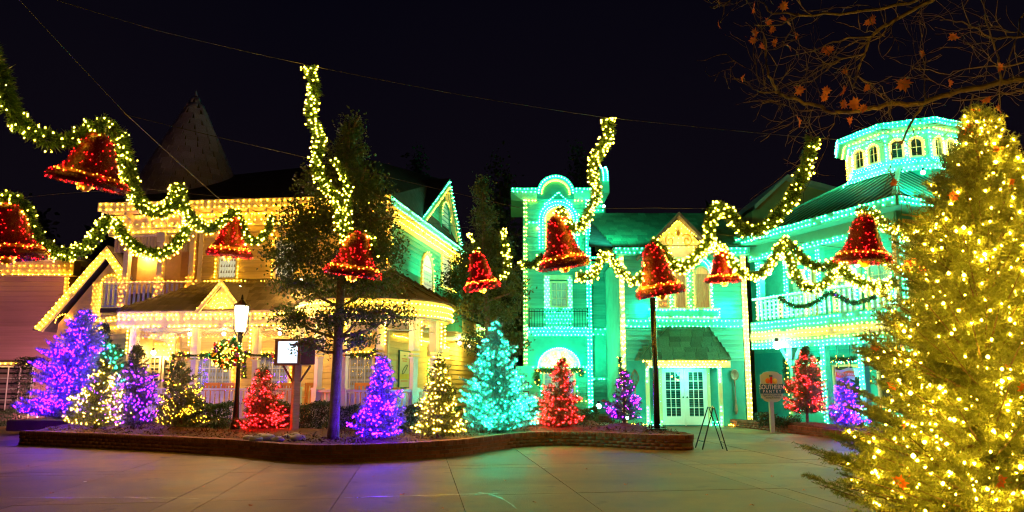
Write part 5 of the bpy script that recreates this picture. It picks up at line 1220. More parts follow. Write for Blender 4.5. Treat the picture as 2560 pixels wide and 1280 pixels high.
# hipped door hood
hz0, hz1 = Z(FB, 1700, 900, .75), Z(FB, 1700, 822, .1); hl, hr = X(FB, 1596, 900, .75), X(FB, 1824, 900, .75); tl2, tr2 = X(FB, 1668, 822), X(FB, 1768, 822)
hood = MB(); hood.add([FB.p(hl, .85, hz0), FB.p(hr, .85, hz0), FB.p(tr2, .06, hz1), FB.p(tl2, .06, hz1), FB.p(hl, .02, hz0), FB.p(hr, .02, hz0)], [(0, 1, 2, 3), (0, 3, 4), (1, 5, 2), (0, 4, 5, 1)]).build('hood_roof', rooffelt, hB)
pH = Pieces(hB, 'hood_shingle', shing_g, 110)
shingles(pH, FB.p(hl, .87, hz0), FB.p(hr, .87, hz0), FB.p(tr2, .08, hz1), FB.p(tl2, .08, hz1), 6, 8, .03)
shingles(pH, FB.p(hl, .02, hz0), FB.p(hl - .0, .87, hz0), FB.p(tl2, .08, hz1), FB.p(tl2, .02, hz1), 6, 4, .03); shingles(pH, FB.p(hr, .87, hz0), FB.p(hr, .02, hz0), FB.p(tr2, .02, hz1), FB.p(tr2, .08, hz1), 6, 4, .03)
d0_, d1_ = X(FB, 1655, 990, .05), X(FB, 1768, 990, .05)
MB().box(FB, X(FB, 1612, 900), X(FB, 1810, 900), .0, .72, hz0 - .26, hz0 - .02).build('hood_frieze', cream_w, hB)
L(hB, 'yel', row(FB.p(hl + .1, .80, hz0 - .04), FB.p(hr - .1, .80, hz0 - .04), .11) + row(FB.p(hl + .3, .76, hz0 - .14), FB.p(hr - .3, .76, hz0 - .14), .13), .04)
L(hB, 'teal', row(FB.p(d0_ - .1, .1, 2.05), FB.p(d1_ + .1, .1, 2.05), .09) + row(FB.p(hl + .25, .76, hz0 - .24), FB.p(hr - .25, .76, hz0 - .24), .13), .026)
for px in (1620, 1802):
    a = X(FB, px, 990, .6); MB().box(FB, a - .06, a + .06, .52, .64, 0, hz0 - .26).build('hood_post', cream_w, hB); L(hB, 'teal', row(FB.p(a - .03, .67, .05), FB.p(a - .03, .67, .75), .1) + row(FB.p(a - .03, .67, 1.5), FB.p(a - .03, .67, 2.0), .1), .036)
for a in (d0_ - .06, d1_ + .06): L(hB, 'teal', row(FB.p(a, .1, .05), FB.p(a, .1, 2.05), .085), .028)
for pa, pb_ in ((1620, 1650), (1773, 1802)): L(hB, 'teal', fillrow(FB, X(FB, pa, 1055), X(FB, pb_, 1055), .06, .16, .3, .12), .036)
lamp_light('lamp', FB.p((d0_ + d1_) / 2, .55, hz0 - .4), 42, (.06, 1, .62), hB, .15)
# french doors
dm = (d0_ + d1_) / 2; dt = 2.0
MB().box(FB, d0_ - .1, d0_ - .005, .02, .12, 0, dt + .08).box(FB, d1_ + .005, d1_ + .1, .02, .12, 0, dt + .08).box(FB, d0_ - .1, d1_ + .1, .02, .118, dt + .01, dt + .085).build('door_frame', cream_w, hB)
for a_, b_, hs in ((d0_, dm - .01, 1), (dm + .01, d1_, -1)):
    v = MB(); st = .14
    v.box(FB, a_, a_ + st, .03, .09, .04, dt).box(FB, b_ - st, b_, .03, .09, .04, dt).box(FB, a_ + st, b_ - st, .03, .088, dt - .13, dt).box(FB, a_ + st, b_ - st, .03, .088, .04, .34)
    dr_ = v.build('door', white, hB); mu = MB(); gx0, gx1, gz0_, gz1_ = a_ + st, b_ - st, .34, dt - .13
    for i in (1, 2): xx = gx0 + (gx1 - gx0) * i / 3; mu.box(FB, xx - .012, xx + .012, .05, .08, gz0_, gz1_)
    for j in range(1, 5): zz = gz0_ + (gz1_ - gz0_) * j / 5; mu.box(FB, gx0, gx1, .052, .078, zz - .012, zz + .012)
    mu.build('muntin', white, dr_)
    MB().box(FB, gx0, gx1, .024, .03, gz0_, gz1_).build('dark_backing', dark_in, dr_); bl_ = MB()
    for j in range(26): zz = gz0_ + (gz1_ - gz0_) * (j + .5) / 26; bl_.box(FB, gx0, gx1, .034, .038, zz - .018, zz + .012)
    bl_.build('blind', curt_g if False else teal_d, dr_); MB().box(FB, gx0, gx1, .058, .062, gz0_, gz1_).build('pane', pane_m, dr_)
    kx = b_ - .06 if hs == 1 else a_ + .06; MB().ball(FB.p(kx, .13, 1.0), .028, 6).build('knob', black, dr_)
MB().box(FB, dm - .02, dm + .02, .09, .12, .02, dt).build('astragal', white, hB)
L(hB, 'pale', [FB.p(X(FB, px, 945), .06, Z(FB, px, py)) for px, py in ((1679, 941), (1688, 948), (1693, 950))], .03)
for px in (1822, 1840, 1860, 1590, 1575): L(hB, 'warm', [FB.p(X(FB, px, 1060), .25, .07)], .03)
L(hB, 'warm', row(FB.p(X(FB, 1565, 1060), .3, .09), FB.p(X(FB, 1615, 1060), .3, .09), .1) + row(FB.p(X(FB, 1812, 1060), .3, .06), FB.p(X(FB, 1868, 1060), .3, .06), .13), .028)
# giant utensils on the wall
us = thing('giant_whisk', 'oversized wire whisk hung on the teal wall left of the doors', 'wall decoration', FB.p(X(FB, 1588, 980), .1, 1.0)); ux, uz = FB.hit(1586, 940)
v = MB()
for k in range(6):
    r_ = .15 * math.cos(k * math.pi / 6) ; v.tube([FB.p(ux + r_ * 2 * (.5 * math.sin(t * math.pi)) * 1.0, .1, uz - .38 + .62 * t) for t in (0, .15, .35, .55, .75, .9, 1)], .011, 4)
    v.tube([FB.p(ux - r_ * (math.sin(t * math.pi)), .1 + .06 * math.sin(t * 3.14), uz - .38 + .62 * t) for t in (0, .15, .35, .55, .75, .9, 1)], .011, 4)
v.build('wires', spoonm, us); MB().tube([FB.p(ux, .08, uz - .38), FB.p(ux, .08, uz - .75), FB.p(ux, .08, uz - 1.15)], [.03, .022, .05], 8).build('handle', spoonm, us)
sp_ = thing('giant_spoon', 'oversized tarnished spoon hung on the teal wall right of the doors', 'wall decoration', FB.p(X(FB, 1835, 980), .1, 1.0)); ux, uz = FB.hit(1834, 937)
MB().lathe([(0, -.06), (.09, -.045), (.145, 0), (.15, .01), (.12, 0), (.07, -.03), (0, -.045)], Matrix.Translation(FB.p(ux, .1, uz)) @ Matrix.Rotation(R(90), 4, 'X') @ Matrix.Diagonal((1, 1.35, 1, 1)), 16).build('bowl', spoonm, sp_, smooth=True)
MB().tube([FB.p(ux, .08, uz - .18), FB.p(ux, .1, uz - .45), FB.p(ux, .08, uz - .75), FB.p(ux + .01, .08, uz - 1.0), FB.p(ux + .01, .08, uz - 1.25), FB.p(ux + .01, .08, uz - 1.38)], [.028, .022, .025, .045, .065, .02], 8).build('handle', spoonm, sp_)
fixture('teal floodlamp on the ground washing the recess beside the tower', (4.25, 27.2, .5), 500, (.03, 1, .72), lg_t, spot=120, target=(3.9, 28.2, 3.2), r=.04)
fixture('added teal floodlamp lighting the tower front from behind the firs', (1.9, 24.2, .45), 2000, (.015, 1, .50), lg_t, spot=95, target=(1.9, 28.3, 6.0), r=.05)  # added to wash the tower teal
fixture('added teal floodlamp by the curb washing the front wall', (3.38, 20.4, .5), 520, (.02, 1, .55), lg_t, spot=100, target=(5.8, 24.4, 3.8), r=.05)  # added lamp hidden in the planter, brightens the front wall
fixture('added teal floodlamp on the roof slope lighting the shingles beside the tower', (3.2, 23.2, 7.6), 600, (.02, 1, .50), lg_t, spot=110, target=(4.2, 26.5, 7.2), r=.05)  # added so the roof shingles catch green light

# ================================================================ pavilion with cupola (right)
hC = thing('green_pavilion', 'two storey green pavilion with balcony and lantern cupola', 'building', (12, 22, 0))
c0, c1 = Vector((8.6, 24.3)), Vector((10.85, 18.9)); LC = (c1 - c0).length
FC = Fr((c0.x, c0.y), math.atan2(c1.y - c0.y, c1.x - c0.x)); FD = Fr((c1.x, c1.y), math.atan2(.374, .927)); LD = 7.5
zeC = 6.35
MB().box(FC, -1.8, LC - .9, -1.8, -1.6, 0, zeC).build('wall', teal, hC)
MB().box(FD, 1.85, LD, -5.0, -.02, 0, zeC).box(FD, .05, 1.85, -.2, -.02, 0, zeC).build('side_wall', cream, hC)
pC = Pieces(hC, 'clapboard', teal, 120); planks(pC, FC, 0, LC - 1, 3.7, 6.1, .2, d=-1.6)
pD = Pieces(hC, 'cream_clapboard', cream, 90); planks(pD, FD, .25, LD, .3, 6.3, .22)
MB().box(FC, -1.7, LC - .9, -1.6, -1.57, .1, 2.6).build('ground_panel', teal_d, hC)
MB().box(FC, 0, LC, -1.6, .0, 3.45, 3.6).build('balcony_floor', grn, hC)
MB().box(FC, -.05, LC, -.0, .08, 2.66, 3.62).build('balcony_fascia', grn, hC)
MB().box(FC, -.05, LC, .08, .11, 2.98, 3.22).build('fascia_panel', sign_w, hC)
for z, c_, r_ in ((3.56, 'teal', .034), (3.40, 'teal', .03), (3.26, 'pale', .03), (3.12, 'yel', .03), (2.94, 'yel', .03), (2.82, 'teal', .034), (2.70, 'teal', .034)): L(hC, c_, row(FC.p(0, .14, z), FC.p(LC, .14, z), .16), r_)
# eave
MB().box(FC, -.1, LC + .5, .0, .55, zeC, zeC + .28).box(FD, -.5, LD, .0, .55, zeC + .002, zeC + .278).build('fascia', grn, hC)
MB().box(FC, -.1, LC, -.05, .03, 5.8, zeC).build('frieze', grn, hC); MB().box(FD, 0, LD, -.05, .03, 5.85, zeC).build('frieze', grn, hC)
MB().box(FC, 0, LC, -1.6, 0, 6.0, 6.06).build('balcony_ceiling', grn, hC)
for z in (zeC + .24, zeC + .1): L(hC, 'teal', row(FC.p(-.1, .58, z), FC.p(LC + .5, .58, z), .15) + row(FD.p(-.5, .58, z), FD.p(LD, .58, z), .15), .036)
L(hC, 'teal', row(FC.p(0, .07, 5.88), FC.p(LC, .07, 5.88), .15) + row(FC.p(0, .07, 5.98), FC.p(LC, .07, 5.98), .2), .032)
# posts, brackets, balusters
def cpost(a, z0, z1, d=-.1, w_=.2, col='teal', sp=.12):
    MB().box(FC, a - w_ / 2, a + w_ / 2, d - w_, d, z0, z1).build('post', grn, hC); L(hC, col, row(FC.p(a - w_ * .25, d + .03, z0 + .05), FC.p(a - w_ * .25, d + .03, z1), sp) + row(FC.p(a + w_ * .3, d + .03, z0 + .1), FC.p(a + w_ * .3, d + .03, z1), sp), .032)
for a in (.25, 1.55, 2.95, 4.3, LC - .12): cpost(a, 3.6, 5.8)
for a in (2.9, 4.3, LC - .12): cpost(a, 0, 2.66)
MB().box(FC, 1.42, 1.62, -.3, -.1, 0, 1.0).box(FC, 1.46, 1.58, -.26, -.14, 1.0, 2.3).box(FC, 1.40, 1.64, -.32, -.08, 2.3, 2.66).build('porch_post', grn, hC)
for sg in (-1, 1): MB().prism(FC, [(1.52 + sg * .06, 2.0), (1.52 + sg * .5, 2.66), (1.52 + sg * .34, 2.66), (1.52 + sg * .06, 2.25)], -.24, -.16).build('bracket', grn, hC)
L(hC, 'yel', row(FC.p(1.45, -.05, .2), FC.p(1.45, -.05, 2.5), .14), .026)
bC = Pieces(hC, 'baluster', white, 60)
rail(hC, lin(FC, -.06), .1, LC - .1, 3.62, 4.42, .19, white, pc=bC, bw=.085)
MB().box(FC, 0, LC, -.1, .0, 4.40, 4.47).build('balcony_rail', white, hC)
n = int(LC / .19)
for i in range(n):
    a = .1 + (LC - .2) * (i + .5) / n
    L(hC, 'teal' if i % 6 else 'pale', row(FC.p(a, .0, 3.68), FC.p(a, .0, 4.38), .12), .026)
L(hC, 'teal', row(FC.p(0, .03, 4.46), FC.p(LC, .03, 4.46), .14), .03)
# windows on both floors
for a_, b_, z0, z1, cm, nm in ((.3, 1.0, 3.7, 5.5, curt_g, 'window'), (1.3, 2.0, 3.7, 5.5, curt_y, 'window'), (2.4, 3.3, 3.7, 5.6, curt_g, 'door'), (3.6, 4.4, 3.7, 5.5, curt_g, 'window')):
    window(hC, FC, a_, b_, z0, z1, 2, 3, cream_w, cm, .07, -1.54, name=nm); L(hC, 'warm', row(FC.p(a_ - .04, -1.45, z0), FC.p(a_ - .04, -1.45, z1), .13), .028); L(hC, 'teal', row(FC.p(b_ + .06, -1.45, z0), FC.p(b_ + .06, -1.45, z1), .13), .034)
for a_, b_ in ((.25, 1.6), (2.0, 3.3), (3.7, 4.7)):
    window(hC, FC, a_, b_, .75, 2.1, 2, 1, cream_w, None, .07, -1.52); L(hC, 'teal', row(FC.p(a_, -1.4, 2.2), FC.p(b_, -1.4, 2.2), .12) + row(FC.p(b_ + .1, -1.4, .75), FC.p(b_ + .1, -1.4, 2.2), .12), .034); L(hC, 'yel', row(FC.p(a_, -1.4, .7), FC.p(b_, -1.4, .7), .15), .034); L(hC, 'teal', row(FC.p(a_, -1.4, .55), FC.p(b_, -1.4, .55), .13), .036)
MB().box(FD, -.05, .2, 0, .07, 0, zeC - .4).build('corner_board', grn, hC)
L(hC, 'teal', row(FD.p(0, .1, .1), FD.p(0, .1, 5.8), .13) + row(FD.p(.14, .1, .1), FD.p(.14, .1, 5.8), .13), .036)
# standing seam roof
cc3 = Vector((13.55, 23.0)); zr0 = zeC + .30; NC = 8; rc = 1.66; zr1 = 8.35
q0 = FC.p(-.15, .55, zr0); q1 = Vector((FC.p(LC, .55, 0).x + .25, FC.p(LC, .55, 0).y - .30, zr0)); q2 = FD.p(LD, .55, zr0)
q3 = Vector((15, 29.5, zr0)); q4 = Vector((9.0, 27.5, zr0))
def cv(k, r_, z): a = R(22.5 + 45 * k) + FD.a; return Vector((cc3.x + r_ * math.cos(a), cc3.y + r_ * math.sin(a), z))
apex = Vector((cc3.x, cc3.y, 9.2)); ring8 = [cv(k, rc, zr1) for k in range(8)]
MB().add([q0, q1, q2, q3, q4, apex], [(0, 1, 5), (1, 2, 5), (2, 3, 5), (3, 4, 5), (4, 0, 5)]).build('roof', metalroof, hC)
pz = Pieces(hC, 'roof_seam', seamm, 90)
for a_, b_, n in ((q0, q1, 22), (q1, q2, 26)):
    base_d = (b_ - a_).normalized(); nrm = (b_ - a_).cross(apex - a_).normalized(); nrm = nrm if nrm.z > 0 else -nrm
    up = (apex - a_); up = (up - base_d * up.dot(base_d)).normalized(); foot = a_ + base_d * (apex - a_).dot(base_d); HT = (apex - foot).length
    for i in range(1, n):
        p = a_.lerp(b_, i / n); s_ = (p - a_).dot(base_d); sf = (foot - a_).dot(base_d); Lt = (b_ - a_).length
        f = (s_ / sf) if s_ < sf else (Lt - s_) / (Lt - sf)
        ln = HT * max(0, f) * 1.0
        if ln < .15: continue
        c = p + up * ln / 2 + nrm * .02; Rm = Matrix((base_d, up, nrm)).transposed().to_4x4()
        pz.add(Matrix.Translation(c) @ Rm @ Matrix.Diagonal((.035, ln, .05, 1)))
for q_ in (q0, q1, q2):
    MB().tube([q_ + Vector((0, 0, .03)), apex + Vector((0, 0, .03))], .07, 6).build('hip_cap', grn, hC)
# cupola
cu = MB(); cu.add([cv(k, rc, 7.7) for k in range(8)] + [cv(k, rc, 9.85) for k in range(8)], [(k, (k + 1) % 8, (k + 1) % 8 + 8, k + 8) for k in range(8)] + [tuple(range(8, 16))]).build('cupola_wall', grn, hC)
cr_ = MB()
for (r0, z0, r1, z1) in ((rc + .02, 9.55, rc + .12, 9.62), (rc + .12, 9.62, rc + .42, 9.76), (rc + .42, 9.76, rc + .45, 9.96), (rc + .45, 9.96, .2, 10.0)):
    cr_.add([cv(k, r0, z0) for k in range(8)] + [cv(k, r1, z1) for k in range(8)], [(k, (k + 1) % 8, (k + 1) % 8 + 8, k + 8) for k in range(8)])
cr_.build('cupola_cornice', grn, hC)
sk = MB(); sk.add([cv(k, rc + .3, 8.28) for k in range(8)] + [cv(k, rc + .02, 8.62) for k in range(8)], [(k, (k + 1) % 8, (k + 1) % 8 + 8, k + 8) for k in range(8)]).build('cupola_skirt', grn, hC)
for k in range(8):
    a0, a1 = cv(k, rc, 0), cv((k + 1) % 8, rc, 0)
    mid = (a0 + a1) / 2
    if (mid - Vector((cc3.x, cc3.y, 0))).dot(Vector((-cc3.x, -cc3.y, 0))) < -6: continue
    if (a1 - a0).cross(mid - Vector((cc3.x, cc3.y, 0))).z > 0: a0, a1 = a1, a0
    F8 = Fr((a0.x, a0.y), math.atan2(a1.y - a0.y, a1.x - a0.x)); LL = (a1 - a0).length
    if F8.n[0] * (mid.x - cc3.x) + F8.n[1] * (mid.y - cc3.y) < 0: F8 = Fr((a1.x, a1.y), math.atan2(a0.y - a1.y, a0.x - a1.x))
    for q in (.28, .72):
        window(hC, F8, LL * q - .20, LL * q + .20, 8.78, 9.46, 2, 2, cream_w, None, .055, .02, True, name='cupola_window', mw=.018)
        L(hC, 'warm', [F8.p(LL * q + .22 * math.cos(R(a)), .13, 9.24 + .22 * math.sin(R(a))) for a in range(0, 181, 20)] + row(F8.p(LL * q - .22, .13, 8.78), F8.p(LL * q - .22, .13, 9.24), .08) + row(F8.p(LL * q + .22, .13, 8.78), F8.p(LL * q + .22, .13, 9.24), .08), .024)
    L(hC, 'teal', fillrow(F8, .02, LL, 8.64, 8.72, .06, .11) + row(F8.p(LL / 2, .06, 8.7), F8.p(LL / 2, .06, 9.5), .11) + row(F8.p(0.03, .06, 8.7), F8.p(.03, .06, 9.5), .11), .03)
    for rr5, z in ((.36, 8.3), (.2, 8.45), (.46, 9.80), (.48, 9.92)):
        e = rr5 * .42; L(hC, 'teal', row(F8.p(-e, rr5 * .95, z), F8.p(LL + e, rr5 * .95, z), .125), .034)
    L(hC, 'yel', row(F8.p(-.1, .24, 9.68), F8.p(LL + .1, .24, 9.68), .14), .034); L(hC, 'teal', row(F8.p(-.1, .1, 9.58), F8.p(LL + .1, .1, 9.58), .14), .03)
lamp_light('lamp', FC.p(1.6, -.9, 2.4), 30, (.01, 1, .6), hC, .1); lamp_light('lamp', FC.p(1.2, -.8, 5.6), 60, (.02, 1, .5), hC, .1); lamp_light('lamp', FC.p(3.8, -.8, 5.6), 45, (.05, 1, .6), hC, .1); lamp_light('lamp', FC.p(3.8, -.8, 2.4), 30, (.05, 1, .6), hC, .1)
fixture('dazzling white floodlamp at the pavilion porch post', FC.p(1.35, .25, 2.75), 90, (.15, 1, .6), glow('flood_white', (.9, 1, .85), 40), r=.13)
fixture('bright white floodlamp under the pavilion balcony eave at left', FC.p(.6, -.3, 5.35), 90, (.06, 1, .55), lg_t, r=.08)
fixture('added teal floodlamp on the roof lighting the cupola', (11.2, 18.0, 7.2), 900, (.02, 1, .6), lg_t, spot=100, target=(13.2, 22.0, 8.2), r=.06)  # added to brighten the metal roof and cupola
fixture('yellow lamp at the balcony corner left of the large right bell', FC.p(4.6, .1, 5.0), 16, (1, .75, .25), lg_w, r=.08)

# garland swags with ornaments
def garland(label, pts, rad=.16, nb=0, col='warm', seed=0, orns=0, dens=1500, br=.022, cat='garland', grp=None, sag=True, name='garland'):
    P = [p if isinstance(p, Vector) else AT(*p) for p in pts]
    Q = []
    for i in range(len(P) - 1):
        a, b, c, d = P[max(i - 1, 0)], P[i], P[i + 1], P[min(i + 2, len(P) - 1)]
        m = max(2, int((c - b).length / .05))
        for k in range(m):
            t = k / m; Q.append(.5 * ((2 * b) + (c - a) * t + (2 * a - 5 * b + 4 * c - d) * t * t + (3 * b - 3 * c + d - a) * t ** 3))
    Q.append(P[-1]); Q = np.array(Q); n = len(Q)
    seg = np.linalg.norm(np.diff(Q, axis=0), axis=1).sum(); N = int(seg * dens)
    rs = np.random.RandomState(seed + 100); t = rs.rand(N) * (n - 1); i = t.astype(int); f = (t - i)[:, None]; C = Q[i] * (1 - f) + Q[np.minimum(i + 1, n - 1)] * f
    T = unitv(Q[np.minimum(i + 1, n - 1)] - Q[i]); Rv = rs.normal(size=(N, 3)); Rv -= T * (Rv * T).sum(1)[:, None]; Rv = unitv(Rv)
    # tufts: cluster azimuths so the outline stays uneven
    cl = (np.sin(t * .9 + seed) * .18 + np.sin(t * 2.3) * .12 + 1)
    D = unitv(Rv + T * rs.uniform(-.5, .9, (N, 1)) + rs.normal(size=(N, 3)) * .15); r0 = rs.uniform(.05, .75, N)
    P0 = C + Rv * (rad * r0 * .7)[:, None]
    c = P[len(P) // 2]; root = thing(name, label, cat, c, grp)
    V, F = lintri(P0, D, np.full(N, rad * .13), rad * rs.uniform(.3, .62, N) * cl); npmesh('foliage', V, F, garl, root, 'stuff')
    MB().tube([Vector(q) for q in Q[::3]] + [Vector(Q[-1])], .012, 4).build('wire', black, root)
    if nb:
        j = np.linspace(0, n - 1, nb) + rs.normal(size=nb) * 1.0; j = np.clip(j, 0, n - 1).astype(int); T = unitv(Q[np.minimum(j + 1, n - 1)] - Q[np.maximum(j - 1, 0)])
        Rv = rs.normal(size=(nb, 3)) * .7 + np.array([0, -.75, -.35]); Rv -= T * (Rv * T).sum(1)[:, None]; Rv = unitv(Rv)
        pts_ = Q[j] + Rv * rad * rs.uniform(.75, 1.05, (nb, 1))
        for p in pts_: L(root, col, [p], br * rs.uniform(.75, 1.3))
    for k in range(orns):
        j = rs.randint(0, n); a = unitv(rs.normal(size=3) + np.array([0, -1.3, 0])); p = Q[j] + a * rad * .85
        MB().ball(p, rad * rs.uniform(.2, .34), 8).build('ornament', orn[rs.randint(0, 5)], root, smooth=True)
    return root
def wgar(label, fr, a0, a1, z, d, leg0=.6, leg1=.6, sag=.08, seed=0, nb=26, orns=16, rad=.13):
    pts = ([fr.p(a0, d, z - leg0)] if leg0 else []) + [fr.p(a0, d, z), fr.p((a0 * 3 + a1) / 4, d, z - sag), fr.p((a0 + a1) / 2, d, z - sag * .6), fr.p((a0 + a1 * 3) / 4, d, z - sag), fr.p(a1, d, z)] + ([fr.p(a1, d, z - leg1)] if leg1 else [])
    garland(label, pts, rad, nb, 'gold', seed, orns, 1300, .014)
wgar('ornamented garland over the porch window behind the wreath', A, g1[0] - .45, g1[1] + .2, 2.45, .2, .1, .0, seed=1)
wgar('ornamented garland over the porch window behind the lit screen', A, g2[0] - .3, g2[1] + .1, 2.45, .2, .8, .0, seed=2, orns=18)
wgar('ornamented garland over the porch window right of the tree trunk', A, g3[0], g3[1] + .1, 2.45, .2, .3, .7, seed=3)
garland('ornamented garland hanging down the breezeway post', [A.p(ab + .02, .2, 2.45), A.p(ab - .02, .2, 2.0), A.p(ab, .2, 1.6)], .13, 10, 'gold', 4, 10, 1300, .014)
garland('ornamented garland draped over the tower window behind the red fir', [FT.p(fc - frd, .25, 1.4), FT.p(fc - frd * 1.0, .25, fz - .15), FT.p(fc - frd * .4, .25, fz - .15), FT.p(fc + frd * .2, .25, fz - .2), FT.p(fc + frd, .25, fz - .1), FT.p(fc + frd * 1.02, .25, 1.75)], .16, 24, 'gold', 5, 16, 1300, .014)
garland('garland running down the front corner board above the violet fir', [FB.p(bl - .12, .15, 2.4), FB.p(bl - .1, .15, 1.9), FB.p(bl - .12, .15, 1.4)], .1, 12, 'gold', 6, 6, 1300, .014)
wgar('ornamented garland over the pavilion window behind the pantry sign', FC, .1, 1.75, 2.32, -1.3, 1.2, .3, seed=7)
wgar('ornamented garland over the pavilion window behind the red fir', FC, 1.95, 3.1, 2.32, -1.3, .3, .0, seed=8)
wgar('ornamented garland over the pavilion window beside the fudge sign', FC, 3.5, 5.2, 2.35, -1.3, .9, .1, seed=9, orns=24)
def cp(px, py, d=.12): a, z = FC.hit(px, py, d); return FC.p(a, d, z)
garland('unlit green garland looped on the pavilion balcony rail', [cp(1948, 742), cp(1965, 757), cp(1992, 766), cp(2020, 764), cp(2048, 750), cp(2072, 733), cp(2098, 742), cp(2125, 756), cp(2155, 754), cp(2188, 742)], .12, 0, seed=10, orns=12, dens=1500)

# ================================================================ hanging bells
def bell(label, mx, my, Y, Rm, tx, ty, seed=0, squash=1.0):
    c = AT(mx, my, Y); t = AT(tx, ty, Y); H = (t - c).length; ang = math.atan2(t.x - c.x, t.z - c.z)
    root = thing('bell', label, 'bell decoration', c, 'red tinsel bells hung across the street')
    M = Matrix.Translation(c) @ Matrix.Rotation(ang, 4, 'Y') @ Matrix.Rotation(R(6), 4, 'X')
    pr_ = [(.0, .16), (.70, .02), (.93, -.03), (1.0, .06), (.98, .16), (.88, .28), (.75, .42), (.63, .62), (.55, .9), (.48, 1.2), (.42, 1.5), (.33, 1.75), (.18, 1.9), (.0, 1.95)]
    k = H / 1.95; prof = [(r * Rm, z * k) for r, z in pr_]
    MB().lathe(prof, M, 28).build('shell', redsh, root, smooth=True)
    rs = np.random.RandomState(seed); N = 9000
    rr = np.array([p[0] for p in prof]); zz = np.array([p[1] for p in prof]); sl = np.hypot(np.diff(rr), np.diff(zz)); area = sl * (rr[1:] + rr[:-1]) + 1e-6
    si = rs.choice(len(sl), N, p=area / area.sum()); f = rs.rand(N); r = rr[si] * (1 - f) + rr[si + 1] * f; z = zz[si] * (1 - f) + zz[si + 1] * f; th = rs.rand(N) * 6.283
    nr = (np.diff(zz) / sl)[si]; nz = -(np.diff(rr) / sl)[si]
    def xf(A_, w_=1): A_ = np.concatenate([A_, np.full((len(A_), 1), w_)], 1); return (A_ @ np.array(M).T)[:, :3]
    Pl = np.stack([r * np.cos(th), r * np.sin(th), z], 1); Nl = np.stack([nr * np.cos(th), nr * np.sin(th), nz], 1)
    Pw, Nw = xf(Pl), xf(Nl, 0); D = unitv(Nw * .6 + rs.normal(size=(N, 3)) * .55)
    V, F = lintri(Pw, D, np.full(N, .008 * Rm / .55), np.full(N, .05) * rs.uniform(.5, 1.2, N)); npmesh('tinsel', V, F, tinsel, root, 'stuff')
    nb = 230; idx = rs.choice(np.where(z > .0)[0], nb); 
    for i in idx: L(root, 'bred', [Pw[i] + Nw[i] * .03], rs.uniform(.005, .0095) * Y / 14)
    # golden waist band
    bm = MB(); bm.lathe([(Rm * .89, .27 * k), (Rm * .90, .30 * k), (Rm * .80, .42 * k), (Rm * .76, .42 * k)], M, 28); bm.build('band', banm, root)
    for q in range(40):
        a = q * 6.283 / 40 + rs.normal() * .04; zb = rs.uniform(.27, .44) * k; rb = Rm * (.93 - (zb / k - .27) * .9)
        L(root, 'gold', [M @ Vector((rb * math.cos(a), rb * math.sin(a), zb))], rs.uniform(.009, .016) * Y / 14)
    bc_ = M @ Vector((0, -.12 * Rm, -.02 * k)); MB().ball(bc_, Rm * .20, 10).build('clapper', gold, root, smooth=True)
    for q in range(26):
        d = unitv(rs.normal(size=3)); L(root, 'gold', [np.array(bc_) + d * Rm * .22], rs.uniform(.011, .019) * Y / 14)
    MB().tube([M @ Vector((0, 0, 1.9 * k)), M @ Vector((0, 0, 2.08 * k))], .02, 6).build('hanger', black, root)
bell('large red bell cut off by the left edge of the picture', 26, 645, 12.6, .60, 30, 512, 1)
bell('large tilted red bell at upper left, hung highest', 220, 462, 10.6, .575, 258, 340, 2)
bell('small red bell in front of the upper yellow wall', 573, 640, 17.5, .56, 588, 540, 3)
bell('red bell in front of the magnolia crown', 882, 688, 13.0, .54, 900, 582, 4)
bell('small red bell leaning left in front of the holly', 1206, 722, 17.6, .46, 1190, 630, 5)
bell('large red bell in front of the green tower', 1412, 668, 14.8, .56, 1390, 540, 6)
bell('red bell right above the black pole', 1652, 736, 15.4, .55, 1626, 612, 7)
bell('smallest red bell before the green house right corner', 1809, 705, 20.0, .52, 1802, 622, 8)
bell('upright red bell before the pavilion balcony', 2157, 655, 14.0, .545, 2155, 538, 9)
bell('dim red bell mostly hidden by the big spruce', 2284, 675, 17.0, .36, 2284, 650, 10)

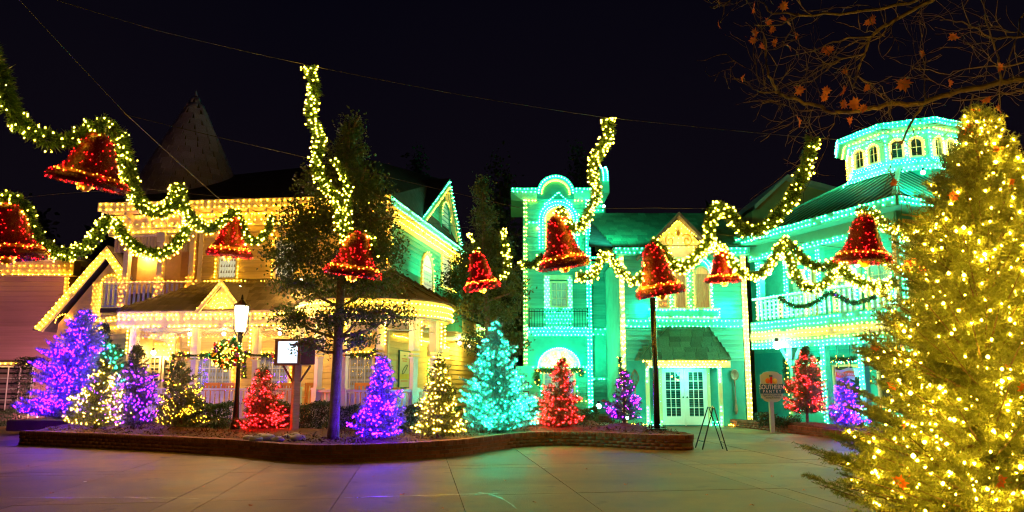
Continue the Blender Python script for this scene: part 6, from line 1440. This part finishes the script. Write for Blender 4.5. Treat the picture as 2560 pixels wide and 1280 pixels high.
g = 0
GL = [
 ('lit garland entering at the upper left edge towards the highest bell', [(-30, 120, 9.2), (8, 200, 9.4), (22, 262, 9.6), (60, 315, 9.9), (120, 350, 10.1), (185, 350, 10.3), (225, 325, 10.5), (258, 318, 10.5)], .22, 60),
 ('thick lit garland falling from the highest bell to its right', [(250, 300, 10.7), (300, 345, 11), (318, 410, 11.4), (330, 470, 12), (365, 520, 12.6), (405, 530, 13), (435, 505, 13.3), (448, 470, 13.5)], .20, 110),
 ('lit garland from the left edge bell sweeping up to the balcony', [(-5, 500, 12.6), (45, 500, 12.6), (72, 545, 12.8), (95, 600, 13), (150, 635, 13.4), (205, 625, 13.8), (245, 585, 14.2), (272, 548, 14.5), (290, 560, 14.6)], .20, 95),
 ('lit garland loop hanging before the balcony', [(290, 555, 14.6), (310, 590, 14.8), (345, 620, 15), (390, 635, 15.2), (430, 620, 15.4), (460, 585, 15.6), (478, 550, 15.8)], .20, 70),
 ('lit garland joining the balcony loops to the small yellow wall bell', [(448, 470, 13.5), (462, 520, 14.5), (495, 560, 15.6), (530, 570, 16.4), (560, 550, 17), (585, 528, 17.4)], .19, 80),
 ('lit garland loop right of the small yellow wall bell', [(588, 528, 17.4), (605, 560, 17.4), (625, 600, 17.4), (650, 600, 17.4), (672, 570, 17.4), (683, 540, 17.4)], .18, 26),
 ('tall lit garland dropping from the cable onto the magnolia bell', [(774, 165, 11.4), (786, 225, 11.6), (778, 290, 11.8), (800, 345, 12), (792, 410, 12.2), (812, 460, 12.4), (845, 500, 12.6), (852, 555, 12.8), (868, 600, 12.9), (882, 625, 12.9)], .17, 130),
 ('short lit garland strand beside the tall one on the magnolia', [(836, 400, 13.3), (862, 440, 13.3), (870, 500, 13.3), (868, 560, 13.2), (885, 612, 13), (905, 600, 13), (925, 590, 13), (938, 640, 13)], .13, 50),
 ('thin lit garland strand left of the holly bell', [(1175, 585, 17.9), (1186, 610, 17.9), (1192, 632, 17.9)], .10, 9),
 ('thin lit garland strand right of the holly bell', [(1255, 575, 17.9), (1262, 620, 17.9), (1268, 655, 17.9), (1258, 700, 17.9)], .14, 26),
 ('tall lit garland curling down onto the tower bell', [(1518, 295, 13.2), (1522, 340, 13.4), (1495, 385, 13.7), (1482, 430, 14), (1492, 480, 14.2), (1470, 530, 14.4), (1450, 570, 14.5), (1420, 560, 14.6), (1398, 520, 14.7)], .18, 120),
 ('dark garland piece left of the tower bell', [(1300, 660, 15.4), (1335, 662, 15.3), (1360, 640, 15.2)], .17, 9),
 ('lit garland loop between the tower bell and the pole bell', [(1440, 690, 15), (1480, 690, 15), (1502, 650, 15), (1520, 635, 15.1), (1545, 670, 15.2), (1580, 702, 15.3), (1608, 690, 15.4), (1622, 640, 15.4)], .16, 110),
 ('thick lit garland cluster right of the pole bell', [(1630, 605, 15.5), (1655, 625, 15.6), (1680, 660, 15.8), (1710, 668, 16.2), (1740, 640, 16.6), (1770, 610, 17.2), (1792, 620, 18)], .20, 110),
 ('long lit garland swinging up to the cable right of the dormer', [(1775, 600, 16.5), (1774, 560, 16), (1790, 522, 15.5), (1820, 530, 15), (1850, 568, 14.6), (1890, 578, 14.3), (1935, 548, 14), (1975, 500, 13.7), (2005, 440, 13.4), (2022, 390, 13.2), (2032, 345, 13)], .21, 85),
 ('lit garland loop right of the smallest bell', [(1805, 620, 20), (1830, 655, 19.6), (1860, 685, 19.2), (1900, 685, 18.8), (1930, 655, 18.4), (1948, 618, 18)], .20, 80),
 ('lit garland hanging before the pavilion posts', [(1950, 605, 16.5), (1972, 640, 16.4), (1990, 690, 16.2), (2020, 722, 16), (2055, 715, 15.8), (2082, 690, 15.6), (2100, 665, 15.4)], .19, 85),
 ('upper lit garland swag towards the large right bell', [(1955, 600, 16.5), (1985, 620, 16), (2015, 655, 15.4), (2055, 668, 15), (2095, 655, 14.6), (2125, 640, 14.2)], .17, 40),
 ('lit garland running under the large right bell into the spruce', [(2100, 668, 14.2), (2130, 695, 14), (2165, 712, 13.8), (2205, 715, 13.6), (2240, 705, 13.4)], .18, 80),
 ('lit garland leaving the top of the large right bell', [(2140, 530, 14.1), (2170, 525, 14), (2200, 555, 14), (2235, 580, 14), (2275, 592, 14)], .16, 40),
]
for k, (lb, pts, rad, nb) in enumerate(GL): garland(lb, pts, rad * .9, int(nb * 1.35), 'gwarm', 20 + k, br=.0185 * pts[0][2] / 14, grp='lit garlands strung across the street', dens=1900)
# cables
def cable(label, pts, r=.006):
    P = [AT(*p) for p in pts]; Q = []
    for a, b in zip(P[:-1], P[1:]):
        for k in range(8): t = k / 8; Q.append(a.lerp(b, t) + Vector((0, 0, -.03 * t * (1 - t))))
    Q.append(P[-1]); tag(MB().tube(Q, r, 5).build('cable', wire_m), label, 'cable')
cable('steel cable from the top left down past the highest bell to the yellow wall', [(30, -20, 8.5), (318, 288, 10.6), (540, 490, 15), (590, 525, 17.4)])
cable('long steel cable crossing the whole sky at the top', [(110, -10, 8.5), (400, 78, 9.6), (770, 163, 11.4), (1140, 235, 12.4), (1500, 292, 13.2), (2030, 345, 13.1), (2200, 352, 13)])
cable('steel cable in front of the pointed slate roof', [(318, 288, 10.6), (770, 395, 12.5), (1300, 520, 15)])
cable('thin cable behind the left bells towards the balcony', [(-20, 500, 12.6), (150, 484, 13), (350, 470, 13.5), (540, 490, 15), (720, 500, 16)], .0045)
cable('thin cable above the green roof ridge', [(1400, 520, 14.7), (1640, 520, 16), (1900, 522, 17.5)], .0045)
cable('dark cable over the dormer gable to the tower bell', [(960, 540, 13), (1100, 560, 13.8), (1390, 600, 14.8)], .0045)
cable('thin cable crossing the pavilion balcony to the right bell', [(1790, 585, 17), (1960, 600, 15.4), (2150, 625, 14), (2330, 640, 14)], .0045)

# ================================================================ street furniture
lp = AT(589, 1010, 17.6); lx_ = AT(603, 820, 17.6).x; lp = thing('street_lamp', 'black street lamp with glowing globe and hanging wreath', 'lamp', ((AT(590, 1010, 17.6).x + lx_) / 2, 17.6, .33)); px_ = lp.location.x
ztop = AT(603, 830, 17.6).z
MB().lathe([(.13, .3), (.13, .5), (.09, .56), (.07, .9), (.055, 1.2), (.05, ztop - .2), (.075, ztop - .12), (.05, ztop - .05), (.10, ztop)], Matrix.Translation((px_, 17.6, 0)), 12).build('post', black, lp, smooth=True)
hz = AT(603, 766, 17.6).z
MB().lathe([(.0, ztop), (.11, ztop + .005), (.17, hz - .1), (.17, hz), (.14, hz + .02), (0, hz + .03)], Matrix.Translation((px_, 17.6, 0)), 10).build('globe', lampglow, lp, smooth=True)
cg = MB()
for k in range(4):
    a = R(45 + 90 * k); cg.tube([(px_ + .09 * math.cos(a), 17.6 + .09 * math.sin(a), ztop - .1), (px_ + .19 * math.cos(a), 17.6 + .19 * math.sin(a), ztop + .08), (px_ + .2 * math.cos(a), 17.6 + .2 * math.sin(a), hz)], .012, 5)
cg.build('cage', black, lp); MB().lathe([(.20, hz), (.21, hz + .03), (.11, hz + .12), (.04, hz + .18), (.02, hz + .3), (0, hz + .32)], Matrix.Translation((px_, 17.6, 0)), 10).build('cap', black, lp)
lamp_light('lamp', (px_, 17.25, (ztop + hz) / 2), 260, (1, .66, .34), lp, .15)
def wreath(label, c, r, rad, seed):
    pts = [c + Vector((r * math.cos(R(a)), -.02, r * math.sin(R(a)))) for a in range(0, 361, 20)]
    garland(label, pts, rad, 75, 'warm', seed, 34, 2200, .017, cat='wreath', name='wreath')
wreath('lit wreath with coloured ornaments hanging on the street lamp', AT(569, 885, 17.2), .27, .17, 60)
# screen box on a wooden post
sY = 16.3; sb0 = AT(733, 1070, sY); sB = thing('information_screen', 'lit white screen in a wooden box on a post', 'sign', (sb0.x, sY, .33)); FS_ = Fr((AT(690, 880, sY).x, sY), R(-8))
w1 = FS_.hit(750, 880)[0]; w2 = .85
zb0, zb1 = AT(735, 913, sY).z, AT(735, 848, sY).z
fw_ = .05
MB().box(FS_, 0, w1, -.55, -.03, zb0, zb1).build('box', wood, sB)
MB().box(FS_, -.02, fw_, -.03, .03, zb0, zb1).box(FS_, w1 - fw_, w1 + .02, -.03, .03, zb0, zb1).box(FS_, fw_, w1 - fw_, -.03, .028, zb0, zb0 + fw_).box(FS_, fw_, w1 - fw_, -.03, .028, zb1 - fw_, zb1).build('frame', wood, sB)
MB().box(FS_, fw_, w1 - fw_, -.03, -.01, zb0 + fw_, zb1 - fw_).build('screen', screen, sB)
FS2 = Fr((FS_.p(w1 + .02, 0, 0).x, FS_.p(w1 + .02, 0, 0).y), R(18)); MB().box(FS2, .0, .33, -.5, 0, zb0 + .02, zb1 + .03).build('side_cabinet', wood_d, sB)
pc_ = FS_.p(w1 * .70, -.25, 0); MB().m4(Matrix.Translation((pc_.x, pc_.y, (.25 + zb0) / 2)) @ Matrix.Rotation(R(40), 4, 'Z') @ Matrix.Diagonal((.155, .155, zb0 - .25, 1))).build('post', wood, sB)
for sg in (-1, 1): MB().tube([(pc_.x + sg * .07, pc_.y, zb0 - .42), (pc_.x + sg * .33, pc_.y, zb0)], .025, 4).build('brace', wood_d, sB)
# stones
for k, (px, py, r_) in enumerate(((640, 1100, .13), (668, 1096, .16), (703, 1080, .13), (655, 1090, .1), (741, 1080, .12), (765, 1068, .18), (738, 1090, .12), (745, 1097, .15), (695, 1100, .12), (718, 1092, .08), (620, 1096, .10))):
    p = GZ(px, py, .36); b = MB(); b.ball((p.x, p.y, .37), r_, 10, (1.15, .8, .55)); o = b.build('stone', stone, smooth=True); tag(o, ('flat grey stone leftmost but one in the mulch', 'wide flat stone below the red fir', 'stone left of the sign post base', 'half buried stone behind the wide flat one', 'stone touching the sign post base at right', 'largest rounded stone behind the sign post', 'brownish stone in front of the sign post', 'pale stone nearest the planter edge', 'low stone close to the brick edge', 'smallest stone between the others', 'leftmost stone beneath the red fir')[k], 'stone', 'stones in the mulch around the sign post')
    me = o.data
    for v in me.vertices: v.co += Vector([rnd.uniform(-.012, .012) for _ in range(3)])
# black pole on a base plate
pY = GZ(1641, 1082, .3).y; pX = AT(1641, 1000, pY).x; pole = thing('steel_pole', 'black steel pole standing at the right end of the planter', 'pole', (pX, pY, .32)); pzt = AT(1637, 745, pY).z
MB().tube([(pX, pY, .40), (pX - .02, pY, pzt)], .072, 14).build('shaft', metalp, pole, smooth=True)
MB().box(W, pX - .22, pX + .22, -pY - .16, -pY + .16, .385, .405).build('base_plate', black, pole)
for sx in (-.17, .17):
    for sy in (-.11, .11): MB().tube([(pX + sx, pY + sy, .3), (pX + sx, pY + sy, .49)], .014, 6).build('anchor_bolt', black, pole)
# A-frame
af = thing('a_frame_stand', 'empty black A-frame sign stand on the green lit paving', 'sign stand', GZ(1786, 1125)); 
t0 = GZ(1785, 1118); Hh = AT(1782, 1020, t0.y).z
fl_, fr_ = GZ(1756, 1124), GZ(1818, 1127); bk = .45
for nm, (pt, px2) in (('left_panel', (fl_, -1)), ('right_panel', (fr_, 1))):
    tp_ = Vector((AT(1784, 1020, t0.y).x + px2 * .015, t0.y, Hh)); b = MB()
    f0, f1 = Vector((pt.x, pt.y, .0)), Vector((pt.x + px2 * .04, pt.y + bk, .0)); u0, u1 = tp_, tp_ + Vector((0, bk, 0))
    b.tube([f0, u0], .016, 5).tube([f1, u1], .016, 5).tube([u0, u1], .016, 5).tube([f0.lerp(u0, .18), f1.lerp(u1, .18)], .014, 5)
    b.build('frame_leg', black, af)
MB().tube([(t0.x - .02, t0.y, Hh), (t0.x + .0, t0.y + .02, Hh + .05), (t0.x + .03, t0.y, Hh)], .012, 5).build('handle', white, af)
# signs at the right planter
sy_ = 19.9; F5 = Fr((0, sy_), 0); ps_ = thing('pantry_sign', 'Southern Pantry sign on a cream post', 'sign', F5.p(F5.hit(1930, 1000)[0], 0, .2)); cx5 = F5.hit(1929, 970)[0]
def sx(px): return F5.hit(px, 970)[0]
def sz(py): return F5.hit(1929, py)[1]
wl_, wr2 = sx(1902), sx(1957); top_ = sz(930); pol = [(wl_, sz(995)), (wl_, sz(937))] + [(cx5 + (wr2 - cx5) * .75 * -math.cos(R(a)), sz(937) + (top_ - sz(937)) * math.sin(R(a)) + .02) for a in range(0, 181, 20)] + [(wr2, sz(937)), (wr2, sz(995))] + [(cx5 + (wr2 - cx5) * .8 * math.cos(R(a)), sz(997) - (sz(997) - sz(1006)) * math.sin(R(a))) for a in range(0, 181, 20)]
MB().prism(F5, pol, -.04, 0).build('board', sign_w, ps_)
MB().box(F5, sx(1899), sx(1960), -.05, .015, sz(984), sz(960)).build('name_band', sign_t, ps_)
MB().box(F5, cx5 - .055, cx5 + .055, -.16, -.045, .1, sz(990)).build('post', sign_w, ps_)
text('SOUTHERN', F5, cx5, .018, sz(968), .19, sign_txt, ps_, cond=.72); text('P A N T R Y', F5, cx5, .018, sz(979), .12, sign_txt, ps_, cond=.85)
text('Specialty Foods &', F5, cx5, .004, sz(988), .085, sign_t, ps_, cond=.85); text('Tasting Kitchen', F5, cx5, .004, sz(994), .085, sign_t, ps_, cond=.85)
MB().ball(F5.p(sx(1920), .01, sz(952)), .07, 8, (1, .3, 1.1)).build('printed_jar', sign_o, ps_); MB().box(F5, sx(1926), sx(1931), 0, .02, sz(959), sz(942)).build('printed_jar', red_p, ps_); MB().ball(F5.p(sx(1938), .01, sz(953)), .075, 8, (1, .3, 1)).build('printed_apple', sign_y, ps_); MB().box(F5, sx(1924), sx(1932), 0, .022, sz(942), sz(938)).build('printed_lid', sign_t, ps_)
fY = 20.4; F6 = Fr((0, fY), 0); fs_ = thing('fudge_sign', 'shaped Fossil Fudge sign with red ribbon hanging by the pavilion', 'sign', F6.p(F6.hit(2113, 940)[0], 0, F6.hit(2113, 940)[1])); fx_, fz_ = F6.hit(2113, 937)
def rib(y0, y1, d0, d1, m, nm, w_=.28, ph_=0):
    n = 14; V = []
    for i in range(n + 1):
        t = i / n; x = fx_ - w_ + 2 * w_ * t; o = .035 * math.sin(t * 6.28 + 3.3)
        V += [F6.p(x, d0, fz_ + y0 + o), F6.p(x, d0, fz_ + y1 + o), F6.p(x, d1, fz_ + y1 + o), F6.p(x, d1, fz_ + y0 + o)]
    MB().add(V, [(4 * i + k, 4 * i + (k + 1) % 4, 4 * i + 4 + (k + 1) % 4, 4 * i + 4 + k) for i in range(n) for k in range(4)] + [(0, 1, 2, 3)]).build(nm, m, fs_)
rib(-.16, .17, -.03, 0, sign_w, 'board'); rib(-.055, .09, 0, .015, sign_o, 'ribbon'); text('FOSSIL FUDGE', F6, fx_, .02, fz_ + .018, .10, sign_txt, fs_, cond=.78)
MB().ball(F6.p(fx_ + .0, .0, fz_ - .16), .11, 10, (1.1, .2, .7)).build('fudge_disc', sign_t, fs_)
MB().tube([F6.p(fx_ - .2, -.03, fz_ + .16), F6.p(fx_ - .2, -.03, 2.66)], .01, 4).build('hanger', black, fs_); MB().tube([F6.p(fx_ + .2, -.03, fz_ + .16), F6.p(fx_ + .2, -.03, 2.66)], .01, 4).build('hanger', black, fs_)

# ================================================================ bare maple boughs reaching in from the right
def maple_tree():
    def C(x, y, Y): return AT(1780 + x / 2, y / 2, Y)
    root = thing('maple_tree', 'bare maple boughs with a few orange leaves at upper right', 'tree', (7.2, 7.4, 0))
    MB().tube([(7.2, 7.4, 0), (7.1, 7.3, 2.5), (7.3, 7.2, 4.5), (7.2, 7.0, 7)], [.22, .18, .14, .06], 10).build('trunk', bark_d, root)
    main = [
     ([(1900, 300), (1560, 390), (1400, 425), (1230, 460), (1060, 515), (900, 520), (760, 545), (620, 570), (520, 530), (400, 495), (330, 460), (280, 380), (265, 280), (270, 220)], .036, 7.0),
     ([(330, 460), (240, 460), (180, 415), (155, 385)], .010, 7.0), ([(1060, 515), (1000, 600), (960, 700), (930, 740)], .018, 7.0), ([(620, 570), (590, 660), (560, 700)], .006, 7.0),
     ([(1250, -120), (1100, 0), (900, 100), (800, 180), (760, 270), (720, 380), (710, 440)], .024, 6.4), ([(760, 270), (640, 290), (560, 370), (420, 440)], .010, 6.4), ([(720, 380), (800, 420), (900, 380)], .006, 6.4),
     ([(1200, -60), (990, 15), (700, 70), (430, 75), (300, 60), (240, 10)], .018, 6.1), ([(430, 75), (350, 120), (210, 125)], .008, 6.1), ([(800, 180), (640, 200), (500, 250), (340, 295)], .010, 6.3),
     ([(1700, 160), (1560, 180), (1400, 190), (1250, 105), (1140, 100)], .014, 6.8), ([(1750, 470), (1560, 450), (1400, 480), (1200, 500)], .012, 6.9), ([(1700, 260), (1500, 330), (1300, 340), (1180, 370), (1000, 340)], .010, 6.6),
     ([(1440, 430), (1420, 250), (1380, 120), (1360, 0)], .012, 6.8), ([(1300, 480), (1280, 600), (1240, 660)], .009, 7.0), ([(1060, 515), (1060, 400), (1070, 300), (1040, 230)], .009, 7.0), ([(-10, 40), (60, 25), (95, -5)], .007, 6.3), ([(60, 25), (55, 90), (40, 130)], .004, 6.3),
     ([(400, 495), (430, 600), (490, 620), (385, 660)], .005, 7.0), ([(900, 520), (850, 600), (850, 640)], .005, 7.0), ([(1600, 20), (1540, 100), (1500, 250), (1440, 420), (1450, 640)], .011, 6.9), ([(905, 740), (890, 850), (910, 920), (960, 980), (1000, 1060)], .006, 6.8), ([(960, 700), (905, 740)], .008, 6.9)]
    rs = random.Random(5)
    mb, tw = MB(), MB(); nodes = []
    for pts, r, Y in main:
        P = [C(x, y, Y + rs.uniform(-.15, .15)) for x, y in pts]; Q = []
        for i in range(len(P) - 1):
            for k in range(4): Q.append(P[i].lerp(P[i + 1], k / 4) + Vector((rs.uniform(-.012, .012), rs.uniform(-.02, .02), rs.uniform(-.014, .014))))
        Q.append(P[-1]); rr = [max(.0035, r * (1 - .75 * i / len(Q))) for i in range(len(Q))]; mb.tube(Q, rr, 6)
        d = (Q[-1] - Q[0]).normalized()
        for i, q in enumerate(Q):
            if q.x / q.y > .85: continue
            if rs.random() < .28: nodes.append((q, (Q[min(i + 1, len(Q) - 1)] - Q[max(i - 1, 0)]).normalized(), 0, rr[i]))
    def grow(q, d, lev, r):
        n = rs.randint(4, 7); L_ = rs.uniform(.06, .11) * (1 - .25 * lev); p = q.copy(); pts = [p.copy()]
        d = (d + Vector((rs.uniform(-1, 1), rs.uniform(-.5, .5), rs.uniform(-1, 1)))).normalized()
        for i in range(n):
            d = (d + Vector((rs.uniform(-.35, .35), rs.uniform(-.3, .3), rs.uniform(-.3, .34)))).normalized(); p = p + d * L_; pts.append(p.copy())
            if lev < 2 and rs.random() < .38: grow(p, d, lev + 1, r * .6)
        r = min(r, .006) * .8; tw.tube(pts, [max(.0018, r * (1 - .7 * i / n)) for i in range(len(pts))], 4, False)
    for nd in nodes: grow(*nd)
    mb.build('boughs', bark_d, root); tw.build('twigs', bark_d, root, 'stuff')
    lm = leaf_mesh('leaf', .062)
    for x, y in ((210, 40), (280, 105), (370, 105), (300, 145), (215, 170), (205, 200), (420, 175), (315, 215), (385, 235), (255, 235), (555, 250), (585, 250), (670, 360), (435, 450), (655, 455), (570, 455), (775, 440), (955, 420), (715, 520), (755, 540), (690, 610), (800, 100), (780, 108), (1210, 185), (1050, 270), (1190, 415), (1435, 545), (1370, 500), (660, 520), (435, 605), (35, 125), (155, 390), (360, 30), (910, 915), (1440, 335), (560, 490)):
        o = bpy.data.objects.new('leaf', lm); COL.objects.link(o); o.parent = root; o.location = C(x, y, 6.55) - root.location
        o.rotation_euler = (R(90) + rs.uniform(-.6, .6), rs.uniform(-.5, .5), rs.uniform(0, 6.3)); s = rs.uniform(.75, 1.15) * (1.4 if x in (800, 955, 715, 370) else 1); o.scale = (s, s, s)
maple_tree()
for p in Pieces.ALL: p.flush()
flush_lights()
